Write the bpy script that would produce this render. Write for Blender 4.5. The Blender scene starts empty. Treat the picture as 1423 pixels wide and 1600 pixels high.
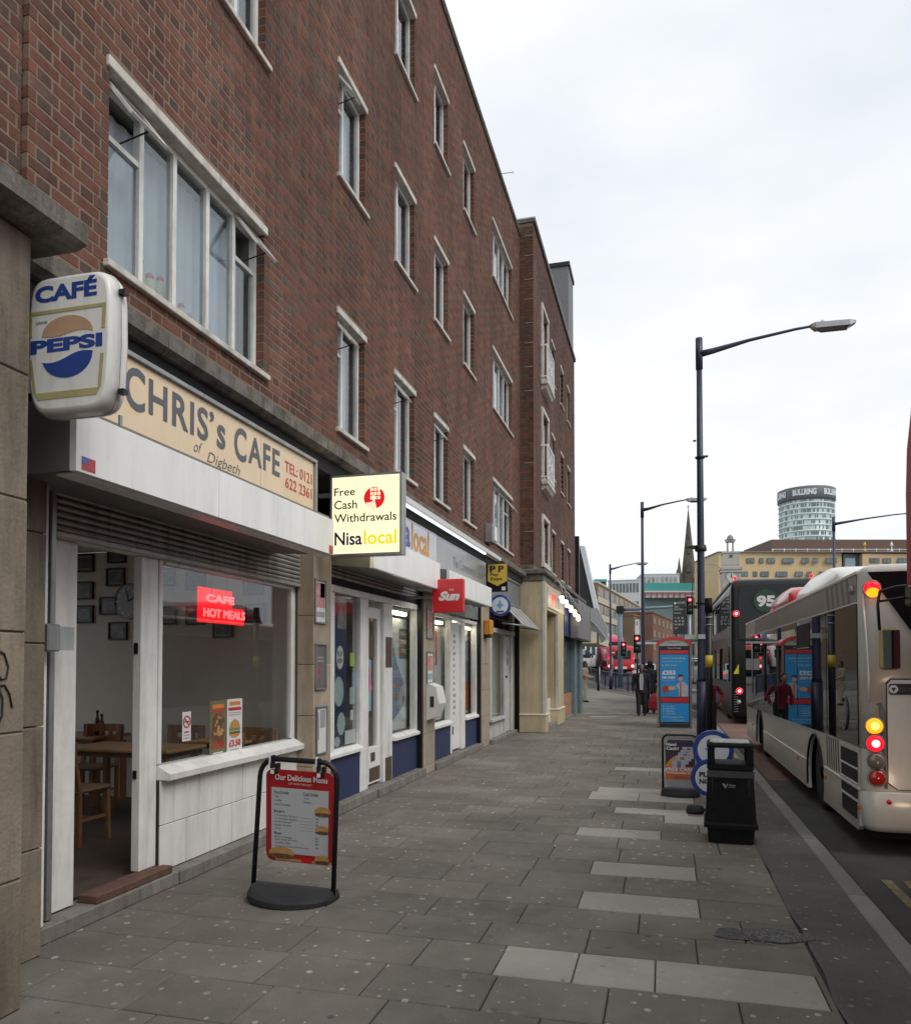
import bpy, bmesh, math, random
from mathutils import Vector, Matrix
random.seed(7)
R = math.radians
SC = bpy.context.scene
COL = SC.collection
PI = math.pi

# ------------------------------------------------------------------ camera
FPX, YAW, PITCH, EYE = 1200.0, R(15.1), R(1.5), 1.65
CYP = 1037 - FPX * math.tan(PITCH)
cd = bpy.data.cameras.new('camera')
cam = bpy.data.objects.new('camera', cd)
COL.objects.link(cam)
cam.location = (0, 0, EYE)
cam.rotation_euler = (R(90) + PITCH, 0, YAW)
cd.sensor_fit = 'HORIZONTAL'
cd.sensor_width = 36
cd.lens = 36 * FPX / 1423
cd.shift_y = (CYP - 800) / 1423
cd.clip_end = 3000
cd.clip_start = 0.05
SC.camera = cam

def ray(px, py):
    X = (px - 711.5) / FPX; Y = (CYP - py) / FPX
    fy = math.cos(PITCH) - Y * math.sin(PITCH); uz = Y * math.cos(PITCH) + math.sin(PITCH)
    return (X * math.cos(YAW) - fy * math.sin(YAW), X * math.sin(YAW) + fy * math.cos(YAW), uz)
def atx(px, py, x):
    r = ray(px, py); t = x / r[0]; return Vector((x, r[1] * t, r[2] * t + EYE))
def aty(px, py, y):
    r = ray(px, py); t = y / r[1]; return Vector((r[0] * t, y, r[2] * t + EYE))

# ------------------------------------------------------------------ world: overcast daylight
SUN_EL, SUN_AZ = R(48), R(115)
w = bpy.data.worlds.new('World'); SC.world = w; w.use_nodes = True
nt = w.node_tree; nt.nodes.clear()
def wn(t): return nt.nodes.new(t)
out = wn('ShaderNodeOutputWorld'); bg = wn('ShaderNodeBackground'); sky = wn('ShaderNodeTexSky')
sky.sky_type = 'NISHITA'; sky.sun_disc = False; sky.sun_elevation = SUN_EL; sky.sun_rotation = SUN_AZ
sky.air_density = 1.0; sky.dust_density = 3.0
tc = wn('ShaderNodeTexCoord'); mp = wn('ShaderNodeMapping'); mp.inputs['Scale'].default_value = (1.0, 1.0, 2.6)
nz = wn('ShaderNodeTexNoise'); nz.inputs['Scale'].default_value = 1.7; nz.inputs['Detail'].default_value = 5; nz.inputs['Roughness'].default_value = .5
cr = wn('ShaderNodeValToRGB')
cr.color_ramp.elements[0].position = .30; cr.color_ramp.elements[0].color = (.72, .785, .85, 1)
cr.color_ramp.elements[1].position = .60; cr.color_ramp.elements[1].color = (.97, .985, 1.0, 1)
mul = wn('ShaderNodeVectorMath'); mul.operation = 'SCALE'; mul.inputs['Scale'].default_value = 9.2
mx = wn('ShaderNodeMixRGB'); mx.inputs['Fac'].default_value = .97
bg.inputs['Strength'].default_value = .1
nt.links.new(tc.outputs['Generated'], mp.inputs['Vector']); nt.links.new(mp.outputs['Vector'], nz.inputs['Vector'])
nt.links.new(nz.outputs['Fac'], cr.inputs['Fac']); nt.links.new(cr.outputs['Color'], mul.inputs[0])
nt.links.new(sky.outputs['Color'], mx.inputs['Color1']); nt.links.new(mul.outputs['Vector'], mx.inputs['Color2'])
nt.links.new(mx.outputs['Color'], bg.inputs['Color']); nt.links.new(bg.outputs['Background'], out.inputs['Surface'])
sl = bpy.data.lights.new('sun', 'SUN'); sl.energy = 1.35; sl.angle = R(35); sl.color = (1, .97, .92)
so = bpy.data.objects.new('sun', sl); COL.objects.link(so)
so.rotation_euler = (R(90) - SUN_EL, 0, R(180) - SUN_AZ)
SC.view_settings.view_transform = 'Standard'; SC.view_settings.look = 'None'
SC.view_settings.exposure = 0.22; SC.view_settings.gamma = 1.0; SC.view_settings.use_curve_mapping = False
SC.render.engine = 'CYCLES'
SC.cycles.max_bounces = 8; SC.cycles.transparent_max_bounces = 24; SC.cycles.caustics_reflective = False
SC.cycles.sample_clamp_indirect = 6

# ------------------------------------------------------------------ object helpers
ORG = {}
def tag(o, label=None, cat=None, group=None, kind=None):
    if label: o['label'] = label
    if cat: o['category'] = cat
    if group: o['group'] = group
    if kind: o['kind'] = kind
    return o
def thing(name, label, cat, loc=(0, 0, 0), group=None):
    o = bpy.data.objects.new(name, None); COL.objects.link(o); o.location = loc
    o.empty_display_size = .2
    ORG[o.name] = Vector(loc)
    return tag(o, label, cat, group)
def link(name, me, parent=None):
    o = bpy.data.objects.new(name, me); COL.objects.link(o)
    if parent is not None:
        o.parent = parent; ORG[o.name] = ORG.get(parent.name, Vector((0, 0, 0)))
    return o
def dup(root, loc=None, rz=None, label=None, group=None):
    def cp(o, par):
        c = o.copy(); COL.objects.link(c)
        if par is not None: c.parent = par
        for ch in [k for k in KIDS if k.parent == o]: cp(ch, c)
        return c
    KIDS = list(COL.objects)
    c = cp(root, None)
    if loc is not None: c.location = loc
    if rz is not None: c.rotation_euler.z = rz
    if label: c['label'] = label
    if group: c['group'] = group
    return c

class MB:
    def __init__(s): s.v = []; s.f = []; s.sm = []; s.mi = []; s.cur = 0; s.rnd = []; s.r = 0.0
    def _f(s, idx, smooth=False):
        s.f.append(idx); s.sm.append(smooth); s.mi.append(s.cur); s.rnd.append(s.r)
    def quad(s, a, b, c, d): 
        n = len(s.v); s.v += [tuple(a), tuple(b), tuple(c), tuple(d)]; s._f((n, n+1, n+2, n+3)); return s
    def poly(s, pts):
        n = len(s.v); s.v += [tuple(p) for p in pts]; s._f(tuple(range(n, n+len(pts)))); return s
    def box(s, x0, x1, y0, y1, z0, z1):
        if x0 > x1: x0, x1 = x1, x0
        if y0 > y1: y0, y1 = y1, y0
        if z0 > z1: z0, z1 = z1, z0
        n = len(s.v)
        s.v += [(x0,y0,z0),(x1,y0,z0),(x1,y1,z0),(x0,y1,z0),(x0,y0,z1),(x1,y0,z1),(x1,y1,z1),(x0,y1,z1)]
        for q in ((0,3,2,1),(4,5,6,7),(0,1,5,4),(1,2,6,5),(2,3,7,6),(3,0,4,7)): s._f(tuple(n+i for i in q))
        return s
    def cbox(s, x0, x1, y0, y1, z0, z1, c=.01):
        """box with chamfered edges"""
        if x0 > x1: x0, x1 = x1, x0
        if y0 > y1: y0, y1 = y1, y0
        if z0 > z1: z0, z1 = z1, z0
        c = min(c, (x1-x0)*.45, (y1-y0)*.45, (z1-z0)*.45)
        rings = []
        for z, k in ((z0, c), (z0+c, 0), (z1-c, 0), (z1, c)):
            a, b, e, g = x0+k, x1-k, y0+k, y1-k
            cc = c if k == 0 else c*.4
            rings.append([(a+cc,e,z),(b-cc,e,z),(b,e+cc,z),(b,g-cc,z),(b-cc,g,z),(a+cc,g,z),(a,g-cc,z),(a,e+cc,z)])
        return s.loft(rings, True, True)
    def loft(s, rings, cap0=True, cap1=True, smooth=False, closed=True):
        n = len(s.v); m = len(rings[0])
        for r in rings: s.v += [tuple(p) for p in r]
        for i in range(len(rings)-1):
            for j in range(m if closed else m-1):
                k = (j+1) % m
                s._f((n+i*m+j, n+i*m+k, n+(i+1)*m+k, n+(i+1)*m+j), smooth)
        if cap0: s._f(tuple(n+j for j in reversed(range(m))))
        if cap1: s._f(tuple(n+(len(rings)-1)*m+j for j in range(m)))
        return s
    def prism(s, pts, axis, a, b):
        """pts 2D polygon; axis 'x': (y,z), 'y': (x,z), 'z': (x,y)"""
        def P(p, t):
            return (t, p[0], p[1]) if axis == 'x' else ((p[0], t, p[1]) if axis == 'y' else (p[0], p[1], t))
        return s.loft([[P(p, a) for p in pts], [P(p, b) for p in pts]])
    def tube(s, pts, r, n=8, cap=True, smooth=True):
        pts = [Vector(p) for p in pts]; rings = []
        rs = r if isinstance(r, (list, tuple)) else [r]*len(pts)
        up = None
        for i, p in enumerate(pts):
            d = (pts[min(i+1, len(pts)-1)] - pts[max(i-1, 0)]).normalized()
            if up is None:
                up = Vector((0, 0, 1)) if abs(d.z) < .9 else Vector((1, 0, 0))
            a = d.cross(up).normalized(); b = a.cross(d).normalized(); up = b
            rings.append([tuple(p + rs[i]*(math.cos(t)*a + math.sin(t)*b)) for t in [2*PI*k/n for k in range(n)]])
        return s.loft(rings, cap, cap, smooth)
    def bar(s, a, b, wd, ht, up=(0,0,1)):
        a = Vector(a); b = Vector(b); d = (b-a).normalized(); u = Vector(up)
        if abs(d.dot(u)) > .98: u = Vector((1,0,0))
        x = d.cross(u).normalized()*wd/2; y = x.cross(d).normalized()*ht/2
        return s.loft([[tuple(p-x-y), tuple(p+x-y), tuple(p+x+y), tuple(p-x+y)] for p in (a, b)])
    def lathe(s, prof, c=(0,0,0), n=16, smooth=True, axis='z', sx=1, sy=1):
        rings = []
        for r, z in prof:
            ring = []
            for k in range(n):
                t = 2*PI*k/n; p = (r*math.cos(t)*sx, r*math.sin(t)*sy, z)
                if axis == 'y': p = (p[0], z, p[1])
                if axis == 'x': p = (z, p[0], p[1])
                ring.append((c[0]+p[0], c[1]+p[1], c[2]+p[2]))
            rings.append(ring)
        return s.loft(rings, True, True, smooth)
    def sphere(s, c, r, n=12, m=8, sx=1, sy=1, sz=1):
        return s.lathe([(max(.001, r*math.sin(PI*i/m)), -r*math.cos(PI*i/m)*sz) for i in range(m+1)], c, n, True, 'z', sx, sy)
    def disc(s, c, r, axis='y', n=24, t=.002, rz=None):
        """flat disc; thickness t towards +axis"""
        rz = rz or r
        pts = [(r*math.cos(2*PI*k/n), rz*math.sin(2*PI*k/n)) for k in range(n)]
        if axis == 'y': return s.loft([[(c[0]+p[0], c[1]+q, c[2]+p[1]) for p in pts] for q in (0, t)])
        if axis == 'x': return s.loft([[(c[0]+q, c[1]+p[0], c[2]+p[1]) for p in pts] for q in (0, t)])
        return s.loft([[(c[0]+p[0], c[1]+p[1], c[2]+q) for p in pts] for q in (0, t)])
    def add_mesh(s, verts, faces, smooth=False):
        n = len(s.v); s.v += [tuple(p) for p in verts]
        for f in faces: s._f(tuple(n+i for i in f), smooth)
    def build(s, name, mat, parent=None, label=None, kind=None, attr=False, recalc=True, bevel=0):
        org = ORG.get(parent.name, Vector((0,0,0))) if parent is not None else Vector((0,0,0))
        me = bpy.data.meshes.new(name)
        me.from_pydata([(p[0]-org.x, p[1]-org.y, p[2]-org.z) for p in s.v], [], s.f)
        mats = mat if isinstance(mat, (list, tuple)) else [mat]
        for m in mats: me.materials.append(m)
        me.polygons.foreach_set('use_smooth', s.sm)
        if len(mats) > 1: me.polygons.foreach_set('material_index', s.mi)
        if attr:
            a = me.attributes.new('rnd', 'FLOAT', 'FACE'); a.data.foreach_set('value', s.rnd)
        if recalc:
            bm = bmesh.new(); bm.from_mesh(me); bmesh.ops.recalc_face_normals(bm, faces=bm.faces)
            if bevel:
                bmesh.ops.remove_doubles(bm, verts=bm.verts, dist=1e-5)
                eds = [e for e in bm.edges if len(e.link_faces) == 2 and e.calc_face_angle(0) > .5]
                bmesh.ops.bevel(bm, geom=eds, offset=bevel, segments=2, affect='EDGES', clamp_overlap=True, profile=.6)
            bm.to_mesh(me); bm.free()
        me.update()
        o = link(name, me, parent)
        if label: o['label'] = label
        if kind: o['kind'] = kind
        return o
def M1(fn, *a, **k):
    m = MB(); getattr(m, fn)(*a, **k); return m
def box(name, mat, par, x0, x1, y0, y1, z0, z1, c=0, label=None, kind=None):
    m = MB()
    if c: m.cbox(x0, x1, y0, y1, z0, z1, c)
    else: m.box(x0, x1, y0, y1, z0, z1)
    return m.build(name, mat, par, label, kind)

# text turned into flat meshes with the built-in font
def text_geo(txt, bold=0.0, shear=0.0, space=1.0):
    c = bpy.data.curves.new('t', 'FONT'); c.body = txt; c.size = 1; c.offset = bold; c.shear = shear
    c.resolution_u = 4; c.space_character = space; c.align_x = 'LEFT'
    o = bpy.data.objects.new('t', c)
    me = bpy.data.meshes.new_from_object(o)
    vs = [v.co.copy() for v in me.vertices]; fs = [tuple(p.vertices) for p in me.polygons]
    bpy.data.objects.remove(o); bpy.data.curves.remove(c); bpy.data.meshes.remove(me)
    return vs, fs
TC = {}
def put_text(mb, txt, org, u, v, wd, ht, bold=0.0, shear=0.0, space=1.0):
    """fit the word into wd x ht (either may be None) at org, along unit vectors u and v"""
    key = (txt, bold, shear, space)
    if key not in TC: TC[key] = text_geo(*key)
    vs, fs = TC[key]
    if not vs: return
    x0 = min(p.x for p in vs); x1 = max(p.x for p in vs); y0 = min(p.y for p in vs); y1 = max(p.y for p in vs)
    if wd is None: wd = (x1-x0)*ht/(y1-y0)
    if ht is None: ht = (y1-y0)*wd/(x1-x0)
    org = Vector(org); u = Vector(u); v = Vector(v)
    mb.add_mesh([org + u*((p.x-x0)/(x1-x0)*wd) + v*((p.y-y0)/(y1-y0)*ht) for p in vs], fs)
    return wd
def word(name, mat, par, txt, org, u, v, wd, ht, bold=0.0, shear=0.0, space=1.0, label=None):
    m = MB(); put_text(m, txt, org, u, v, wd, ht, bold, shear, space)
    return m.build(name, mat, par, label, recalc=False)
UX, UY, UZ = Vector((1,0,0)), Vector((0,1,0)), Vector((0,0,1))

# ------------------------------------------------------------------ materials
MC = {}
def mat(name, col, rough=.6, metal=0, var=.12, scale=6.0, bump=0.0, bscale=60.0, dirt=0.0, spec=.5, emit=None, es=1.0, coat=0, rv=0.0):
    if name in MC: return MC[name]
    m = bpy.data.materials.new(name); m.use_nodes = True; n = m.node_tree; b = n.nodes['Principled BSDF']; MC[name] = m
    L = n.links.new
    b.inputs['Base Color'].default_value = (*col, 1); b.inputs['Roughness'].default_value = rough
    b.inputs['Metallic'].default_value = metal; b.inputs['Specular IOR Level'].default_value = spec
    if coat: b.inputs['Coat Weight'].default_value = coat; b.inputs['Coat Roughness'].default_value = .08
    if emit: b.inputs['Emission Color'].default_value = (*emit, 1); b.inputs['Emission Strength'].default_value = es
    if var or dirt or bump:
        g = n.nodes.new('ShaderNodeNewGeometry')
    if var or dirt:
        z = n.nodes.new('ShaderNodeTexNoise'); z.inputs['Scale'].default_value = scale; z.inputs['Detail'].default_value = 6; z.inputs['Roughness'].default_value = .62
        L(g.outputs['Position'], z.inputs['Vector'])
        mr = n.nodes.new('ShaderNodeMapRange'); mr.inputs['From Min'].default_value = .3; mr.inputs['From Max'].default_value = .7
        mr.inputs['To Min'].default_value = 1-var; mr.inputs['To Max'].default_value = 1+var
        L(z.outputs['Fac'], mr.inputs['Value'])
        sc = n.nodes.new('ShaderNodeVectorMath'); sc.operation = 'SCALE'; sc.inputs[0].default_value = col
        fac = mr.outputs['Result']
        if rv:
            oi = n.nodes.new('ShaderNodeObjectInfo'); at = n.nodes.new('ShaderNodeAttribute'); at.attribute_name = 'rnd'
            ad = n.nodes.new('ShaderNodeMath'); ad.operation = 'ADD'; fr = n.nodes.new('ShaderNodeMath'); fr.operation = 'FRACT'
            L(oi.outputs['Random'], ad.inputs[0]); L(at.outputs['Fac'], ad.inputs[1]); L(ad.outputs[0], fr.inputs[0])
            m2 = n.nodes.new('ShaderNodeMapRange'); m2.inputs['To Min'].default_value = 1-rv; m2.inputs['To Max'].default_value = 1+rv
            L(fr.outputs[0], m2.inputs['Value'])
            mm = n.nodes.new('ShaderNodeMath'); mm.operation = 'MULTIPLY'; L(fac, mm.inputs[0]); L(m2.outputs['Result'], mm.inputs[1]); fac = mm.outputs[0]
        L(fac, sc.inputs['Scale']); last = sc.outputs['Vector']
        if dirt:
            mp_ = n.nodes.new('ShaderNodeMapping'); mp_.inputs['Scale'].default_value = (5.0, 5.0, .7)
            L(g.outputs['Position'], mp_.inputs['Vector'])
            z2 = n.nodes.new('ShaderNodeTexNoise'); z2.inputs['Scale'].default_value = 1.6; z2.inputs['Detail'].default_value = 7; z2.inputs['Roughness'].default_value = .7
            L(mp_.outputs['Vector'], z2.inputs['Vector'])
            r2 = n.nodes.new('ShaderNodeMapRange'); r2.inputs['From Min'].default_value = .46; r2.inputs['From Max'].default_value = .68
            r2.inputs['To Max'].default_value = dirt; L(z2.outputs['Fac'], r2.inputs['Value'])
            mx_ = n.nodes.new('ShaderNodeMixRGB'); L(r2.outputs['Result'], mx_.inputs['Fac']); L(last, mx_.inputs['Color1'])
            mx_.inputs['Color2'].default_value = (.055, .048, .038, 1); last = mx_.outputs['Color']
        L(last, b.inputs['Base Color'])
    if bump:
        z3 = n.nodes.new('ShaderNodeTexNoise'); z3.inputs['Scale'].default_value = bscale; z3.inputs['Detail'].default_value = 5
        L(g.outputs['Position'], z3.inputs['Vector'])
        bp = n.nodes.new('ShaderNodeBump'); bp.inputs['Strength'].default_value = bump; bp.inputs['Distance'].default_value = .01
        L(z3.outputs['Fac'], bp.inputs['Height']); L(bp.outputs['Normal'], b.inputs['Normal'])
    return m
def emitm(name, col, s):
    if name in MC: return MC[name]
    m = bpy.data.materials.new(name); m.use_nodes = True; n = m.node_tree; n.nodes.clear()
    o = n.nodes.new('ShaderNodeOutputMaterial'); e = n.nodes.new('ShaderNodeEmission')
    e.inputs['Color'].default_value = (*col, 1); e.inputs['Strength'].default_value = s
    n.links.new(e.outputs[0], o.inputs[0]); MC[name] = m; return m
def glassm(name, tint=(1, 1, 1), ior=1.5, boost=0.02, rough=0.0):
    if name in MC: return MC[name]
    m = bpy.data.materials.new(name); m.use_nodes = True; n = m.node_tree; n.nodes.clear(); L = n.links.new
    o = n.nodes.new('ShaderNodeOutputMaterial'); mixs = n.nodes.new('ShaderNodeMixShader')
    t = n.nodes.new('ShaderNodeBsdfTransparent'); t.inputs['Color'].default_value = (*tint, 1)
    gl = n.nodes.new('ShaderNodeBsdfGlossy'); gl.inputs['Roughness'].default_value = rough; gl.inputs['Color'].default_value = (.95, .97, 1, 1)
    fr = n.nodes.new('ShaderNodeLayerWeight'); fr.inputs['Blend'].default_value = .5
    pw = n.nodes.new('ShaderNodeMath'); pw.operation = 'POWER'; pw.inputs[1].default_value = 5.0; L(fr.outputs['Facing'], pw.inputs[0])
    ad = n.nodes.new('ShaderNodeMath'); ad.operation = 'MULTIPLY_ADD'; ad.inputs[1].default_value = .7; ad.inputs[2].default_value = .035*(ior/1.5)**3+boost; ad.use_clamp = True
    L(pw.outputs[0], ad.inputs[0]); L(ad.outputs[0], mixs.inputs[0]); L(t.outputs[0], mixs.inputs[1]); L(gl.outputs[0], mixs.inputs[2]); L(mixs.outputs[0], o.inputs[0])
    MC[name] = m; return m

def brick_material(name, cols, weather=.5):
    m = bpy.data.materials.new(name); m.use_nodes = True; n = m.node_tree; b = n.nodes['Principled BSDF']; L = n.links.new
    oi = n.nodes.new('ShaderNodeObjectInfo'); at = n.nodes.new('ShaderNodeAttribute'); at.attribute_name = 'rnd'
    ad = n.nodes.new('ShaderNodeMath'); ad.operation = 'ADD'; fr = n.nodes.new('ShaderNodeMath'); fr.operation = 'FRACT'
    L(oi.outputs['Random'], ad.inputs[0]); L(at.outputs['Fac'], ad.inputs[1]); L(ad.outputs[0], fr.inputs[0])
    cr = n.nodes.new('ShaderNodeValToRGB'); cr.color_ramp.interpolation = 'CONSTANT'
    k = len(cols)
    while len(cr.color_ramp.elements) < k: cr.color_ramp.elements.new(.5)
    for i, c in enumerate(cols):
        cr.color_ramp.elements[i].position = i/k; cr.color_ramp.elements[i].color = (*c, 1)
    L(fr.outputs[0], cr.inputs['Fac'])
    g = n.nodes.new('ShaderNodeNewGeometry')
    z = n.nodes.new('ShaderNodeTexNoise'); z.inputs['Scale'].default_value = 30; z.inputs['Detail'].default_value = 4; L(g.outputs['Position'], z.inputs['Vector'])
    z2 = n.nodes.new('ShaderNodeTexNoise'); z2.inputs['Scale'].default_value = .55; z2.inputs['Detail'].default_value = 6; z2.inputs['Roughness'].default_value = .7; L(g.outputs['Position'], z2.inputs['Vector'])
    a1 = n.nodes.new('ShaderNodeMapRange'); a1.inputs['To Min'].default_value = .72; a1.inputs['To Max'].default_value = 1.28; L(z.outputs['Fac'], a1.inputs['Value'])
    a2 = n.nodes.new('ShaderNodeMapRange'); a2.inputs['From Min'].default_value = .3; a2.inputs['From Max'].default_value = .65; a2.inputs['To Min'].default_value = 1-weather; a2.inputs['To Max'].default_value = 1.12; L(z2.outputs['Fac'], a2.inputs['Value'])
    mps = n.nodes.new('ShaderNodeMapping'); mps.inputs['Scale'].default_value = (2.2, 2.2, .22); L(g.outputs['Position'], mps.inputs['Vector'])
    zs = n.nodes.new('ShaderNodeTexNoise'); zs.inputs['Scale'].default_value = 1.3; zs.inputs['Detail'].default_value = 7; zs.inputs['Roughness'].default_value = .7; L(mps.outputs[0], zs.inputs['Vector'])
    a3 = n.nodes.new('ShaderNodeMapRange'); a3.inputs['From Min'].default_value = .36; a3.inputs['From Max'].default_value = .6; a3.inputs['To Min'].default_value = .70; a3.inputs['To Max'].default_value = 1.06; L(zs.outputs['Fac'], a3.inputs['Value'])
    m3 = n.nodes.new('ShaderNodeMath'); m3.operation = 'MULTIPLY'; L(a2.outputs[0], m3.inputs[0]); L(a3.outputs[0], m3.inputs[1])
    mm = n.nodes.new('ShaderNodeMath'); mm.operation = 'MULTIPLY'; L(a1.outputs[0], mm.inputs[0]); L(m3.outputs[0], mm.inputs[1])
    sc = n.nodes.new('ShaderNodeVectorMath'); sc.operation = 'SCALE'; L(cr.outputs[0], sc.inputs[0]); L(mm.outputs[0], sc.inputs['Scale'])
    L(sc.outputs[0], b.inputs['Base Color']); b.inputs['Roughness'].default_value = .9; b.inputs['Specular IOR Level'].default_value = .25
    bp = n.nodes.new('ShaderNodeBump'); bp.inputs['Strength'].default_value = .5; bp.inputs['Distance'].default_value = .006
    z3 = n.nodes.new('ShaderNodeTexNoise'); z3.inputs['Scale'].default_value = 90; z3.inputs['Detail'].default_value = 4; L(g.outputs['Position'], z3.inputs['Vector'])
    L(z3.outputs['Fac'], bp.inputs['Height']); L(bp.outputs[0], b.inputs['Normal'])
    return m
BRICK = brick_material('brick_clay', [(0.185,0.081,0.056),(0.165,0.071,0.050),(0.200,0.094,0.065),(0.150,0.067,0.050),(0.185,0.077,0.053),(0.125,0.063,0.050),(0.170,0.079,0.057),(0.150,0.087,0.069),(0.195,0.087,0.059)], .38)
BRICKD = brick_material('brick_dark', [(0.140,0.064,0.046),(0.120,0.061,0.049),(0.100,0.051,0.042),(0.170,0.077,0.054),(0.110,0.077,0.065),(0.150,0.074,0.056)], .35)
BRICKH = brick_material('brick_header', [(0.130,0.067,0.052),(0.105,0.071,0.057),(0.150,0.071,0.052),(0.105,0.057,0.046),(0.165,0.077,0.056),(0.110,0.084,0.070)], .35)
MORTAR = mat('mortar', (.20,.138,.10), .95, var=.2, scale=4, bump=.3)
WHITEP = mat('white_paint', (.80,.795,.77), .45, var=.08, scale=5, dirt=.24)
WHITEC = mat('white_clean', (.82,.81,.79), .35, var=.04, scale=3, dirt=.12)
WINFR = mat('window_paint', (.72,.71,.67), .5, var=.1, scale=9, dirt=.35)
CONC = mat('concrete_band', (.155,.14,.12), .85, var=.45, scale=7, bump=.6, bscale=40, dirt=.95)
CONCL = mat('concrete_lintel', (.58,.555,.50), .8, var=.14, scale=7, bump=.2, dirt=.4)
STONE = mat('sandstone', (.235,.195,.15), .9, var=.22, scale=2.5, bump=.45, bscale=45, dirt=.55, rv=.12)
STONEJ = mat('stone_joint', (.09,.08,.07), .95)
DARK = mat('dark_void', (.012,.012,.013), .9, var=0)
BLACKM = mat('black_metal', (.011,.011,.013), .4, var=.2, spec=.35)
BLACKP = mat('black_plastic', (.010,.011,.0115), .6, spec=.12, var=.25, scale=12, bump=.15, bscale=150)
GREYM = mat('grey_metal', (.32,.33,.33), .45, .6, var=.15, dirt=.3)
SLAT = mat('shutter_steel', (.40,.39,.37), .5, .25, var=.12, dirt=.5)
PLINTH = mat('plinth_concrete', (.21,.195,.175), .9, var=.22, scale=5, bump=.4, dirt=.5)
GLASS = glassm('window_glass', (.93,.95,.95), 1.5, .02)
GLASSU = glassm('upper_glass', (.80,.84,.86), 1.6, .05)
NAVY = mat('navy_paint', (.026,.038,.105), .55, var=.1, dirt=.15)
NAVYM = mat('navy_metal', (.016,.021,.052), .4, var=.15)
RED = mat('red_paint', (.48,.015,.02), .4, var=.06)
CREAM = mat('cream_paint', (.52,.43,.27), .6, var=.08, scale=3, dirt=.25)
CURTAIN = mat('net_curtain', (.66,.70,.74), .9, var=.08)
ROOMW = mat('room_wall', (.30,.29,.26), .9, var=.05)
BUSGL = mat('bus_glass', (.010,.011,.013), .0, var=0, spec=.26)
print('helpers ok')
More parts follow.
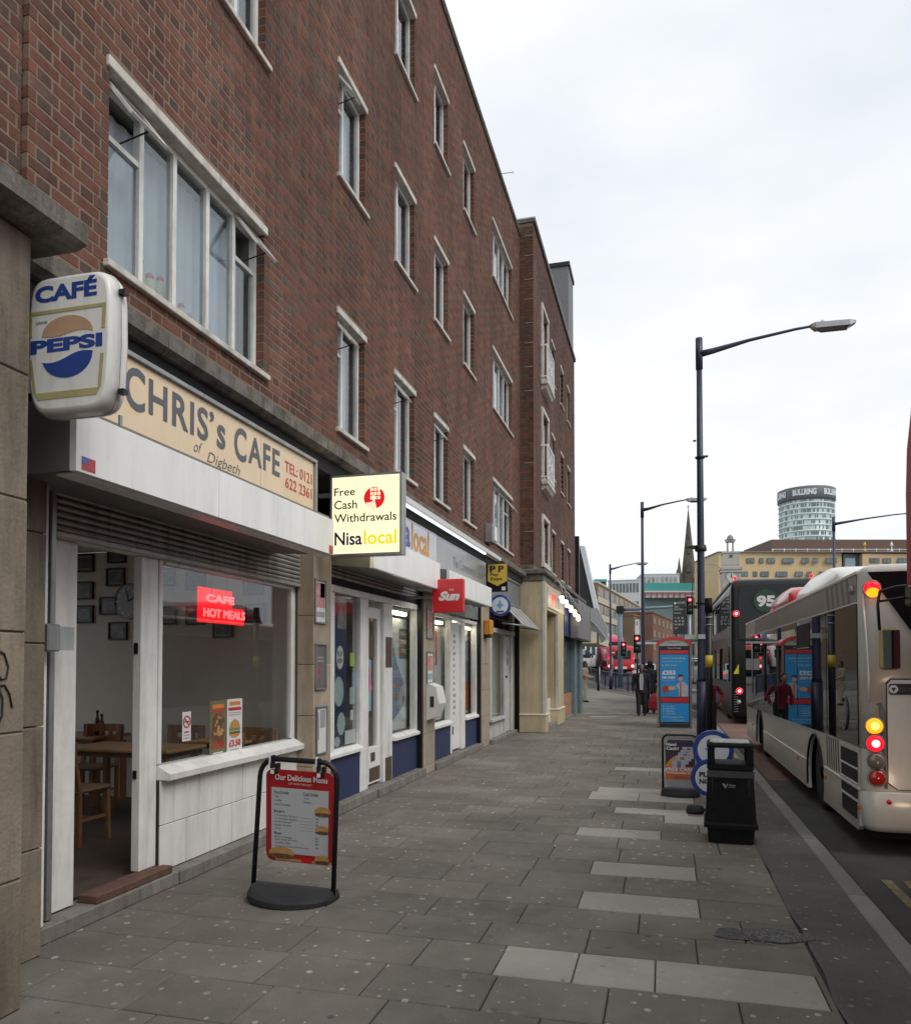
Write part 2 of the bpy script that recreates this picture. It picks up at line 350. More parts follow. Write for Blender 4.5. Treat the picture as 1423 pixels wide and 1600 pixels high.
# ------------------------------------------------------------------ ground, road, pavement, kerb
def gz(y): return 0.0 if y < 52 else (y-52)*.028 if y < 160 else 3.02 + (y-160)*.02
def sheet(name, mtl, xs, ys, dz, kind='structure', parent=None, xfun=None):
    m = MB(); n = 0
    for y in ys:
        for x in xs: m.v.append((x if xfun is None else xfun(x, y), y, gz(y)+dz))
    k = len(xs)
    for i in range(len(ys)-1):
        for j in range(k-1): m._f((i*k+j, i*k+j+1, (i+1)*k+j+1, (i+1)*k+j))
    return m.build(name, mtl, parent, kind=kind)
def speckled(name, base, light, sc1=70, gum=0.0, gcol=(.50,.47,.41), rough=.88, rv=0.0, patch=.25, fine=.35, bumpd=.004):
    m = bpy.data.materials.new(name); m.use_nodes = True; n = m.node_tree; b = n.nodes['Principled BSDF']; L = n.links.new
    g = n.nodes.new('ShaderNodeNewGeometry')
    z = n.nodes.new('ShaderNodeTexNoise'); z.inputs['Scale'].default_value = sc1; z.inputs['Detail'].default_value = 3; z.inputs['Roughness'].default_value = .8; L(g.outputs['Position'], z.inputs['Vector'])
    z2 = n.nodes.new('ShaderNodeTexNoise'); z2.inputs['Scale'].default_value = .9; z2.inputs['Detail'].default_value = 7; z2.inputs['Roughness'].default_value = .68; L(g.outputs['Position'], z2.inputs['Vector'])
    r1 = n.nodes.new('ShaderNodeMapRange'); r1.inputs['From Min'].default_value = .35; r1.inputs['From Max'].default_value = .75; L(z.outputs['Fac'], r1.inputs['Value'])
    mx = n.nodes.new('ShaderNodeMixRGB'); mx.inputs['Color1'].default_value = (*base, 1); mx.inputs['Color2'].default_value = (*light, 1)
    rm = n.nodes.new('ShaderNodeMath'); rm.operation = 'MULTIPLY'; rm.inputs[1].default_value = fine; L(r1.outputs[0], rm.inputs[0]); L(rm.outputs[0], mx.inputs['Fac'])
    r2 = n.nodes.new('ShaderNodeMapRange'); r2.inputs['From Min'].default_value = .3; r2.inputs['From Max'].default_value = .7; r2.inputs['To Min'].default_value = 1-patch; r2.inputs['To Max'].default_value = 1+patch*.7; L(z2.outputs['Fac'], r2.inputs['Value'])
    fac = r2.outputs[0]
    if rv:
        oi = n.nodes.new('ShaderNodeObjectInfo'); at = n.nodes.new('ShaderNodeAttribute'); at.attribute_name = 'rnd'
        ad = n.nodes.new('ShaderNodeMath'); ad.operation = 'ADD'; fr = n.nodes.new('ShaderNodeMath'); fr.operation = 'FRACT'
        L(oi.outputs['Random'], ad.inputs[0]); L(at.outputs['Fac'], ad.inputs[1]); L(ad.outputs[0], fr.inputs[0])
        m2 = n.nodes.new('ShaderNodeMapRange'); m2.inputs['To Min'].default_value = 1-rv; m2.inputs['To Max'].default_value = 1+rv; L(fr.outputs[0], m2.inputs['Value'])
        mm = n.nodes.new('ShaderNodeMath'); mm.operation = 'MULTIPLY'; L(fac, mm.inputs[0]); L(m2.outputs[0], mm.inputs[1]); fac = mm.outputs[0]
    sc = n.nodes.new('ShaderNodeVectorMath'); sc.operation = 'SCALE'; L(mx.outputs[0], sc.inputs[0]); L(fac, sc.inputs['Scale'])
    last = sc.outputs[0]
    if gum:
        for k, (s_, th, lo, c_) in enumerate(((5.2, .07, .45, gcol), (9.0, .085, .48, gcol), (4.1, .06, .6, (.05,.048,.045)))):
            zz = n.nodes.new('ShaderNodeTexNoise'); zz.inputs['Scale'].default_value = 40; L(g.outputs['Position'], zz.inputs['Vector'])
            va = n.nodes.new('ShaderNodeVectorMath'); va.operation = 'SCALE'; va.inputs['Scale'].default_value = .012; L(zz.outputs['Color'], va.inputs[0])
            vb = n.nodes.new('ShaderNodeVectorMath'); vb.operation = 'ADD'; L(g.outputs['Position'], vb.inputs[0]); L(va.outputs[0], vb.inputs[1])
            vo = n.nodes.new('ShaderNodeTexVoronoi'); vo.voronoi_dimensions = '2D'; vo.inputs['Scale'].default_value = s_; L(vb.outputs[0], vo.inputs['Vector'])
            sp = n.nodes.new('ShaderNodeSeparateColor'); L(vo.outputs['Color'], sp.inputs[0])
            t1 = n.nodes.new('ShaderNodeMath'); t1.operation = 'MULTIPLY'; t1.inputs[1].default_value = th*1.6; L(sp.outputs[1], t1.inputs[0])
            t1b = n.nodes.new('ShaderNodeMath'); t1b.operation = 'LESS_THAN'; L(vo.outputs['Distance'], t1b.inputs[0]); L(t1.outputs[0], t1b.inputs[1])
            t2 = n.nodes.new('ShaderNodeMath'); t2.operation = 'GREATER_THAN'; t2.inputs[1].default_value = lo; L(sp.outputs[0], t2.inputs[0])
            t3 = n.nodes.new('ShaderNodeMath'); t3.operation = 'MULTIPLY'; L(t1b.outputs[0], t3.inputs[0]); L(t2.outputs[0], t3.inputs[1])
            t4 = n.nodes.new('ShaderNodeMath'); t4.operation = 'MULTIPLY'; t4.inputs[1].default_value = gum; L(t3.outputs[0], t4.inputs[0])
            t5 = n.nodes.new('ShaderNodeMath'); t5.operation = 'MULTIPLY'; L(t4.outputs[0], t5.inputs[0])
            t6 = n.nodes.new('ShaderNodeMath'); t6.operation = 'MULTIPLY_ADD'; t6.inputs[1].default_value = .8; t6.inputs[2].default_value = .3; L(sp.outputs[2], t6.inputs[0]); L(t6.outputs[0], t5.inputs[1]); mk = n.nodes.new('ShaderNodeMapRange'); mk.inputs['From Min'].default_value = .38; mk.inputs['From Max'].default_value = .58; mk.inputs['To Min'].default_value = .4; L(z2.outputs['Fac'], mk.inputs['Value']); t7 = n.nodes.new('ShaderNodeMath'); t7.operation = 'MULTIPLY'; L(t5.outputs[0], t7.inputs[0]); L(mk.outputs[0], t7.inputs[1]); t5 = t7
            mg = n.nodes.new('ShaderNodeMixRGB'); L(t5.outputs[0], mg.inputs['Fac']); L(last, mg.inputs['Color1']); mg.inputs['Color2'].default_value = (*c_, 1); last = mg.outputs[0]
    L(last, b.inputs['Base Color']); b.inputs['Roughness'].default_value = rough; b.inputs['Specular IOR Level'].default_value = .3
    bp = n.nodes.new('ShaderNodeBump'); bp.inputs['Strength'].default_value = .6; bp.inputs['Distance'].default_value = bumpd
    L(z.outputs['Fac'], bp.inputs['Height']); L(bp.outputs[0], b.inputs['Normal'])
    MC[name] = m; return m
SLAB = speckled('paving_concrete', (.156,.143,.122), (.285,.263,.226), 85, gum=.85, rv=.11, patch=.38)
SLABL = speckled('paving_pale', (.33,.315,.28), (.42,.405,.37), 85, gum=.5, gcol=(.5,.49,.45), rv=.10)
ASPH = speckled('asphalt', (.060,.058,.055), (.17,.165,.155), 110, rough=.9, patch=.3, bumpd=.006)
PATH = speckled('asphalt_path', (.09,.086,.076), (.24,.23,.21), 120, gum=.55, patch=.35, bumpd=.006)
GROUND = mat('ground_earth', (.10,.10,.09), .9, var=.2, scale=.5)
KERBM = speckled('kerb_granite', (.20,.19,.172), (.36,.345,.32), 90, rv=.15)
ys = [-30, 0, 20, 40, 52, 60, 75, 90, 110, 135, 160, 200, 260, 400, 700, 1500]
sheet('ground', GROUND, [-900, -60, -20, -4, 4, 40, 200, 900], ys, -.30)
# the pavement widens away to the left beyond the terrace; the road bends left with it
def kerbx(y):
    return 1.37 if y < 24 else 1.37 - (y-24)**1.6*.0295
yk = [-12, 0, 6, 12, 18, 24, 28, 32, 36, 40, 45, 50, 52, 56, 60, 66, 75, 85, 100, 120, 140]
m = MB()
for y in yk:
    x0 = kerbx(y) + .13 if y < 120 else -40
    m.v += [(max(x0, -60), y, gz(y)-.12), (16.0 if y < 60 else 22, y, gz(y)-.12)]
for i in range(len(yk)-1): m._f((2*i, 2*i+1, 2*i+3, 2*i+2))
m.build('road', ASPH, kind='structure')
# pavement bed with each slab laid on it
m = MB()
ykb = [-6, 0, 6, 12, 18, 24, 28, 32, 36, 40, 45, 50, 52, 56, 60, 66, 70]
for y in ykb:
    m.v += [(-16 if y > 29 else -8, y, gz(y)-.014), (kerbx(y), y, gz(y)-.014), (kerbx(y), y, gz(y)-.14)]
for i in range(len(ykb)-1):
    m._f((3*i, 3*i+1, 3*i+4, 3*i+3)); m._f((3*i+1, 3*i+2, 3*i+5, 3*i+4))
JOINT = mat('joint_dirt', (.038,.036,.032), .95)
pav = m.build('pavement', JOINT, kind='structure'); ORG[pav.name] = Vector((0,0,0))
cour = [-.3,.13,.56,.99,1.42,1.86,2.3,2.74,3.17,3.60,4.03,4.46,4.86,5.26,5.67,6.14,6.54,7.02,7.49,7.87,8.29,8.71,9.05,9.52,10.08,10.46]
while cour[-1] < 66: cour.append(cour[-1] + random.choice((.40,.43,.46)))
lights = [(4.25,-.89,-.47),(4.25,-.47,-.05),(4.25,-.05,.765),(5.4,-.57,.225),(6.3,-.57,.24),(7.7,-.83,-.03),(8.9,-.54,.26),(8.5,0.0,.5),(10.3,-.84,-.03),(10.3,-.03,.4),(12.2,-.75,.05),(9.7,-.9,-.3),(9.7,-.3,.35),(26.0,-2.6,-1.9),(26.0,-1.9,-1.1),(24.5,-2.2,-1.4)]
stuff = MB(); stuffl = MB(); nsl = 0
def slab_mesh(mb, x0, x1, y0, y1, z, zb):
    j = .0035; c = .006
    tl = [random.uniform(-.0022, .0022) for _ in range(4)]
    top = [(x0+j+c,y0+j+c,z+tl[0]),(x1-j-c,y0+j+c,z+tl[1]),(x1-j-c,y1-j-c,z+tl[2]),(x0+j+c,y1-j-c,z+tl[3])]
    mid = [(x0+j,y0+j,z-.005+tl[0]),(x1-j,y0+j,z-.005+tl[1]),(x1-j,y1-j,z-.005+tl[2]),(x0+j,y1-j,z-.005+tl[3])]
    bot = [(p[0],p[1],zb) for p in mid]
    mb.loft([bot, mid, top], False, True)
for i in range(len(cour)-1):
    y0, y1 = cour[i], cour[i+1]; yc = (y0+y1)/2
    if yc < 2.2: continue
    xl = -3.55 if yc < 29.6 else -13
    xr = .80 if yc < 24 else kerbx(yc) - .42
    edges = []
    lp = sorted([(a, b) for (yy, a, b) in lights if y0 < yy < y1])
    spans = []; cur = xl
    for a, b in lp:
        if a > cur: spans.append((cur, a, 0))
        spans.append((a, b, 1)); cur = b
    if cur < xr: spans.append((cur, xr, 0))
    for a, b, lt in spans:
        if lt: edges.append((a, b, 1)); continue
        p = a; q = random.uniform(.3,.75)
        while p < b - .02:
            e = p + q
            if b - e < .28: e = b
            edges.append((p, e, 0)); p = e; q = random.choice((.58,.62,.75,.88))
    for a, b, lt in edges:
        z = gz(yc)
        if nsl < 300 and b > -3.6 and yc > 2.3:
            mb = MB(); slab_mesh(mb, a, b, y0, y1, z, z-.013)
            mb.build('paving_slab', SLABL if lt else SLAB, pav); nsl += 1
        else:
            t = stuffl if lt else stuff; t.r = random.random()
            slab_mesh(t, a, b, y0, y1, z, z-.013)
stuff.build('far_paving', SLAB, pav, kind='stuff', attr=True)
if stuffl.f: stuffl.build('far_pale_paving', SLABL, pav, kind='stuff', attr=True)
# asphalt strip along the kerb
m = MB(); yy = [-6 + i*.35 for i in range(int(36/.35))]
for y in yy:
    xe = (.80 if y < 24 else kerbx(y)-.42) + (random.uniform(-.012,.02) if y < 24 else .01)
    m.v += [(xe, y, gz(y)-.001), (xe+.02, y, gz(y)+.003), (kerbx(y)-.12, y, gz(y)+.003)]
for i in range(len(yy)-1):
    m._f((3*i,3*i+1,3*i+4,3*i+3)); m._f((3*i+1,3*i+2,3*i+5,3*i+4))
strip = m.build('asphalt_strip', PATH, kind='structure')
# kerb stones
kb = M1('box', 1.27, 1.45, -6, 40, -.30, -.2).build('kerb', JOINT, kind='structure'); ORG[kb.name] = Vector((0,0,0))
y = 1.5
while y < 60:
    L_ = .91; xa, xb = kerbx(y)-.115, kerbx(y+L_)-.115
    mb = MB(); g_ = .004; zt = gz(y)+.006+random.uniform(-.003,.003)
    def P(yv, xo, z): 
        t = (yv-y)/L_; return (xa*(1-t)+xb*t+xo, yv, z)
    prof = [(0,-.13),(0,zt-.008),(.008,zt),(.125,zt),(.15,zt-.02),(.158,-.13+gz(y))]
    mb.loft([[P(y+g_,a,b) for a,b in prof],[P(y+L_-g_,a,b) for a,b in prof]])
    mb.build('kerb_stone', KERBM, kb); y += L_
# painted lines
YEL = mat('yellow_line_paint', (.20,.175,.10), .9, var=.4, scale=14, dirt=.9)
m = MB()
m.box(1.70,1.78,-6,7.0,-.118,-.113); m.box(1.86,1.94,-6,7.0,-.118,-.113)
m.build('yellow_line', YEL, kind='structure')
YELB = mat('yellow_kerb_paint', (.50,.43,.17), .8, var=.25, scale=10, dirt=.3)
M1('box', 1.20, 1.27, 14.2, 23, .0035, .0075).build('bus_stop_line', YELB, kind='structure')
REDR = speckled('red_surfacing', (.17,.095,.075), (.25,.17,.14), 100)
M1('box', 1.53, 4.6, 12.5, 34, -.118, -.114).build('bus_bay_surface', REDR, kind='structure')
# broken patch with loose rubble by the asphalt edge
HOLE = speckled('damp_patch', (.060,.060,.060), (.23,.235,.235), 28, patch=.6, fine=.7)
m = MB(); pts = []
for k in range(34):
    t = 2*PI*k/34; r = 1 + .16*math.sin(2*t+.6) + .11*math.sin(5*t+1) + random.uniform(-.05,.05); pts.append((.58+.27*r*math.cos(t), 5.02+.13*r*math.sin(t)))
m.loft([[(p[0],p[1],.0035) for p in pts],[(p[0],p[1],.0065) for p in pts]])
m.build('damp_patch', HOLE, kind='structure')
RUB = mat('rubble_stone', (.17,.165,.155), .9, var=.6, scale=30)
m = MB()
for k in range(110):
    x = .62+random.gauss(0,.11); y = 5.02+random.gauss(0,.055); s_ = random.uniform(.004,.013); h = random.uniform(.001,.006)
    a = random.random()*3
    ca, sa = math.cos(a)*s_, math.sin(a)*s_
    b0 = [(x+ca,y+sa),(x-sa*1.2,y+ca*.8),(x-ca*.9,y-sa),(x+sa,y-ca)]
    m.loft([[(p[0],p[1],.006) for p in b0],[(x+(p[0]-x)*.6,y+(p[1]-y)*.6,.006+h) for p in b0]])
tag(m.build('rubble', RUB), 'loose grey rubble in the broken patch beside the asphalt edge', 'rubble', kind='stuff')
# small litter
LIT = mat('litter_paper', (.62,.60,.52), .8)
m = MB()
for k in range(26):
    x = random.uniform(-2.6,1.2); y = random.uniform(4.2,16); s_ = random.uniform(.008,.022); a = random.random()*3
    c_, d_ = math.cos(a)*s_, math.sin(a)*s_
    m.loft([[(x+c_,y+d_,.0075),(x-d_*.5,y+c_*.5,.0075),(x-c_,y-d_,.0075),(x+d_*.5,y-c_*.5,.0075)],[(x+c_,y+d_,.010),(x-d_*.5,y+c_*.5,.013),(x-c_,y-d_,.010),(x+d_*.5,y-c_*.5,.009)]])
tag(m.build('litter', LIT), 'scattered small pale scraps of litter on the paving slabs', 'litter', kind='stuff')
# ------------------------------------------------------------------ brickwork
CH = .0775
def inview(p):
    z = p[2]-EYE
    X = p[0]*math.cos(YAW)+p[1]*math.sin(YAW); fw = -p[0]*math.sin(YAW)+p[1]*math.cos(YAW)
    if fw < .1: return False
    d = fw*math.cos(PITCH)+z*math.sin(PITCH); u = -fw*math.sin(PITCH)+z*math.cos(PITCH)
    px = 711.5+FPX*X/d; py = CYP-FPX*u/d
    return -30 < px < 1450 and -30 < py < 1640
BMESH = {}
def brick_mesh(ln, matl):
    key = (round(ln,4), matl.name)
    if key not in BMESH:
        m = MB(); m.cbox(-.1, 0, -ln/2, ln/2, -.0325, .0325, .004)
        o = m.build('brick', matl); me = o.data; bpy.data.objects.remove(o); BMESH[key] = me
    return BMESH[key]
def brick_wall(par, xw, y0, y1, z0, z1, openings, single=300, sm=BRICK, hm=BRICKH, phase=0):
    """Flemish bond on a plane x = xw facing +x; returns nothing"""
    st, hd, jt = .214, .1015, .0125
    cells = []
    n = int(round((z1-z0)/CH))
    for k in range(n):
        za = z0+k*CH; zb = za+CH-jt
        off = (.056 if k % 2 else 0) + phase
        y = y0 - .5 + off; hdr = k % 2
        while y < y1:
            ln = hd if hdr else st
            a, b = max(y, y0), min(y+ln, y1); ishd = hdr
            y += ln+jt; hdr = not hdr
            if b-a < .02: continue
            segs = [(a, b)]
            for (o0, o1, p0, p1) in openings:
                if zb > p0+.005 and za < p1-.005:
                    ns = []
                    for s0, s1 in segs:
                        if s1 <= o0 or s0 >= o1: ns.append((s0, s1)); continue
                        if o0-s0 > .02: ns.append((s0, o0))
                        if s1-o1 > .02: ns.append((o1, s1))
                    segs = ns
            for (o0, o1, p0, p1) in openings:
                if zb > p0+.005 and za < p1-.005: segs = [(o1 if 0 < s0-o1 < .045 else s0, o0 if 0 < o0-s1 < .045 else s1) for s0, s1 in segs]
            for s0, s1 in segs: cells.append((s0, s1, za, zb, ishd, abs((s1-s0)-ln) < 1e-4))
    cand = [(c[0]**2+xw**2+((c[2]-EYE))**2, i) for i, c in enumerate(cells) if c[5] and inview((xw, (c[0]+c[1])/2, (c[2]+c[3])/2))]
    cand.sort(); chosen = set(i for _, i in cand[:single])
    rest = MB()
    for i, c in enumerate(cells):
        s0, s1, za, zb, ishd, full = c
        px = random.uniform(-.0009, .0012)
        if i in chosen:
            me = brick_mesh(hd if ishd else st, hm if ishd else sm)
            o = bpy.data.objects.new('brick', me); COL.objects.link(o); o.parent = par
            org = ORG[par.name]; o.location = Vector((xw+px, (s0+s1)/2, (za+zb)/2)) - org
            o.rotation_euler = (random.uniform(-.004,.004), random.uniform(-.004,.004), random.uniform(-.005,.005))
        else:
            rest.cur = 1 if ishd else 0; rest.r = random.random()
            x = xw+px; nn = len(rest.v)
            d = xw-.1
            rest.v += [(x,s0,za),(x,s1,za),(x,s1,zb),(x,s0,zb),(d,s0,za),(d,s1,za),(d,s1,zb),(d,s0,zb)]
            for q in ((0,1,2,3),(0,4,5,1),(1,5,6,2),(2,6,7,3),(3,7,4,0)): rest._f(tuple(nn+t for t in q))
    rest.build('brickwork', [sm, hm], par, kind='stuff', attr=True)
    # recessed mortar with the openings left out and returned into the reveals
    mo = MB(); xm = xw-.0022
    ysx = sorted(set([y0+.003, y1-.003] + [v for o in openings for v in (o[0]-.002, o[1]+.002)]))
    zsx = sorted(set([z0, z1] + [v for o in openings for v in (o[2], o[3])]))
    for i in range(len(ysx)-1):
        for j in range(len(zsx)-1):
            cy, cz = (ysx[i]+ysx[i+1])/2, (zsx[j]+zsx[j+1])/2
            if any(o[0]-.003 < cy < o[1]+.003 and o[2] < cz < o[3] for o in openings): continue
            mo.quad((xm,ysx[i],zsx[j]),(xm,ysx[i+1],zsx[j]),(xm,ysx[i+1],zsx[j+1]),(xm,ysx[i],zsx[j+1]))
    for o in openings:
        for yy_ in (o[0]-.002, o[1]+.002): mo.quad((xm,yy_,o[2]),(xw-.14,yy_,o[2]),(xw-.14,yy_,o[3]),(xm,yy_,o[3]))
    mo.quad((xm,y0+.003,z0),(xw-.14,y0+.003,z0),(xw-.14,y0+.003,z1),(xm,y0+.003,z1))
    mo.build('mortar', MORTAR, par, recalc=False)

def upper_window(par, xw, y0, y1, zs, zt, mull=(), vents=(), curtain=True, surround=False, seed=0, dark=False, transom=()):
    """steel casement set .1 back: zs = top of sill, zt = top of the lintel"""
    rr = random.Random(seed)
    f = .045; xf = xw-.125
    zl = zt-.075
    fr = MB()
    fr.box(xf, xf+.05, y0, y0+f, zs, zl); fr.box(xf, xf+.05, y1-f, y1, zs, zl)
    fr.box(xf, xf+.05, y0+f, y1-f, zs, zs+f); fr.box(xf, xf+.05, y0+f, y1-f, zl-f, zl)
    ms = [y0+f] + list(mull) + [y1-f]
    for q in mull: fr.box(xf, xf+.052, q-.022, q+.022, zs+f, zl-f)
    for i, zz in transom: fr.box(xf+.004, xf+.046, ms[i]+.02, ms[i+1]-.02, zz-.018, zz+.018)
    win = fr.build('window', WINFR, par)
    if surround:
        s_ = MB(); t = .10
        s_.box(xw-.13, xw+.05, y0-t, y0-.003, zs-.0, zt+.03); s_.box(xw-.13, xw+.05, y1+.003, y1+t, zs, zt+.03)
        s_.box(xw-.13, xw+.052, y0-t-.002, y1+t+.002, zt+.031, zt+.13); s_.box(xw-.13, xw+.08, y0-t-.02, y1+t+.02, zs-.12, zs-.002)
        s_.build('surround', CONCL, win)
    else:
        box('lintel', CONCL, win, xw-.12, xw+.024, y0-.03, y1+.03, zl, zt, .006)
        m = MB(); m.cbox(xw-.12, xw+.042, y0-.035, y1+.06, zs-.052, zs-.002, .006); m.build('sill', CONCL, win)
    bays = [(ms[i]+(.0 if i == 0 else .022), ms[i+1]-(.0 if i == len(ms)-2 else .022)) for i in range(len(ms)-1)]
    for i, (a, b) in enumerate(bays):
        top = zl-f
        if i in vents:
            vz = top-.30; top = vz-.04
            sl_ = MB(); sl_.box(xf+.004, xf+.046, a, b, vz-.036, vz); sl_.build('transom', WINFR, win)
            # open top-hung vent: hinged along the top, swung outwards
            ang = R(38); h = .33; c, s2 = math.cos(ang), math.sin(ang); x_, z_ = xf+.055, zl-.03
            def V(t, y, o=0): return (x_+t*s2+o*c, y, z_-t*c+o*s2)
            vf = MB()
            for (p, q, ya, yb) in ((0,.035,a-.01,b+.01),(h-.035,h,a-.01,b+.01),(.035,h-.035,a-.01,a+.02),(.035,h-.035,b-.02,b+.01)):
                vf.loft([[V(p,yv,0),V(q,yv,0),V(q,yv,.022),V(p,yv,.022)] for yv in (ya, yb)])
            vf.build('vent_sash', WINFR, win)
            g_ = MB(); g_.loft([[V(.035,yv,.008),V(h-.035,yv,.008),V(h-.035,yv,.013),V(.035,yv,.013)] for yv in (a+.02, b-.02)]); g_.build('vent_pane', GLASSU, win)
            st_ = MB(); st_.tube([(xf+.03,(a+b)/2,vz+.02),V(h-.01,(a+b)/2,0)], .006, 6); st_.build('vent_stay', BLACKM, win)
        box('pane', GLASSU, win, xf+.020, xf+.025, a, b, zs+f, top)
    rm = MB(); d = .8
    X0, X1 = xf-d, xf-.002
    rm.quad((X0,y0,zs),(X0,y1,zs),(X0,y1,zl),(X0,y0,zl)); rm.quad((X0,y0,zs),(X1,y0,zs),(X1,y0,zl),(X0,y0,zl)); rm.quad((X0,y1,zs),(X1,y1,zs),(X1,y1,zl),(X0,y1,zl))
    rm.quad((X0,y0,zs),(X0,y1,zs),(X1,y1,zs),(X1,y0,zs)); rm.quad((X0,y0,zl),(X0,y1,zl),(X1,y1,zl),(X1,y0,zl))
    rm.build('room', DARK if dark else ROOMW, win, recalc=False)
    if curtain:
        cu = MB(); n = int((y1-y0)/.02); cov = []
        if (y1-y0) > 1.2: cov = [(y0+.05, y0+.05+(y1-y0)*.93)]
        else: cov = [(y0+.05, y0+(y1-y0)*rr.choice((.45,.6,.93))), (y1-(y1-y0)*.2, y1-.05)]
        for a, b in cov:
            kk = max(2, int((b-a)/.02)); base = len(cu.v)
            for i in range(kk+1):
                yv = a+(b-a)*i/kk; xo = .012*math.sin(i*1.1+rr.random())+.008*math.sin(i*.37)
                cu.v += [(xf-.10+xo, yv, zs+.01), (xf-.10+xo*.6, yv, zl-.06)]
            for i in range(kk): cu._f((base+2*i, base+2*i+2, base+2*i+3, base+2*i+1), True)
        cu.build('curtain', CURTAIN, win, recalc=False)
    return win

WX = -3.38
terr = thing('brick_building', 'long red brick terrace of flats with white framed windows above the lit shops', 'building', (WX, 11, 0))
S1, S2, S3 = 4.205, 7.0, 9.78
T1, T2, T3 = 5.52, 8.285, 11.0
cols_ = {'A': (4.06, 6.03), 'B': (7.62, 8.40), 'C': (9.45, 10.28), 'D': (11.26, 12.03), 'E': (13.07, 13.86), 'F': (15.50, 17.57)}
ops = []
for c, (a, b) in cols_.items():
    for s, t in ((S1, T1), (S2, T2), (S3, T3)): ops.append((a, b, s-.03, t-.0))
ZL = 3.872
brick_wall(terr, WX, 3.42, 18.66, ZL, ZL+CH*109, ops, 300)
ZR = ZL+CH*109
k = 0
for c, (a, b) in cols_.items():
    for fl, (s, t) in enumerate(((S1, T1), (S2, T2), (S3, T3))):
        wd = b-a; k += 1
        if c == 'A': upper_window(terr, WX, a, b, s, t, (4.475, 4.85, 5.275, 5.655) if True else (), (0, 4) if fl == 0 else (), seed=k)
        elif c == 'F': upper_window(terr, WX, a, b, s, t, (a+.5, a+1.0, a+1.5), (3,) if fl == 0 else (), seed=k)
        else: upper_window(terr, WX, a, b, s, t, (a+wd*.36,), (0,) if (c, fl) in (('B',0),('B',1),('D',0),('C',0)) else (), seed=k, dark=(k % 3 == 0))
# coping, gutter, ledge
m = MB(); y = 3.3
m.box(WX-.3, WX+.03, 3.42, 18.64, ZR, ZR+.05); m.build('coping', CONC, terr)
box('parapet_flashing', GREYM, terr, WX-.28, WX+.045, 3.42, 18.64, ZR+.053, ZR+.085)
y = 3.10; i = 0
while y < 18.1:
    L_ = 1.25; e = min(y+L_, 18.12)
    m = MB(); pr = [(WX-.02,3.70),(WX+.19,3.70),(WX+.245,3.735),(WX+.25,3.83),(WX+.2,3.868),(WX-.02,3.871)]
    m.loft([[(a,y+.003,b) for a,b in pr],[(a,e-.003,b) for a,b in pr]]); m.build('ledge_stone', CONC, terr); y = e
box('ledge_backing', DARK, terr, WX-.4, WX+.15, 3.10, 18.1, 3.56, 3.698)
box('wall_core', DARK, terr, WX-2.2, WX-1.0, 3.0, 18.6, 3.2, ZR)
box('roof', CONC, terr, WX-9, WX-.31, 3.42, 18.6, ZR-.3, ZR+.02)
# an aerial on the roof edge
m = MB(); p = aty(780, 262, 16.6)
m.tube([(WX-.1,16.6,ZR),(WX-.1,16.6,ZR+.35)], .012, 6); m.tube([(WX-.1,16.6,ZR+.3),(WX+.25,16.6,ZR+.3)], .008, 6); m.tube([(WX+.22,16.6,ZR+.26),(WX+.22,16.6,ZR+.34)], .006, 6)
m.build('aerial', GREYM, terr)
# wall mounted box under the last windows
vb = thing('vent_box', 'small grey metal box on the brick wall left of the lowest wide window', 'vent', (WX, 15.0, 4.2))
box('casing', GREYM, vb, WX, WX+.16, 14.75, 15.15, 4.05, 4.42, .01); box('cover', WHITEP, vb, WX+.163, WX+.175, 14.86, 15.1, 4.1, 4.38)
# flowers standing inside the near window
fl = thing('flower_bunch', 'pale yellow and pink flowers standing inside the big first floor window', 'flowers', (WX-.22, 4.75, S1))
PETY = mat('petal_yellow', (.62,.58,.30), .7); PETP = mat('petal_pink', (.62,.16,.22), .7)
for (dy, h, r) in ((-.09,.26,.05),(.02,.20,.055),(.14,.24,.05),(.40,.16,.045),(.50,.12,.04)):
    m = MB(); m.lathe([(.01,0),(r,.04),(r*.8,h*.6),(r*.45,h)], (WX-.2, 4.72+dy, S1+.04), 10); m.build('bloom', PETY, fl)
    m = MB(); m.sphere((WX-.2, 4.72+dy, S1+.04+h+.015), r*.55, 8, 6); m.build('tip', PETP, fl)

# ------------------------------------------------------------------ projecting end block
BX = -3.04
blk = thing('brick_building', 'projecting brick end block with white concrete window surrounds beyond the flat terrace', 'building', (BX, 23, 0))
nar = [(21.85, 22.5), (23.85, 24.5), (25.6, 26.3)]
ops2 = []
bz = [(4.30, 5.45), (6.55, 8.28), (9.2, 11.05)]
for s, t in bz: ops2.append((20.0, 21.0, s, t))
for a, b in nar:
    for s, t in ((4.25, T1-.02), (7.02, T2), (9.80, T3)): ops2.append((a, b, s-.03, t))
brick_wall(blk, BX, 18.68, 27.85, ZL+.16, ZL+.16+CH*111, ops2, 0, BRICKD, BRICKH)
ZB = ZL+.16+CH*111
for i, (s, t) in enumerate(bz): upper_window(blk, BX, 20.0, 21.0, s, t, (20.5,), surround=True, seed=40+i)
for a, b in nar:
    for s, t in ((4.25, T1-.02), (7.02, T2), (9.80, T3)): k += 1; upper_window(blk, BX, a, b, s, t, ((a+b)/2,), seed=k, dark=True)
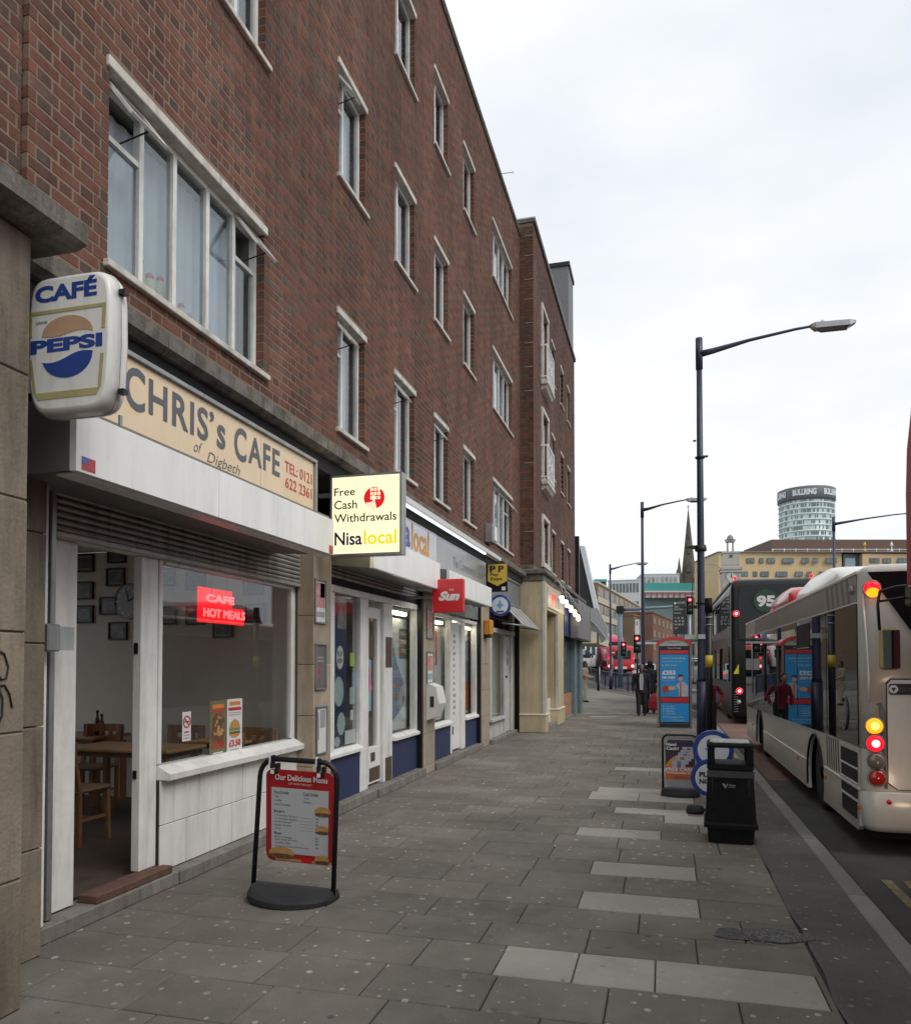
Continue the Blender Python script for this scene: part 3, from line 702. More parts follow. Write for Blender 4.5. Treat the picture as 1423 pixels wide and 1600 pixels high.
# return of the block towards the camera: courses of headers and stretchers
rt = MB(); n = int((ZB-ZL-.16)/CH)
for q in range(n):
    za = ZL+.16+q*CH; zb = za+CH-.0115; x = WX-.05
    seq = ((.14, 0), (.215, 0)) if q % 2 else ((.215, 0), (.14, 0))
    for ln, _ in seq:
        x2 = min(x+ln, BX-.112); rt.r = random.random(); rt.box(x, x2, 18.665, 18.72, za, zb); x = x2+.011
    rt.r = random.random(); rt.box(BX-.1, BX-.002, 18.661, 18.679, za, zb)
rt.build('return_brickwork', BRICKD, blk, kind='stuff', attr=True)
box('return_mortar', MORTAR, blk, WX-.06, BX-.008, 18.672, 18.676, ZL+.16, ZB)
PALEB = mat('pale_course', (.42,.34,.28), .9)
m = MB()
for zc in (4.9, 6.6, 8.4, 9.0, 9.6, 10.1, 10.7, 11.2, 11.8, 12.3): m.box(BX-.22, BX-.004, 18.657, 18.66, zc, zc+.012)
m.build('pale_course', PALEB, blk)
m = MB(); m.box(WX-.06, BX+.05, 18.63, 27.9, ZB, ZB+.07); m.build('coping', CONC, blk); box('parapet_flashing', GREYM, blk, WX-.06, BX+.06, 18.62, 27.9, ZB+.073, ZB+.11)
box('wall_core', DARK, blk, BX-3, BX-1.0, 18.8, 27.8, 3.5, ZB)
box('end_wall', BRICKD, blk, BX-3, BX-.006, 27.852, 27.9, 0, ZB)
for i, zb in enumerate((6.55, 9.2)):
    bal = MB(); y0, y1 = 19.85, 21.15; x1 = BX+.20
    bal.cbox(BX, x1, y0, y1, zb-.22, zb-.10, .02); bal.prism([(BX,zb-.34),(BX+.12,zb-.3),(x1-.03,zb-.222),(BX,zb-.222)], 'y', y0+.06, y1-.06)
    b_ = bal.build('balcony', CONCL, blk)
    ra = MB()
    for yy_ in (y0+.02, y1-.02):
        ra.box(x1-.05, x1-.02, yy_-.015, yy_+.015, zb-.1, zb+.85)
        ra.box(BX, x1-.05, yy_-.012, yy_+.012, zb+.80, zb+.84); ra.box(BX, x1-.05, yy_-.012, yy_+.012, zb-.02, zb+.01)
    ra.box(x1-.05, x1-.02, y0+.035, y1-.035, zb+.81, zb+.85); ra.box(x1-.05, x1-.02, y0+.035, y1-.035, zb-.03, zb+.0)
    for q in range(9): yy_ = y0+.13+q*.13; ra.box(x1-.042, x1-.030, yy_-.007, yy_+.007, zb, zb+.81)
    for (cy, cz, r) in ((20.5, zb+.42, .17), (20.2, zb+.42, .1), (20.8, zb+.42, .1)):
        pts = [(x1-.036, cy+r*math.cos(t), cz+r*math.sin(t)) for t in [2*PI*q/18 for q in range(19)]]; ra.tube(pts, .010, 6)
    ra.build('railing', WHITEP, b_)
# ledge round the block over the ground floor
m = MB(); m.cbox(BX-.35, BX+.32, 18.12, 27.9, 3.62, 3.78, .02); m.cbox(BX-.35, BX+.40, 18.05, 27.9, 3.783, 3.90, .02); m.cbox(BX-.35, BX+.06, 18.3, 27.88, 3.903, 4.025, .01)
m.build('cornice', CONC, blk)
# taller dark block behind the roof
bk = thing('roof_block', 'grey metal clad stair tower rising behind the far end of the brick roof', 'building', (-3.6, 27.5, 0))
CLAD = mat('grey_cladding', (.14,.14,.145), .6, var=.1)
a = aty(865, 445, 29.5); b = aty(895, 445, 29.5)
box('tower', CLAD, bk, a.x-2, b.x, 28.0, 29.5, 10, a.z-.1); box('tower_cap', BLACKM, bk, a.x-2.02, b.x+.05, 27.95, 29.55, a.z-.097, a.z+.05)


# ------------------------------------------------------------------ stone neighbour at the left edge
nb = thing('stone_building', 'stone fronted neighbouring building with a thick projecting ledge at the left edge', 'building', (-3.0, 2.5, 0))
PX_ = -2.97
zs_ = [0, .62, 1.32, 1.80, 2.44, 3.05, 3.74]
for i in range(len(zs_)-1):
    for (ya, yb) in ((1.0, 1.9), (1.9, 3.04)):
        if ya == 1.9 and i == -1: continue
        m = MB(); m.cbox(PX_-.4, PX_+random.uniform(-.002,.002), ya+.003, yb-.003 if yb < 3 else yb, zs_[i]+.003, zs_[i+1]-.003, .006); m.build('stone_block', STONE, nb)
box('joint_core', STONEJ, nb, PX_-.41, PX_-.008, 1.0, 3.032, 0, 3.72)
for i in range(len(zs_)-1):
    m = MB(); m.cbox(-3.75, -3.40, 3.045, 3.62, zs_[i]*.98+.003, zs_[i+1]*.98-.003, .005); m.build('stone_block', STONE, nb)
m = MB(); m.loft([[(-3.5,y_,3.745),(-2.86,y_,3.745),(-2.80,y_,3.77),(-2.79,y_,3.86),(-2.84,y_,3.885),(-3.5,y_,3.93)] for y_ in (.6, 3.22)]); m.build('ledge', CONC, nb)
brick_wall(nb, WX-.035, 1.4, 3.41, ZL+.04, ZL+.04+CH*45, [], 120, BRICKD, BRICKH, .05)
GRAF = mat('graffiti_ink', (.015,.015,.018), .6, var=0)
m = MB()
def gp(t): return (PX_+.004, *t)
def gq(px, py): p = atx(px, py, PX_); return (p.y, p.z)
for path in ([gq(0,1018),gq(6,1022),gq(12,1042),gq(9,1060),gq(1,1062),gq(-6,1052)],[gq(-4,1072),gq(6,1070),gq(14,1085),gq(18,1106)],[gq(-2,1076),gq(3,1092),gq(2,1118),gq(-4,1132)]):
    m.tube([gp(t) for t in path], .0045, 5)
tag(m.build('graffiti', GRAF), 'black scrawled graffiti tag on the stone at the left edge', 'graffiti')
# ------------------------------------------------------------------ cafe shopfront
F = -3.65
POST = lambda name, par, m, y0, y1, z0, z1, x: box(name, m, par, x, x+.004, y0, y1, z0, z1)
TILEW = mat('white_tile', (.78,.775,.745), .3, var=.05, scale=4, dirt=.2)
cf = thing('cafe_shopfront', 'white cafe shopfront with an open doorway, big window and a cream painted name board', 'shopfront', (F, 5.5, 0))
# plinth and step
for (ya, yb, xt) in ((3.60, 5.05, -3.50), (5.055, 6.4, -3.49), (6.405, 7.56, -3.47)):
    m = MB(); m.cbox(F-.3, xt, ya, yb, 0, .10, .008); m.build('plinth', PLINTH, cf)
STEP = mat('red_step', (.12,.06,.045), .75, var=.3, scale=14, dirt=.3)
box('door_step', STEP, cf, F-.02, -3.515, 4.20, 4.99, .101, .155, .006)
# frames
def frame(name, y0, y1, z0, z1, x0=F-.06, x1=F+.012, par=None, m=WHITEP): return box(name, m, par or cf, x0, x1, y0, y1, z0, z1, .005)
frame('door_jamb', 3.93, 4.135, .11, 2.43, F-.12)
frame('mullion', 4.755, 4.945, .156, 2.43, F-.05, F+.02)
box('latch_plate', BLACKM, cf, F-.035, F-.005, 4.747, 4.7535, 1.72, 1.80); box('latch_plate', BLACKM, cf, F-.035, F-.005, 4.747, 4.7535, .82, .88)
frame('window_jamb', 7.10, 7.37, .80, 2.43, F-.06, F+.02)
frame('head_rail', 3.93, 7.40, 2.433, 2.50, F-.08, F+.065)
frame('glazing_bead', 4.95, 4.99, .90, 2.43, F-.02, F+.03); frame('glazing_bead', 7.06, 7.095, .90, 2.43, F-.02, F+.03); frame('glazing_bead', 5.03, 7.06, 2.40, 2.43, F-.02, F+.03)
m = MB(); m.loft([[(F-.05,y_,.785),(F+.13,y_,.785),(F+.135,y_,.83),(F+.03,y_,.885),(F-.05,y_,.89)] for y_ in (4.95, 7.42)]); m.build('window_sill', WHITEP, cf)
box('window_pane', GLASS, cf, F-.004, F+.004, 4.99, 7.06, .89, 2.40)
box('stall_backing', JOINT, cf, F-.05, F+.035, 4.95, 7.42, .10, .783)
for r_ in range(2):
    za = .105+r_*.34; y = 4.95; first = .17 if r_ else .33
    while y < 7.40:
        wd_ = first if first else .33; first = None; e = min(y+wd_, 7.42)
        m = MB(); m.cbox(F+.036, F+.050, y+.0035, e-.0035, za+.003, za+.337, .003); m.build('wall_tile', TILEW, cf); y = e
# shutter guides, post, alarm box
box('corner_post', WHITEP, cf, -3.62, -3.50, 3.66, 3.745, .11, 2.80, .006)
box('guide_recess', DARK, cf, F-.1, F-.06, 3.70, 3.93, .1, 2.5)
box('shutter_guide', GREYM, cf, -3.64, -3.56, 3.83, 3.87, .11, 2.72, .004)
box('shutter_guide', BLACKM, cf, F+.0, -3.50, 7.39, 7.43, .10, 2.72); box('corner_post', WHITEP, cf, -3.60, -3.425, 7.435, 7.54, .60, 2.75, .005)
ab = thing('junction_box', 'grey metal box with a glass cover on the white post left of the cafe door', 'box', (-3.50, 3.7, 1.8))
box('casing', GREYM, ab, -3.498, -3.40, 3.64, 3.74, 1.72, 1.88, .008); box('cover', glassm('clear_cover', (.8,.85,.85)), ab, -3.498, -3.45, 3.745, 3.90, 1.73, 1.87)
# roller shutter box and slats
sh = M1('box', -3.60, -3.595, 3.86, 7.42, 2.50, 2.74).build('roller_shutter', DARK, cf)
for i in range(7):
    za = 2.465+i*.043; m = MB(); m.loft([[(-3.594,y_,za),(-3.577,y_,za+.006),(-3.570,y_,za+.02),(-3.577,y_,za+.034),(-3.594,y_,za+.040)] for y_ in (3.875, 7.385)]); m.build('slat', SLAT, sh)
box('shutter_foot', SLAT, sh, -3.60, -3.56, 3.87, 7.385, 2.43, 2.462, .005)
# fascia box
FW = mat('fascia_white', (.86,.86,.84), .3, var=.03, scale=2, dirt=.13)
FE = mat('fascia_end_grey', (.17,.16,.15), .6, var=.1)
for i, (ya, yb) in enumerate(((3.33, 4.665), (4.67, 5.50), (5.504, 6.58))):
    m = MB(); m.prism([(-2.99,2.66),(-2.95,2.66),(-2.95,2.985+.0*i),(-3.0,2.99),(-3.0,2.67)], 'y', ya, yb); m.build('fascia_panel', FW, cf)
m = MB(); m.prism([(-3.62,2.70),(-2.992,2.665),(-2.992,3.02),(-3.62,3.06)], 'y', 3.334, 6.576); m.build('fascia_box', FE, cf)
box('fascia_soffit_lip', FW, cf, -3.10, -2.991, 3.36, 6.56, 2.648, 2.663); 
box('end_panel', FE, cf, -3.62, -2.99, 3.327, 3.3335, 2.66, 3.06)
# name board
BOARD = mat('name_board_cream', (.80,.63,.42), .45, var=.05, scale=2, dirt=.06)
sb = thing('name_board', 'cream cafe name board lettered in grey with a red telephone number', 'sign', (-3.12, 5, 3.3))
for (ya, yb) in ((3.50, 5.498), (5.502, 6.46)): box('panel', BOARD, sb, -3.13, -3.10, ya, yb, 3.02, 3.50)
box('frame', GREYM, sb, -3.15, -3.075, 3.50, 6.50, 3.502, 3.535, .004); box('frame', GREYM, sb, -3.15, -3.075, 6.462, 6.50, 3.02, 3.501, .004)
box('board_backing', FE, sb, -3.36, -3.135, 3.5, 6.49, 3.0, 3.50)
LETG = mat('letter_grey', (.095,.10,.115), .5, var=.05); LETR = mat('letter_red', (.55,.035,.02), .5, var=.05)
xl_ = -3.097
def zp(px, py): return atx(px, py, xl_)
a = zp(198, 600); 
def wf(name, txt, pl, pr, bold=0.0, shear=0.0, mtl=None, space=1.0):
    """pl = (px, ytop, ybottom) at the left end; pr = (px) right end"""
    t0 = zp(pl[0], pl[1]); b0 = zp(pl[0], pl[2]); r0 = zp(pr, pl[1])
    return word(name, mtl, sb, txt, (xl_, t0.y, b0.z), UY, UZ, abs(zp(pr, 0).y-t0.y), t0.z-b0.z, bold, shear, space)
zt_, zb_ = 3.445, 3.215
def wy(name, txt, p0, p1, z0, z1, mtl, bold=0, shear=0, space=1.0): 
    ya, yb = zp(p0, 600).y, zp(p1, 600).y
    return word(name, mtl, sb, txt, (xl_, ya, z0), UY, UZ, yb-ya, z1-z0, bold, shear, space)
wy('lettering', 'C', 195, 227, 3.195, 3.46, LETG, .02); wy('lettering', 'HRIS', 233, 326, 3.215, 3.445, LETG, .020, 0, 1.12)
wy('lettering', "\u2019", 328, 335, 3.37, 3.45, LETG, .02); wy('lettering', 's', 340, 353, 3.215, 3.39, LETG, .02)
wy('lettering', 'C', 367, 386, 3.195, 3.45, LETG, .02); wy('lettering', 'AFE', 389, 438, 3.215, 3.435, LETG, .020, 0, 1.12)
wy('script_lettering', 'of', 304, 317, 3.11, 3.19, LETG, -.01, .35); wy('script_lettering', 'Digbeth', 325, 376, 3.055, 3.155, LETG, -.01, .3)
wy('phone_number', 'TEL: 0121', 446, 488, 3.29, 3.385, LETR, .008); wy('phone_number', '622 2361', 447, 488, 3.155, 3.25, LETR, .008)
stk = thing('flag_sticker', 'small red and blue flag sticker on the left end of the cafe fascia', 'sticker', (-2.948, 3.42, 2.72))
box('field', mat('sticker_red', (.5,.06,.06), .5), stk, -2.9497, -2.9475, 3.37, 3.47, 2.675, 2.745); box('canton', mat('sticker_blue', (.10,.14,.4), .5), stk, -2.9473, -2.946, 3.37, 3.42, 2.71, 2.745)
st2 = thing('flag_sticker', 'tiny red sticker at the right end of the cafe fascia beside the glowing sign', 'sticker', (-2.948, 6.52, 2.70)); box('field', MC['sticker_red'], st2, -2.9497, -2.947, 6.48, 6.56, 2.665, 2.74)

# ------------------------------------------------------------------ cafe room
IW = mat('cafe_wall', (.72,.73,.66), .8, var=.04); IFL = mat('cafe_floor', (.07,.055,.045), .5, var=.2); ICE = mat('cafe_ceiling', (.8,.8,.77), .9)
m = MB(); m.quad((-8,3.3,.12),(-3.71,3.3,.12),(-3.71,7.56,.12),(-8,7.56,.12)); m.build('cafe_floor', IFL, kind='structure')
m = MB(); m.box(-8,-3.72,7.56,7.6,.1,2.95); m.box(-8.05,-8,3.3,3.8,.1,2.95); m.box(-8.05,-8,7.2,7.6,.1,2.95); m.box(-8.05,-8,3.8,7.2,.1,.9); m.box(-8.05,-8,3.8,7.2,2.75,2.95); m.box(-8,-3.80,3.2,3.3,.1,2.95); m.build('cafe_wall', IW, kind='structure')
tag(box('rear_window', GLASS, None, -8.03, -8.025, 3.8, 7.2, .9, 2.75), 'wide window in the back wall of the cafe', 'window')  # added out of view so sky light through its opening brightens the room
m = MB(); m.box(-8,-3.72,3.3,7.56,2.951,3.0); m.build('cafe_ceiling', ICE, kind='structure')
m = MB(); m.box(-3.74,-3.72,3.2,7.5,2.50,2.94); m.build('window_header', ICE, kind='structure')
ARTM = mat('photo_print', (.10,.11,.115), .3, var=.7, scale=14); MATT = mat('picture_mount', (.32,.32,.29), .6)
pics = [(133,880,'small'),(183,866,''),(181,902,''),(132,923,''),(170,947,''),(132,960,''),(184.5,986,''),(259,902,''),(261,962,''),(306,908,''),(306,962,''),(396,915,''),(400,958,''),(349,982,'')]
plabels = ['topmost dark framed picture seen at the left of the open doorway','uppermost framed picture at the centre of the doorway','framed picture just below the uppermost one in the doorway','second framed picture from the top at the left of the doorway','framed picture level with the wall clock','third framed picture down at the left of the doorway','lowest framed picture seen through the doorway','framed picture at the top left corner of the cafe window','framed picture low at the left side of the cafe window','framed picture just left of the top of the red neon sign','framed picture left of the lower half of the red neon sign','upper framed picture right of the red neon sign','lower framed picture right of the red neon sign','framed picture directly beneath the red neon sign']
for (px, py, _), lb in zip(pics, plabels):
    c = aty(px, py, 7.55); pt = thing('framed_picture', lb, 'picture', (c.x, 7.55, c.z), 'framed pictures on the cafe wall')
    w_, h_ = .125, .105
    m = MB()
    for (x0,x1,z0,z1) in ((-w_,w_,h_-.018,h_),(-w_,w_,-h_,-h_+.018),(-w_,-w_+.018,-h_+.018,h_-.018),(w_-.018,w_,-h_+.018,h_-.018)): m.box(c.x+x0,c.x+x1,7.53,7.558,c.z+z0,c.z+z1)
    m.build('frame', BLACKM, pt); box('mount', MATT, pt, c.x-w_+.018, c.x+w_-.018, 7.545, 7.558, c.z-h_+.018, c.z+h_-.018); box('print', ARTM, pt, c.x-.085, c.x+.085, 7.541, 7.5445, c.z-.062, c.z+.062)
c = aty(203, 940, 7.55); ck = thing('wall_clock', 'round silver wall clock half hidden by the white door mullion', 'clock', (c.x, 7.55, c.z))
M1('lathe', [(.20,0),(.21,-.02),(.19,-.035),(.185,-.02)], (c.x,7.555,c.z), 28, True, 'y').build('rim', GREYM, ck); M1('disc', (c.x,7.53,c.z), .185, 'y', 28, .004).build('dial', mat('clock_dial', (.35,.42,.45), .4), ck)
m = MB()
for q in range(12): t = q*PI/6; m.bar((c.x+.13*math.sin(t),7.528,c.z+.13*math.cos(t)),(c.x+.17*math.sin(t),7.528,c.z+.17*math.cos(t)),.014,.003,(0,1,0))
m.build('hour_marks', WHITEC, ck); m = MB(); m.bar((c.x,7.524,c.z),(c.x+.08,7.524,c.z+.05),.012,.003,(0,1,0)); m.bar((c.x,7.524,c.z),(c.x-.03,7.524,c.z+.13),.009,.003,(0,1,0)); m.build('hands', BLACKM, ck)
WOOD = mat('table_wood', (.42,.25,.12), .35, var=.12, scale=8); WOODD = mat('chair_wood', (.26,.13,.06), .4, var=.15, scale=8); SEATM = mat('seat_pad', (.20,.13,.08), .6)
def table(x, y, lx, ly, label):
    t = thing('cafe_table', label, 'table', (x, y, .12), 'cafe tables')
    box('tabletop', WOOD, t, x-lx/2, x+lx/2, y-ly/2, y+ly/2, .84, .87, .006)
    box('apron', WOODD, t, x-lx/2+.06, x+lx/2-.06, y-ly/2+.06, y+ly/2-.06, .79, .838)
    for sx in (-1,1):
        for sy in (-1,1): box('leg', WOODD, t, x+sx*(lx/2-.06)-.025, x+sx*(lx/2-.06)+.025, y+sy*(ly/2-.06)-.025, y+sy*(ly/2-.06)+.025, .121, .789)
    return t
def chair(label, x, y, rz):
    t = thing('cafe_chair', label, 'chair', (0,0,0), 'wooden cafe chairs')
    m = MB(); m.cbox(-.21,.21,-.2,.2,.44,.475,.012); m.build('seat', SEATM, t)
    for sx in (-1,1):
        m = MB(); m.bar((sx*.19,.18,0),(sx*.18,.17,.44),.035,.035); m.build('leg', WOODD, t)
        m = MB(); m.loft([[(sx*.19-.018,-.19,0),(sx*.19+.018,-.19,0),(sx*.19+.018,-.155,0),(sx*.19-.018,-.155,0)],[(sx*.19-.018,-.19,.45),(sx*.19+.018,-.19,.45),(sx*.19+.018,-.155,.45),(sx*.19-.018,-.155,.45)],[(sx*.19-.015,-.27,.88),(sx*.19+.015,-.27,.88),(sx*.19+.015,-.24,.88),(sx*.19-.015,-.24,.88)]]); m.build('leg', WOODD, t)
    # curved backrest board with three slots
    b = MB()
    def arc(x): return -.25-.05*(1-(x/.22)**2)
    def seg(xa, xb, za, zb):
        n = 4; b.loft([[(x,arc(x)-.012+(.83-z)*.1,z) for z in (za,zb)][:1]+[(x,arc(x)+.012+(.83-z)*.1,z) for z in (za,)]+[(x,arc(x)+.012+(.83-z)*.1,zb),(x,arc(x)-.012+(.83-z)*.1,zb)] for x,z in [(xa+(xb-xa)*i/n, za) for i in range(n+1)]])
    seg(-.22,.22,.80,.88); seg(-.22,.22,.68,.745)
    for xa, xb in ((-.22,-.13),(-.07,-.035),(.035,.07),(.13,.22)): seg(xa, xb, .745, .80)
    b.build('backrest', WOODD, t)
    box('stretcher', WOODD, t, -.17, .17, -.01, .01, .2, .225); box('stretcher', WOODD, t, -.19, -.17, -.15, .15, .2, .225); box('stretcher', WOODD, t, .17, .19, -.15, .15, .2, .225)
    t.location = (x, y, .121); t.rotation_euler.z = rz
    return t
table(-4.83, 6.25, 1.15, .62, 'light topped wooden table across the cafe doorway')
table(-6.35, 7.15, 1.1, .6, 'dark edged table at the back of the cafe under the sauce bottles')
table(-4.35, 7.1, .62, .6, 'small wooden table in the right corner of the cafe window')
chair('wooden chair pulled up in front of the table just inside the doorway', -4.88, 5.55, 0)
chair('wooden slot backed chair at the right end of the long table behind the window posters', -4.05, 6.25, PI/2)
chair('wooden slot backed chair behind the long table near the door mullion', -4.85, 6.85, PI)
chair('wooden slot backed chair at the right end of the cafe window', -3.98, 6.75, R(170))
chair('wooden slot backed chair by the back table seen through the doorway', -5.75, 6.75, R(190))
for i, (px, py, lb, cl) in enumerate(((152,1105,'tall dark sauce bottle on the back table, the left one of the pair',(.06,.02,.015)),(159,1108,'shorter red sauce bottle right of the tall one on the back table',(.16,.02,.015)))):
    c = aty(px, 1130, 7.1); b_ = thing('sauce_bottle', lb, 'bottle', (c.x, 7.1, .871)); h = .24-.04*i
    M1('lathe', [(.028,0),(.032,.01),(.032,h*.6),(.014,h*.8),(.012,h)], (c.x,7.1,.871), 12).build('body', mat('sauce%d' % i, cl, .2), b_); M1('lathe', [(.016,h),(.014,h+.03)], (c.x,7.1,.8715), 10).build('cap', BLACKM, b_)

# ------------------------------------------------------------------ window cards and neon
def card(name, label, cat, p0, p1, x, matl, bits=(), grp=None):
    """flat card on the plane x; p0 top-left pixel, p1 bottom-right pixel of the photograph"""
    a = atx(*p0, x); b = atx(*p1, x); t = thing(name, label, cat, (x, (a.y+b.y)/2, b.z), grp)
    z0, z1 = b.z, a.z; box('card', matl, t, x-.0012, x, a.y, b.y, z0, z1)
    for (n_, u0, u1, v0, v1, mm) in bits:
        box(n_, mm, t, x+.0004, x+.0012, a.y+(b.y-a.y)*u0, a.y+(b.y-a.y)*u1, z0+(z1-z0)*v0, z0+(z1-z0)*v1)
    return t, a.y, b.y, z0, z1
PAPER = mat('paper_white', (.70,.70,.68), .5, var=.03); PRED = mat('print_red', (.52,.03,.03), .5); PORG = mat('print_orange', (.66,.22,.04), .5); PBUN = mat('print_bun', (.50,.27,.09), .6, var=.2, scale=40)
PGRN = mat('print_green', (.14,.26,.06), .6, var=.3, scale=60); PBRN = mat('print_brown', (.14,.07,.04), .6, var=.5, scale=50); PBLK = mat('print_black', (.03,.03,.035), .5, var=0); PGRY = mat('print_grey', (.34,.34,.35), .5, var=.2, scale=40); POLV = mat('print_olive', (.16,.15,.075), .5)
xc = F+.0075
t, y0, y1, z0, z1 = card('no_smoking_sign', 'small white no smoking notice in the lower left of the cafe window', 'notice', (285,1113), (298,1157), xc, PAPER, (('lines',.15,.85,.08,.12,PGRY),('lines',.15,.85,.18,.22,PGRY),('lines',.2,.8,.28,.33,PRED)))
cy, cz = (y0+y1)/2, z0+(z1-z0)*.66; m = MB(); m.tube([(xc+.002,cy+.045*math.cos(q*PI/10),cz+.045*math.sin(q*PI/10)) for q in range(21)], .005, 5); m.bar((xc+.002,cy-.03,cz+.03),(xc+.002,cy+.03,cz-.03),.009,.003,(1,0,0)); m.build('ring', PRED, t)
box('cigarette', PBLK, t, xc+.0013, xc+.002, cy-.03, cy+.03, cz-.005, cz+.004)
t, y0, y1, z0, z1 = card('food_poster', 'olive food poster priced in red at the left of the pair in the cafe window', 'poster', (328,1096), (353,1178), xc, POLV, (('heading',.15,.85,.86,.93,PORG),('heading',.1,.9,.79,.835,PRED),('lines',.2,.8,.04,.06,PAPER)))
m = MB()
for q in range(26): m.disc((xc+.0013+q*.00005, y0+(y1-y0)*random.uniform(.2,.8), z0+(z1-z0)*random.uniform(.3,.7)), random.uniform(.02,.045), 'x', 9, .0003)
m.build('food_print', PBRN, t); m = MB()
for q in range(16): m.disc((xc+.0029+q*.00005, y0+(y1-y0)*random.uniform(.2,.8), z0+(z1-z0)*random.uniform(.32,.7)), random.uniform(.01,.022), 'x', 7, .0003)
m.build('food_highlight', PBUN, t)
word('price', PRED, t, '\u00a33.50', (xc+.004, y0+(y1-y0)*.12, z0+(z1-z0)*.13), UY, UZ, (y1-y0)*.76, (z1-z0)*.14, .03)
t, y0, y1, z0, z1 = card('food_poster', 'white burger poster priced in red at the right of the pair in the cafe window', 'poster', (355,1093), (378,1172), xc, PAPER, (('heading',.15,.85,.88,.95,PORG),('heading',.08,.92,.78,.84,PRED),('lines',.1,.9,.73,.745,PGRY),('lines',.1,.9,.69,.705,PGRY),('lines',.2,.8,.03,.05,PGRY)))
cy = (y0+y1)/2; h = z1-z0; m = MB(); m.loft([[(xc+q,cy+.085*math.cos(k*PI/10),z0+h*.45+.075*math.sin(k*PI/10)) for k in range(11)] for q in (.0014,.002)]); m.loft([[(xc+q,cy-.085*math.cos(k*PI/8),z0+h*.34-.035*math.sin(k*PI/8)) for k in range(9)] for q in (.0014,.002)]); m.build('bun_print', PBUN, t)
box('salad_print', PGRN, t, xc+.0015, xc+.0021, cy-.09, cy+.09, z0+h*.40, z0+h*.45); box('patty_print', PBRN, t, xc+.0015, xc+.0021, cy-.088, cy+.088, z0+h*.34, z0+h*.385)
word('price', PRED, t, '\u00a33.50', (xc+.004, y0+(y1-y0)*.12, z0+(z1-z0)*.10), UY, UZ, (y1-y0)*.76, h*.13, .03)
# neon sign behind the glass
xn = -3.80; a = atx(313, 914, xn); b = atx(384, 978, xn)
ne = thing('neon_sign', 'glowing red neon cafe sign hanging behind the cafe window', 'neon sign', (xn, a.y, b.z))
NEON = emitm('neon_red', (1.0, .15, .16), 1.6)
NPAN = mat('neon_panel_glow', (.25,.01,.012), .6, emit=(1,.006,.012), es=1.0, var=0, spec=.1)  # panel emission stands in for the red light the tubes throw on it
ym, yb_ = a.y+(b.y-a.y)*.72, b.y
pan = MB(); zm = a.z-(a.z-b.z)*.52
pan.box(xn-.03, xn-.02, a.y, ym, zm, a.z-.01); pan.box(xn-.03, xn-.02, a.y, b.y, b.z+.0, zm-.0005); pan.build('glow_panel', NPAN, ne)
def neon_text(txt, y0, y1, z0, z1, r, x):
    c = bpy.data.curves.new('neon', 'FONT'); c.body = txt; c.size = 1; c.fill_mode = 'NONE'; c.resolution_u = 3; c.bevel_depth = 0
    o = bpy.data.objects.new('n', c); me = bpy.data.meshes.new_from_object(o)
    vs = [v.co.copy() for v in me.vertices]; es = [tuple(e.vertices) for e in me.edges]
    bpy.data.objects.remove(o); bpy.data.curves.remove(c); bpy.data.meshes.remove(me)
    xa, xb = min(v.x for v in vs), max(v.x for v in vs); za, zb = min(v.y for v in vs), max(v.y for v in vs)
    P = [Vector((x, y0+(v.x-xa)/(xb-xa)*(y1-y0), z0+(v.y-za)/(zb-za)*(z1-z0))) for v in vs]
    m = MB()
    for i, j in es:
        if (P[i]-P[j]).length > 1e-4: m.tube([P[i], P[j]], r, 5, False)
    m.build('neon_tube', NEON, ne)
neon_text('CAFE', a.y+.08, ym-.02, zm+.03, a.z-.07, .006, xn+.01)
neon_text('HOT MEALS', a.y+.04, b.y-.04, b.z+.05, zm-.03, .006, xn+.01)
m = MB(); m.tube([(xn-.02,a.y+.2,a.z-.06),(xn-.02,a.y+.2,2.5)], .003, 5); m.tube([(xn-.02,ym-.1,a.z-.06),(xn-.02,ym-.1,2.5)], .003, 5); m.build('hanging_chain', BLACKM, ne)

# ------------------------------------------------------------------ tiled pilasters with poster frames
BEIGE = mat('beige_tile', (.40,.33,.245), .5, var=.12, scale=5, dirt=.3, rv=.08)
def pilaster(y0, y1, label, top=2.62, x=-3.42):
    t = thing('pilaster', label, 'pilaster', (x, (y0+y1)/2, 0)); box('core', STONEJ, t, F, x-.012, y0+.003, y1-.003, 0, top)
    z = .0; rows = [.0,.12,.6,1.12,1.64,2.14,top]
    for i in range(len(rows)-1): m = MB(); m.cbox(F+.05, x, y0, y1, rows[i]+.0025, rows[i+1]-.0025, .004); m.build('tile', BEIGE, t)
    return t
pilaster(7.57, 7.95, 'beige tiled pilaster with three poster frames right of the cafe window', 2.75) if False else None
pilaster(7.15, 7.57, 'beige tiled pilaster with three poster frames between the cafe and the lit shop', 3.2)
pilaster(10.87, 11.45, 'beige tiled pilaster between the two halves of the lit shop', 3.0)
pilaster(14.63, 15.33, 'pale pilaster with an amber box between the lit shop and the white unit', 3.2)
def pframe(label, p0, p1, kindm, bits=()):
    t, y0, y1, z0, z1 = card('framed_flyer', label, 'poster frame', p0, p1, -3.412, kindm, bits, 'poster frames on the pilasters')
    m = MB(); e = .018; x0, x1 = -3.418, -3.398
    m.cbox(x0,x1,y0-e,y1+e,z1,z1+e,.003); m.cbox(x0,x1,y0-e,y1+e,z0-e,z0,.003); m.cbox(x0,x1,y0-e,y0,z0+.001,z1-.001,.003); m.cbox(x0,x1,y1,y1+e,z0+.001,z1-.001,.003); m.build('frame', GREYM, t); return t
PINK = mat('print_pink', (.56,.25,.24), .5, var=.5, scale=22); PSKY = mat('print_skyblue', (.25,.38,.5), .5)
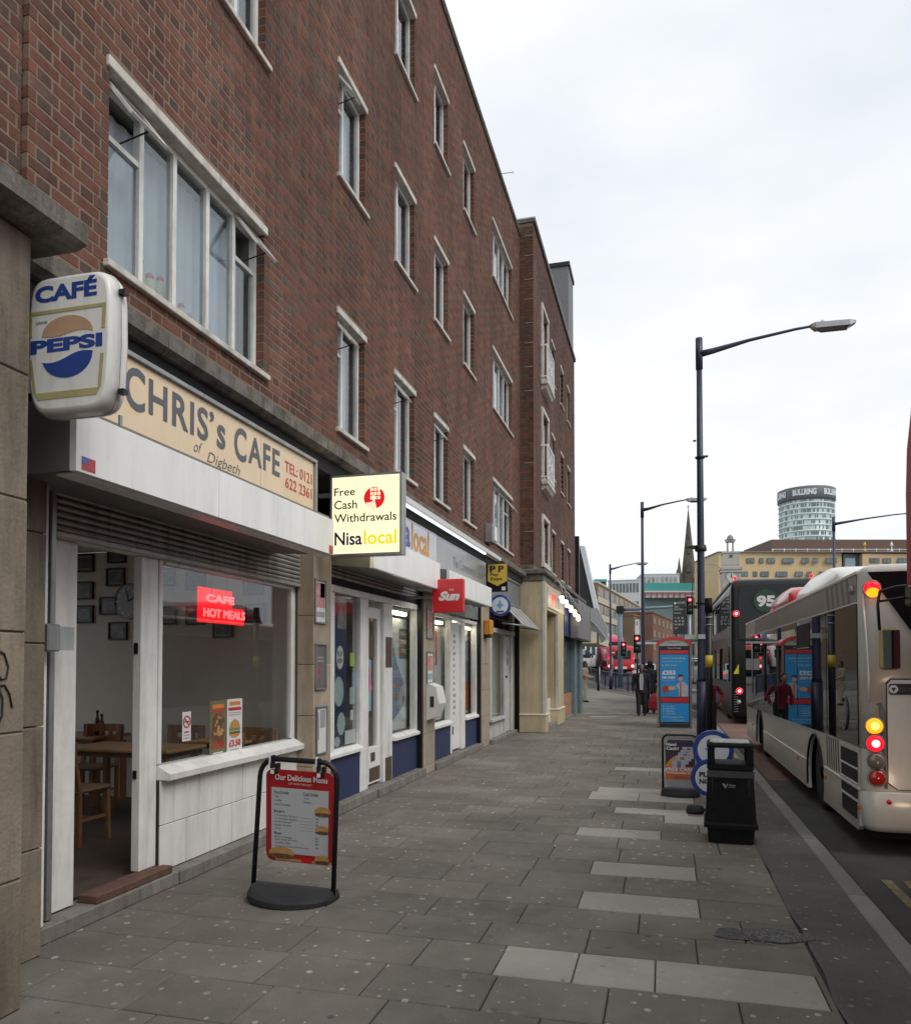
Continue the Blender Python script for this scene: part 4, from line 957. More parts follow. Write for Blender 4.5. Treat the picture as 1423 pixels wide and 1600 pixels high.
pframe('top poster frame with a pink and blue flyer on the pilaster beside the cafe', (493,906), (508,973), PAPER, (('picture',.05,.95,.35,.95,PINK),('band',.5,.95,.6,.95,PSKY),('lines',.1,.9,.12,.25,PGRY)))
pframe('middle poster frame with a grey sheet on the pilaster beside the cafe', (494,1008), (508,1075), mat('print_darkgrey', (.15,.135,.13), .6, var=.2), (('lines',.15,.8,.7,.73,PGRY),('lines',.15,.85,.62,.65,PGRY),('mark',.2,.5,.35,.42,PRED)))
pframe('bottom poster frame with a typed notice on the pilaster beside the cafe', (495,1107), (509,1174), PAPER, (('text_block',.35,.9,.55,.95,PGRY),('text_block',.1,.25,.3,.9,PGRY)))
pframe('top poster frame on the pilaster under the red newspaper sign', (667,952), (676,997), PINK, (('lines',.1,.9,.05,.25,PGRY),))
pframe('middle poster frame on the pilaster under the red newspaper sign', (667,1020), (676,1066), PAPER, (('picture',.1,.9,.4,.9,PINK),('band',.1,.9,.1,.3,PSKY)))

# ------------------------------------------------------------------ lit convenience shopfronts
G = -3.55
cs = thing('shopfront', 'lit shopfront with navy stall risers, dotted poster window and white door next to the cafe', 'shopfront', (G, 9.3, 0))
for (ya, yb, xt) in ((7.57,8.9,-3.39),(8.905,9.9,-3.37),(9.905,10.87,-3.38)): m = MB(); m.cbox(G-.3, xt, ya, yb, 0, .11, .008); m.build('plinth', PLINTH, cs)
def fr2(name, y0, y1, z0, z1, par, x0=G-.06, x1=G+.05, m=WHITEP): return box(name, m, par, x0, x1, y0, y1, z0, z1, .005)
fr2('jamb', 7.62, 7.85, .62, 2.44, cs); fr2('mullion', 8.60, 8.86, .62, 2.44, cs); fr2('door_jamb', 9.40, 9.73, .112, 2.44, cs); fr2('jamb', 10.78, 10.86, .62, 2.44, cs); fr2('head_rail', 7.60, 10.86, 2.443, 2.52, cs, G-.08, G+.06)
fr2('rail', 8.60, 8.86, .112, .618, cs)
for (ya, yb) in ((7.60, 8.60), (9.73, 10.86)):
    m = MB(); m.loft([[(G-.05,y_,.615),(G+.10,y_,.615),(G+.10,y_,.65),(G+.02,y_,.69),(G-.05,y_,.69)] for y_ in (ya, yb-.002)]); m.build('window_sill', WHITEP, cs)
    box('stall_riser', NAVY, cs, G-.05, G+.045, ya+.002, yb-.004, .112, .613)
box('window_pane', GLASS, cs, G-.004, G+.004, 7.85, 8.60, .69, 2.44); box('window_pane', GLASS, cs, G-.004, G+.004, 9.73, 10.78, .69, 2.44)
dr = fr2('door', 8.88, 8.97, .14, 2.36, cs, G-.05, G+.01, WHITEC)
fr2('door_stile', 9.27, 9.38, .14, 2.36, dr, G-.05, G+.01, WHITEC); fr2('door_rail', 8.972, 9.268, 2.22, 2.36, dr, G-.05, G+.01, WHITEC); fr2('door_rail', 8.972, 9.268, .14, .60, dr, G-.05, G+.01, WHITEC)
box('door_pane', GLASS, dr, G-.13, G-.024, 8.972, 9.268, .60, 2.22); BRZ = mat('bronze_plate', (.12,.085,.055), .4, .3, var=.3, scale=9)
box('kick_plate', BRZ, dr, G+.011, G+.014, 8.99, 9.36, .17, .34); box('letter_plate', BRZ, dr, G+.011, G+.016, 9.04, 9.18, .42, .53)
box('push_plate', BRZ, cs, G+.051, G+.055, 9.46, 9.70, 1.60, 2.0); box('push_plate', BRZ, cs, G+.051, G+.055, 9.46, 9.70, .12, .42)
box('shutter_guide', BLACKM, cs, G, -3.43, 10.80, 10.862, .11, 2.75)
box('corner_post', WHITEP, cs, -3.60, -3.44, 7.575, 7.62, .12, 2.75, .004)
sh2 = M1('box', -3.50, -3.495, 7.60, 10.86, 2.53, 2.82).build('roller_shutter', DARK, cs)
for i in range(5): za = 2.60+i*.043; m = MB(); m.loft([[(-3.494,y_,za),(-3.474,y_,za+.008),(-3.469,y_,za+.02),(-3.474,y_,za+.034),(-3.494,y_,za+.040)] for y_ in (7.62, 10.80)]); m.build('slat', SLAT, sh2)
box('fascia_panel', FW, cs, -3.0, -2.95, 7.62, 10.12, 2.665, 3.03, .004); m = MB(); m.prism([(-3.5,2.72),(-3.002,2.67),(-3.002,3.04),(-3.5,3.06)], 'y', 7.62, 10.11); m.build('fascia_box', FE, cs)
# shop window dressing
PNAVY = mat('poster_navy', (.03,.04,.09), .4, var=.4, scale=6); PALEG = mat('poster_pale_green', (.42,.52,.50), .5)
def onx(par, name, mt, x, y0, y1, z0, z1): return box(name, mt, par, x-.001, x, y0, y1, z0, z1)
dp = thing('dotted_poster', 'tall navy poster with pale discs filling the left shop window', 'poster', (G-.02, 8.1, .7))
onx(dp, 'sheet', PNAVY, G-.02, 7.86, 8.34, .70, 2.40)
for i, (y_, z_, r, rz_) in enumerate(((8.15,1.72,.10,.135),(8.12,1.33,.14,.17),(8.19,.96,.11,.13),(8.08,.76,.08,.06))):
    M1('disc', (G-.019,y_,z_), r, 'x', 26, .001, rz_).build('disc', PALEG if i else PAPER, dp)
word('lettering', PBLK, dp, 'PLAY', (G-.0175, 8.08, 1.73), UY, UZ, .14, .06, .03); word('lettering', PBLK, dp, 'NOW', (G-.0175, 8.08, 1.65), UY, UZ, .14, .06, .03)
M1('disc', (G-.019,7.98,2.28), .10, 'x', 22, .001).build('disc', mat('print_magenta', (.55,.04,.13), .5), dp)
onx(dp, 'photo_print', mat('poster_photo', (.35,.30,.28), .5, var=.6, scale=9), G-.0185, 8.08, 8.33, 2.05, 2.40)
NG = mat('notice_green', (.45,.62,.08), .5)
nt_ = thing('window_notices', 'green, blue and white notices stuck inside the left shop window', 'notices', (G-.02, 8.5, 1.2))
onx(nt_, 'green_card', NG, G-.012, 8.43, 8.56, 1.62, 1.78); onx(nt_, 'blue_card', PSKY, G-.014, 8.50, 8.60, 1.36, 1.55); onx(nt_, 'white_card', PALEG, G-.010, 8.42, 8.57, 1.17, 1.37); onx(nt_, 'white_card', PAPER, G-.010, 8.44, 8.53, .98, 1.10); onx(nt_, 'corner_card', PAPER, G-.009, 8.28, 8.59, .71, .87)
dn = thing('door_sticker', 'pink round sticker and blue notice on the glass of the white shop door', 'sticker', (G-.02, 9.05, 1.5)); onx(dn, 'blue_card', PSKY, G-.022, 8.98, 9.13, 1.05, 1.70); M1('disc', (G-.0205,9.02,1.45), .075, 'x', 22, .001, .18).build('disc', MC['print_magenta'], dn); onx(dn, 'opening_hours', BRZ, G-.0215, 9.0, 9.24, 1.72, 2.0)
def hair_tex():
    m = bpy.data.materials.new('hair_print'); m.use_nodes = True; n = m.node_tree; b = n.nodes['Principled BSDF']; L = n.links.new
    g = n.nodes.new('ShaderNodeNewGeometry'); wv = n.nodes.new('ShaderNodeTexWave'); wv.bands_direction = 'Y'; wv.inputs['Scale'].default_value = 3.2; wv.inputs['Distortion'].default_value = 5; wv.inputs['Detail'].default_value = 4; wv.inputs['Detail Scale'].default_value = 1.2
    mp_ = n.nodes.new('ShaderNodeMapping'); mp_.inputs['Rotation'].default_value = (.35,0,0); mp_.inputs['Scale'].default_value = (1,2.2,.35); L(g.outputs['Position'], mp_.inputs['Vector']); L(mp_.outputs[0], wv.inputs['Vector'])
    c = n.nodes.new('ShaderNodeValToRGB'); c.color_ramp.elements[0].color = (.035,.025,.03,1); c.color_ramp.elements[1].color = (.52,.49,.49,1); c.color_ramp.elements[0].position = .2; c.color_ramp.elements[1].position = .85
    L(wv.outputs['Color'], c.inputs[0]); L(c.outputs[0], b.inputs['Base Color']); return m
HAIR = hair_tex()
hp = thing('hair_poster', 'white poster of a long grey swirl of hair in the right shop window', 'poster', (G-.13, 10.2, .7))
onx(hp, 'sheet', PAPER, G-.13, 9.75, 10.76, .70, 2.30)
pts = [(9.755,2.28),(9.80,2.25),(9.85,2.05),(9.93,1.85),(10.05,1.65),(10.22,1.5),(10.34,1.38),(10.40,1.24),(10.39,1.12),(10.30,1.02),(10.15,.95),(9.95,.87),(9.755,.80)]
m = MB(); m.prism(pts, 'x', G-.1292, G-.1285); m.build('swirl_print', HAIR, hp)
tg = thing('poster_tag', 'olive daily paper tag at the top right of the hair poster', 'poster', (G-.028, 10.4, 1.8)); onx(tg, 'tag', POLV, G-.1275, 10.14, 10.52, 1.72, 2.16)
for i, s_ in enumerate(('daily', 'paper', 'mag')): word('lettering', PAPER, tg, s_, (G-.1268, 10.18+.05*(i == 2), 2.04-i*.13), UY, UZ, .30-.06*(i == 2), .09, .01)
LTUBE = emitm('fluorescent_warm', (1, .90, .64), 13)
def batten(y0, y1, z, label, x=-3.62, em=LTUBE, long=True):
    t = thing('strip_light', label, 'strip light', (x, (y0+y1)/2, z)); box('housing', WHITEC, t, x-.05, x+.05, y0, y1, z+.025, z+.06); box('tube', em, t, x-.025, x+.03, y0+.02, y1-.02, z-.022, z+.022, .008)
batten(9.78, 10.6, 2.36, 'lit strip light at the top of the hair poster window')
# shop interior
SW = mat('shop_wall', (.60,.59,.55), .8, var=.05)
m = MB(); m.box(-6.5,-3.7,7.62,7.66,.1,2.8); m.box(-6.5,-6.45,7.66,15,.1,2.8); m.box(-6.5,-3.6,15.25,15.3,.1,2.8); m.box(-6.5,-3.64,7.66,15.25,2.55,2.6); m.box(-6.5,-3.7,7.66,15.25,.08,.115); m.box(-5.9,-3.7,9.36,9.40,.12,2.5); m.build('shop_wall', SW, kind='structure')
box('shop_shelf', mat('dark_shelving', (.10,.095,.09), .7, var=.6, scale=6), None, -5.0, -4.6, 7.7, 9.3, .12, 1.7); s_ = bpy.data.objects['shop_shelf']; tag(s_, 'dark goods shelving dimly seen behind the left shop window', 'shelving')

cs3 = thing('shopfront', 'second half of the lit shop with orange posters and a narrow white door', 'shopfront', (G, 13, 0))
for (ya, yb, xt) in ((11.46,13.0,-3.38),(13.005,14.62,-3.38)): m = MB(); m.cbox(G-.3, xt, ya, yb, 0, .10, .008); m.build('plinth', PLINTH, cs3)
fr2('jamb', 11.46, 11.54, .62, 2.40, cs3); fr2('mullion', 12.66, 12.76, .11, 2.40, cs3); fr2('mullion', 13.42, 13.66, .11, 2.40, cs3); fr2('jamb', 14.52, 14.61, .62, 2.40, cs3); fr2('head_rail', 11.46, 14.62, 2.403, 2.46, cs3, G-.08, G+.06)
for (ya, yb) in ((11.46, 12.66), (13.66, 14.61)):
    m = MB(); m.loft([[(G-.05,y_,.615),(G+.10,y_,.615),(G+.10,y_,.65),(G+.02,y_,.69),(G-.05,y_,.69)] for y_ in (ya, yb-.002)]); m.build('window_sill', WHITEP, cs3); box('stall_riser', NAVY, cs3, G-.05, G+.045, ya+.002, yb-.004, .112, .613); box('window_pane', GLASS, cs3, G-.004, G+.004, ya+.08, yb, .69, 2.40)
dr = fr2('door', 12.77, 13.41, .14, 2.38, cs3, G-.05, G+.0, WHITEC); m = MB()
for i in range(14): m.box(G+.001, G+.003, 13.0, 13.0+random.choice((.08,.12,.16)), .75+i*.105, .80+i*.105)
m.build('lettering', PGRY, dr); box('handle', BLACKM, dr, G+.001, G+.04, 12.83, 12.87, .42, .56)
box('shutter_guide', BLACKM, cs3, G, -3.43, 14.56, 14.625, .11, 2.75); box('shutter_box', GREYM, cs3, -3.50, -3.47, 11.46, 14.6, 2.50, 2.80)
box('fascia_panel', FW, cs3, -3.0, -2.95, 10.62, 13.42, 2.665, 3.0, .004); m = MB(); m.prism([(-3.5,2.72),(-3.002,2.67),(-3.002,3.01),(-3.5,3.06)], 'y', 10.63, 13.41); m.build('fascia_box', FE, cs3)
op = thing('orange_poster', 'orange topped poster of a standing figure in the window beside the pilaster', 'poster', (G-.13, 12, .7)); onx(op, 'sheet', PAPER, G-.13, 11.55, 12.64, .7, 2.28)
ORG_ = mat('poster_orange', (.70,.16,.04), .5, var=.05); onx(op, 'orange_block', ORG_, G-.1285, 11.56, 12.0, 1.62, 2.2)
for i, s_ in enumerate(('milk', 'food', 'wine')): word('lettering', mat('print_peach', (.75,.42,.28), .5), op, s_, (G-.1278, 11.64, 2.02-i*.17), UY, UZ, .28, .10, .01)
m = MB(); m.prism([(11.60,1.62),(11.78,1.62),(11.9,1.35),(11.96,1.1),(12.02,.85),(11.9,.74),(11.7,.74),(11.62,1.0)], 'x', G-.1288, G-.1282); m.build('figure_print', mat('print_tan', (.36,.25,.19), .6, var=.4, scale=8), op); m = MB(); m.prism([(11.62,1.35),(11.75,1.38),(11.82,1.2),(11.74,1.0),(11.62,1.05)], 'x', G-.128, G-.1275); m.build('yellow_print', mat('print_yellow', (.66,.60,.05), .5), op)
oj = thing('drink_poster', 'poster of an orange drink glass in the window by the last white jamb', 'poster', (G-.13, 14.1, .7)); onx(oj, 'sheet', PAPER, G-.13, 13.67, 14.51, .7, 2.28); onx(oj, 'glass_print', PGRY, G-.1288, 13.72, 14.3, 1.3, 2.1); onx(oj, 'drink_print', ORG_, G-.128, 13.74, 14.02, .75, 1.3); onx(oj, 'drink_highlight', mat('print_lightorange', (.66,.33,.16), .5), G-.128, 14.02, 14.28, .75, 1.3)
batten(11.56, 12.5, 2.33, 'lit strip light above the orange topped poster'); batten(12.8, 13.4, 2.42, 'lit strip light above the narrow white door', -3.62); batten(13.72, 14.45, 2.32, 'lit strip light above the drink poster')
hp.location.y += .36; tg.location.y += .36; op.location.y += .44; oj.location.y += .50
# upper name boards
NBW = mat('name_board_white', (.62,.63,.65), .25, var=.03, coat=.3); NBG = mat('name_board_silver', (.42,.43,.44), .3, .2, var=.05)
nb1 = thing('name_board', 'white shop name board with orange letters behind the glowing yellow sign', 'sign', (-3.2, 10, 3.3)); box('panel', NBW, nb1, -3.24, -3.20, 7.66, 10.80, 3.06, 3.55, .004); box('panel_backing', FE, nb1, -3.36, -3.245, 7.66, 10.79, 3.0, 3.58)
LO = mat('letter_orange', (.70,.33,.05), .5); LB = mat('letter_blue', (.09,.11,.35), .5)
y_ = atx(636, 830, -3.19).y; word('lettering', LB, nb1, 'a', (-3.197, atx(632,830,-3.19).y, 3.17), UY, UZ, atx(642,830,-3.19).y-atx(632,830,-3.19).y, .26, .03); word('lettering', LO, nb1, 'local', (-3.197, atx(644,830,-3.19).y, 3.16), UY, UZ, atx(671,830,-3.19).y-atx(644,830,-3.19).y, .36, .02)
word('lettering', LB, nb1, 'Nis', (-3.197, 8.2, 3.16), UY, UZ, .95, .34, .03)
nb2 = thing('name_board', 'silver grey convenience store board above the red newspaper sign', 'sign', (-3.25, 12.5, 3.3)); box('panel', NBG, nb2, -3.25, -3.21, 10.84, 14.1, 3.03, 3.55, .004); box('panel_backing', FE, nb2, -3.36, -3.255, 10.84, 14.1, 3.0, 3.6)
LG = mat('letter_slate', (.22,.25,.28), .4); word('lettering', LG, nb2, 'The Convenience Store', (-3.207, 11.75, 3.19), UY, UZ, 2.1, .17, .0)
lt = thing('sign_light', 'long white trough light running above the two shop name boards', 'light', (-3.0, 11, 3.6)); m = MB(); m.prism([(-3.06,3.60),(-2.96,3.60),(-2.95,3.66),(-3.0,3.69),(-3.06,3.67)], 'y', 8.0, 14.3); m.build('trough', WHITEC, lt)
box('tube', emitm('fluorescent_cool', (.80,.88,1.0), 1.3), lt, -3.04, -3.0, 8.05, 13.2, 3.578, 3.598); m = MB()
for y_ in (8.4, 9.9, 11.4, 12.9, 14.1): m.bar((-3.38,y_,3.70),(-3.03,y_,3.675),.02,.02)
m.build('bracket', GREYM, lt)
# ------------------------------------------------------------------ projecting signs on the terrace
def solid_pts(pts, y0, y1): pass
SIGNW = mat('sign_white', (.74,.74,.70), .35, var=.05, scale=3, dirt=.22, coat=.2)
SBLUE = mat('sign_blue', (.018,.055,.26), .4, var=.05); SGOLD = mat('sign_gold', (.40,.36,.17), .4); STAN = mat('sign_tan', (.46,.30,.19), .4, var=.1)
# cafe drinks lightbox: rounded television-shaped box hung off the wall
cs_ = thing('cafe_lightbox', 'rounded white double sided cafe sign with blue lettering hung high at the left', 'sign', (-2.75, 3.2, 2.85))
yq = 3.10
cA = aty(47, 530, yq); L0 = cA.x-.015; R0 = aty(172, 530, yq).x; Tz = aty(150, 420, yq).z; Bz = aty(110, 642, yq).z
cx_, hw = (L0+R0)/2, (R0-L0)/2; czz, hh = (Tz+Bz)/2, (Tz-Bz)/2
def tvp(s_, dz=0, taper=1.0, n=40):
    P = []
    for k in range(n):
        t = 2*PI*k/n; c, s2 = math.cos(t), math.sin(t); e = .30
        x = math.copysign(abs(c)**e, c); z = math.copysign(abs(s2)**e, s2)
        x *= 1-.10*max(0, -z)**2-.035*max(0, z)**2
        P.append((cx_+hw*s_*x, czz+dz+(hh*1.0)*(s_)*z))
    return P
m = MB(); m.loft([[(x,yq+d,z) for x,z in tvp(s_)] for d, s_ in ((0,.93),(.005,.975),(.02,1.0),(.07,1.03))], True, True, True); m.build('front_shell', SIGNW, cs_)
m = MB(); m.loft([[(x,yq+d,z) for x,z in tvp(s_)] for d, s_ in ((.074,1.03),(.12,1.0),(.135,.975),(.14,.93))], True, True, True); m.build('back_shell', SIGNW, cs_)
m = MB(); m.loft([[(x,yq+d,z) for x,z in tvp(1.028)] for d in (.0705,.0735)]); m.build('seam', BLACKM, cs_)
for z_ in (czz+hh*.72, czz-hh*.72): box('catch', BLACKM, cs_, R0+.0, R0+.035, yq+.055, yq+.09, z_-.012, z_+.012)
box('drip_tab', GREYM, cs_, R0-.03, R0-.02, yq+.1, yq+.12, czz-hh-.06, czz-hh-.005)
m = MB(); m.tube([(-3.45,yq+.12,czz+.2),(L0+.02,yq+.12,czz+.2)], .02, 8); m.tube([(-3.45,yq+.12,czz-.2),(L0+.02,yq+.12,czz-.2)], .02, 8); m.build('wall_bracket', BLACKM, cs_)
yf = yq-.0015; W_ = 2*hw*.93; xl = cx_-W_/2
def U(u, v): return (cx_+hw*u, yf, czz+hh*v)
def sw(n, t, u0, v0, u1, v1, mt, bold=.03, shear=0): a = U(u0, v0); b = U(u1, v1); return word(n, mt, cs_, t, a, UX, UZ, b[0]-a[0], b[2]-a[2], bold, shear)
sw('lettering', 'CAF\u00c9', -.82, .62, .68, .92, SBLUE, .045)
sw('lettering', 'PEPSI', -.92, -.12, .82, .08, SBLUE, .05)
sw('lettering', 'DRINK', -.78, .31, -.5, .35, PBLK, .01)
def band(a, b, c, d): m = MB(); m.prism([(U(*q)[0], U(*q)[2]) for q in (a,b,c,d)], 'y', yf-.001, yf+.001); m.build('gold_border', SGOLD, cs_)
band((-.93,.50),(.90,.50),(.90,.45),(-.93,.45)); band((.82,.45),(.90,.45),(.88,.14),(.80,.14)); band((.78,-.22),(.86,-.22),(.80,-.70),(.73,-.70)); band((-.93,.45),(-.88,.45),(-.88,.14),(-.93,.14)); band((-.93,-.2),(-.87,-.2),(-.76,-.70),(-.82,-.70)); band((-.80,-.701),(.78,-.701),(.70,-.80),(-.72,-.80))
m = MB(); up = [U(.62*math.cos(t)-.02, .12+.27*math.sin(t)) for t in [PI*k/14 for k in range(15)]]; lo = [U(-.64+1.24*k/10, .13-.03*math.sin(k/10*2*PI)) for k in range(1,10)]
m.loft([[(p[0],yf+q,p[2]) for p in up+lo] for q in (-.001,.001)]); m.build('upper_wave', STAN, cs_)
m = MB(); dn_ = [U(-.64+1.24*k/10, -.21+.045*math.sin((k/10-.5)*PI)-.03*math.sin(k/10*2*PI)) for k in range(11)]; ar = [U(-.02+.60*math.cos(t), -.20-.31*math.sin(t)) for t in [PI*k/14 for k in range(1,14)]]
m.loft([[(p[0],yf+q,p[2]) for p in dn_+ar] for q in (-.001,.001)]); m.build('lower_wave', SBLUE, cs_)

# glowing cash sign
GLOWY = emitm('lit_sign_cream', (1.0, .91, .56), 1.05)
ys_ = 7.15; a = aty(516, 744, ys_); b = aty(627, 865, ys_)
gs = thing('cash_lightbox', 'glowing cream box sign for free cash withdrawals projecting above the pilaster', 'sign', (a.x, ys_, b.z))
x0, x1, z0, z1 = a.x, b.x, b.z, a.z
m = MB(); e = .02
for (p,q,r,s_) in ((x0,x1,z1-e,z1),(x0,x1,z0,z0+e),(x0,x0+e,z0+e,z1-e),(x1-e,x1,z0+e,z1-e)): m.box(p,q,ys_,ys_+.14,r,s_)
m.build('frame', GREYM, gs); box('lit_face', GLOWY, gs, x0+e, x1-e, ys_+.008, ys_+.012, z0+e, z1-e); box('lit_face', GLOWY, gs, x0+e, x1-e, ys_+.128, ys_+.132, z0+e, z1-e)
box('wall_arm', GREYM, gs, -3.40, x0, ys_+.05, ys_+.09, z1-.2, z1-.16); box('wall_arm', GREYM, gs, -3.40, x0, ys_+.05, ys_+.09, z0+.16, z0+.2)
W_, H_ = x1-x0, z1-z0; yf2 = ys_+.0065
def gw(t, u0, v0, u1, v1, mt, bold=.02): return word('lettering', mt, gs, t, (x0+W_*u0, yf2, z0+H_*v0), UX, UZ, W_*(u1-u0), H_*(v1-v0), bold)
DKT = mat('sign_dark_text', (.03,.012,.03), .5, var=0); YT = mat('sign_yellow_text', (.80,.62,.01), .4, var=0, emit=(1,.74,.01), es=.55); PUR = mat('sign_purple_text', (.035,.02,.14), .5, var=0)
gw('Free', .055, .745, .35, .845, DKT, .012); gw('Cash', .055, .58, .38, .69, DKT, .012); gw('Withdrawals', .055, .415, .93, .52, DKT, .012)
gw('Nisa', .06, .13, .45, .295, PUR, .02); gw('local', .475, .13, .93, .30, YT, .02)
SRED = mat('sign_red', (.62,.01,.015), .4, var=0); SREDL = mat('sign_red_lit', (.62,.01,.015), .4, var=0, emit=(1,.01,.02), es=.4)
m = MB(); m.prism([(x0+W_*(.62+.145*math.cos(t)), z0+H_*(.70+.135*math.sin(t))) for t in [2*PI*k/28 for k in range(28)]], 'y', yf2, yf2+.001); m.build('red_disc', SREDL, gs)
kp = mat('sign_cream_key', (.80,.74,.55), .4, var=0, emit=(1,.91,.6), es=.5); m = MB()
for i in range(3):
    for j in range(3): u = .565+i*.05; v = .68+j*.052; m.box(x0+W_*u, x0+W_*(u+.04), yf2-.001, yf2, z0+H_*v, z0+H_*(v+.04))
m.prism([(x0+W_*u, z0+H_*v) for u,v in ((.60,.73),(.625,.73),(.63,.66),(.655,.57),(.62,.545),(.50,.60),(.505,.645),(.56,.645),(.60,.66))], 'y', yf2-.002, yf2-.001); m.build('keypad_hand', kp, gs)
# red newspaper sign
a = aty(687, 905, 10); b = aty(724, 957, 10)
ns = thing('newspaper_sign', 'square red newspaper sign with white italic lettering over the second pilaster', 'sign', (b.x-.4, 10, b.z))
xa = aty(675, 957, 10).x
m = MB(); m.cbox(xa, b.x, 10, 10.09, b.z, a.z, .012); m.build('panel', mat('sign_red_panel', (.60,.018,.025), .35, var=.04, coat=.3), ns); box('bracket', GREYM, ns, -3.42, xa, 10.03, 10.06, b.z+.2, b.z+.24)
word('lettering', PAPER, ns, 'S\u00fcn'.replace('\u00fc', 'u'), (xa+.09, 9.998, b.z+.16), UX, UZ, .30, .13, .06, .35); word('lettering', PAPER, ns, 'THE', (xa+.24, 9.998, b.z+.30), UX, UZ, .07, .022, .03, .3)
# payment sign and round lottery sign
yp = 14.0; a = aty(762, 882, yp); b = aty(792, 924, yp)
ps = thing('payment_sign', 'yellow shield shaped payment sign on a black board beyond the silver name board', 'sign', (a.x, yp, b.z))
PAYY = mat('pay_yellow', (.62,.42,.04), .4, var=.04); box('board', BLACKP, ps, a.x-.03, b.x, yp+.003, yp+.07, b.z, a.z-.005); zz = a.z; w_ = b.x-a.x; h_ = a.z-b.z
m = MB(); m.prism([(a.x,zz),(b.x,zz),(b.x,zz-h_*.62),(a.x+w_*.5,zz-h_*.80),(a.x,zz-h_*.62)], 'y', yp-.004, yp+.002); m.build('shield', PAYY, ps)
word('lettering', PBLK, ps, 'P', (a.x+.05*w_*2, yp-.006, zz-h_*.30), UX, UZ, w_*.32, h_*.24, .05); word('lettering', PBLK, ps, 'P', (a.x+w_*.54, yp-.006, zz-h_*.30), UX, UZ, w_*.30, h_*.24, .05)
word('lettering', PBLK, ps, 'Pay', (a.x+w_*.14, yp-.006, zz-h_*.46), UX, UZ, w_*.42, h_*.13, .03); word('lettering', PBLK, ps, 'Point', (a.x+w_*.14, yp-.006, zz-h_*.60), UX, UZ, w_*.62, h_*.12, .03); box('badge', PAPER, ps, b.x-w_*.28, b.x-w_*.08, yp-.001, yp+.002, b.z+h_*.04, b.z+h_*.17)
box('bracket', GREYM, ps, -3.25, a.x-.03, yp+.02, yp+.05, b.z+.3, b.z+.34)
def round_sign(par, c, r, t=.06, y=None, ring=.24):
    m = MB(); m.lathe([(r*.97,0),(r,.01),(r,t-.01),(r*.97,t)], c, 32, True, 'y'); m.build('blue_ring', mat('lottery_blue', (.02,.045,.24), .35, var=.05, coat=.3), par)
    M1('disc', (c[0],c[1]-.003,c[2]), r*(1-ring), 'y', 32, .002).build('white_face', mat('lottery_white', (.62,.65,.70), .35, var=.03, coat=.3), par)
c = aty(781, 946, 13.85); rs = thing('lottery_sign', 'round blue rimmed lottery sign fixed under the yellow shield sign', 'sign', (c.x, 13.85, c.z)); round_sign(rs, (c.x,13.85,c.z), .20); PLB = mat('lottery_light_blue', (.10,.36,.62), .4)
m = MB(); m.prism([(c.x-.08,c.z+.0),(c.x-.03,c.z+.03),(c.x,c.z+.11),(c.x+.03,c.z+.03),(c.x+.08,c.z),(c.x+.03,c.z-.02),(c.x,c.z-.08),(c.x-.03,c.z-.02)], 'y', 13.844, 13.846); m.build('star', PLB, rs); box('lettering', PBLK, rs, c.x-.07, c.x+.07, 13.844, 13.846, c.z-.13, c.z-.10); box('bracket', GREYM, rs, -3.42, c.x-.2, 13.87, 13.9, c.z-.02, c.z+.02)
a = atx(763, 965, -3.38); al = thing('alarm_box', 'small amber box on the pale pilaster under the round sign', 'box', (-3.4, 15, a.z)); m = MB(); m.cbox(-3.418,-3.27,14.8,15.05,2.22,2.52,.02); m.build('amber_case', mat('amber_case', (.62,.26,.03), .4), al); box('base', BLACKM, al, -3.418, -3.3, 14.82, 15.02, 2.16, 2.218)
# newspaper holder on pilaster
nh = thing('leaflet_holder', 'white leaflet holder hanging on the pilaster under the red newspaper sign', 'holder', (-3.4, 11.1, .9)); m = MB(); m.prism([(-3.418,.80),(-3.30,.84),(-3.22,1.05),(-3.27,1.30),(-3.418,1.36)], 'y', 11.0, 11.38); m.build('holder', PAPER, nh); box('headline', PBLK, nh, -3.36, -3.30, 10.996, 10.9995, 1.0, 1.16)

# ------------------------------------------------------------------ white unit 68 with folded awning
H2 = -3.45
u6 = thing('shopfront', 'shabby white shopfront numbered 68 under a folded striped awning', 'shopfront', (H2, 16.8, 0))
m = MB(); m.cbox(H2-.3, -3.33, 15.33, 18.0, 0, .09, .008); m.build('plinth', PLINTH, u6)
WOLD = mat('old_white_paint', (.52,.51,.48), .6, var=.12, scale=7, dirt=.5)
def f6(n, y0, y1, z0, z1, x0=H2-.05, x1=H2+.04, mm=WOLD): return box(n, mm, u6, x0, x1, y0, y1, z0, z1, .005)
f6('jamb', 15.36, 15.55, .50, 2.30); f6('mullion', 16.80, 16.94, .092, 2.30); f6('head_rail', 15.36, 18.0, 2.303, 2.40, H2-.05, H2+.06); f6('stall_riser', 15.36, 16.79, .092, .44, H2-.05, H2+.02); f6('window_sill', 15.36, 16.795, .443, .50, H2-.05, H2+.10)
box('window_pane', GLASS, u6, H2-.004, H2+.004, 15.55, 16.80, .50, 2.30); box('painted_backing', mat('window_backing', (.36,.44,.45), .7, var=.2), u6, H2-.16, H2-.14, 15.4, 17.0, .3, 2.4); f6('door', 16.95, 17.62, .10, 2.28, H2-.04, H2+.0, WOLD)
f6('door_jamb', 17.63, 17.80, .092, 2.30); f6('end_pier', 17.81, 18.05, .0, 2.9, H2-.05, H2+.03, mat('pale_stone', (.33,.30,.26), .8, dirt=.3)); M1('sphere', (H2+.03,17.1,1.35), .03, 8, 6).build('door_knob', BLACKM, u6)
word('number', PBLK, u6, '6', (H2+.003, 17.28, 1.83), UY, UZ, .17, .17, .02); word('number', PBLK, u6, '8', (H2+.003, 17.28, 1.62), UY, UZ, .17, .17, .02)
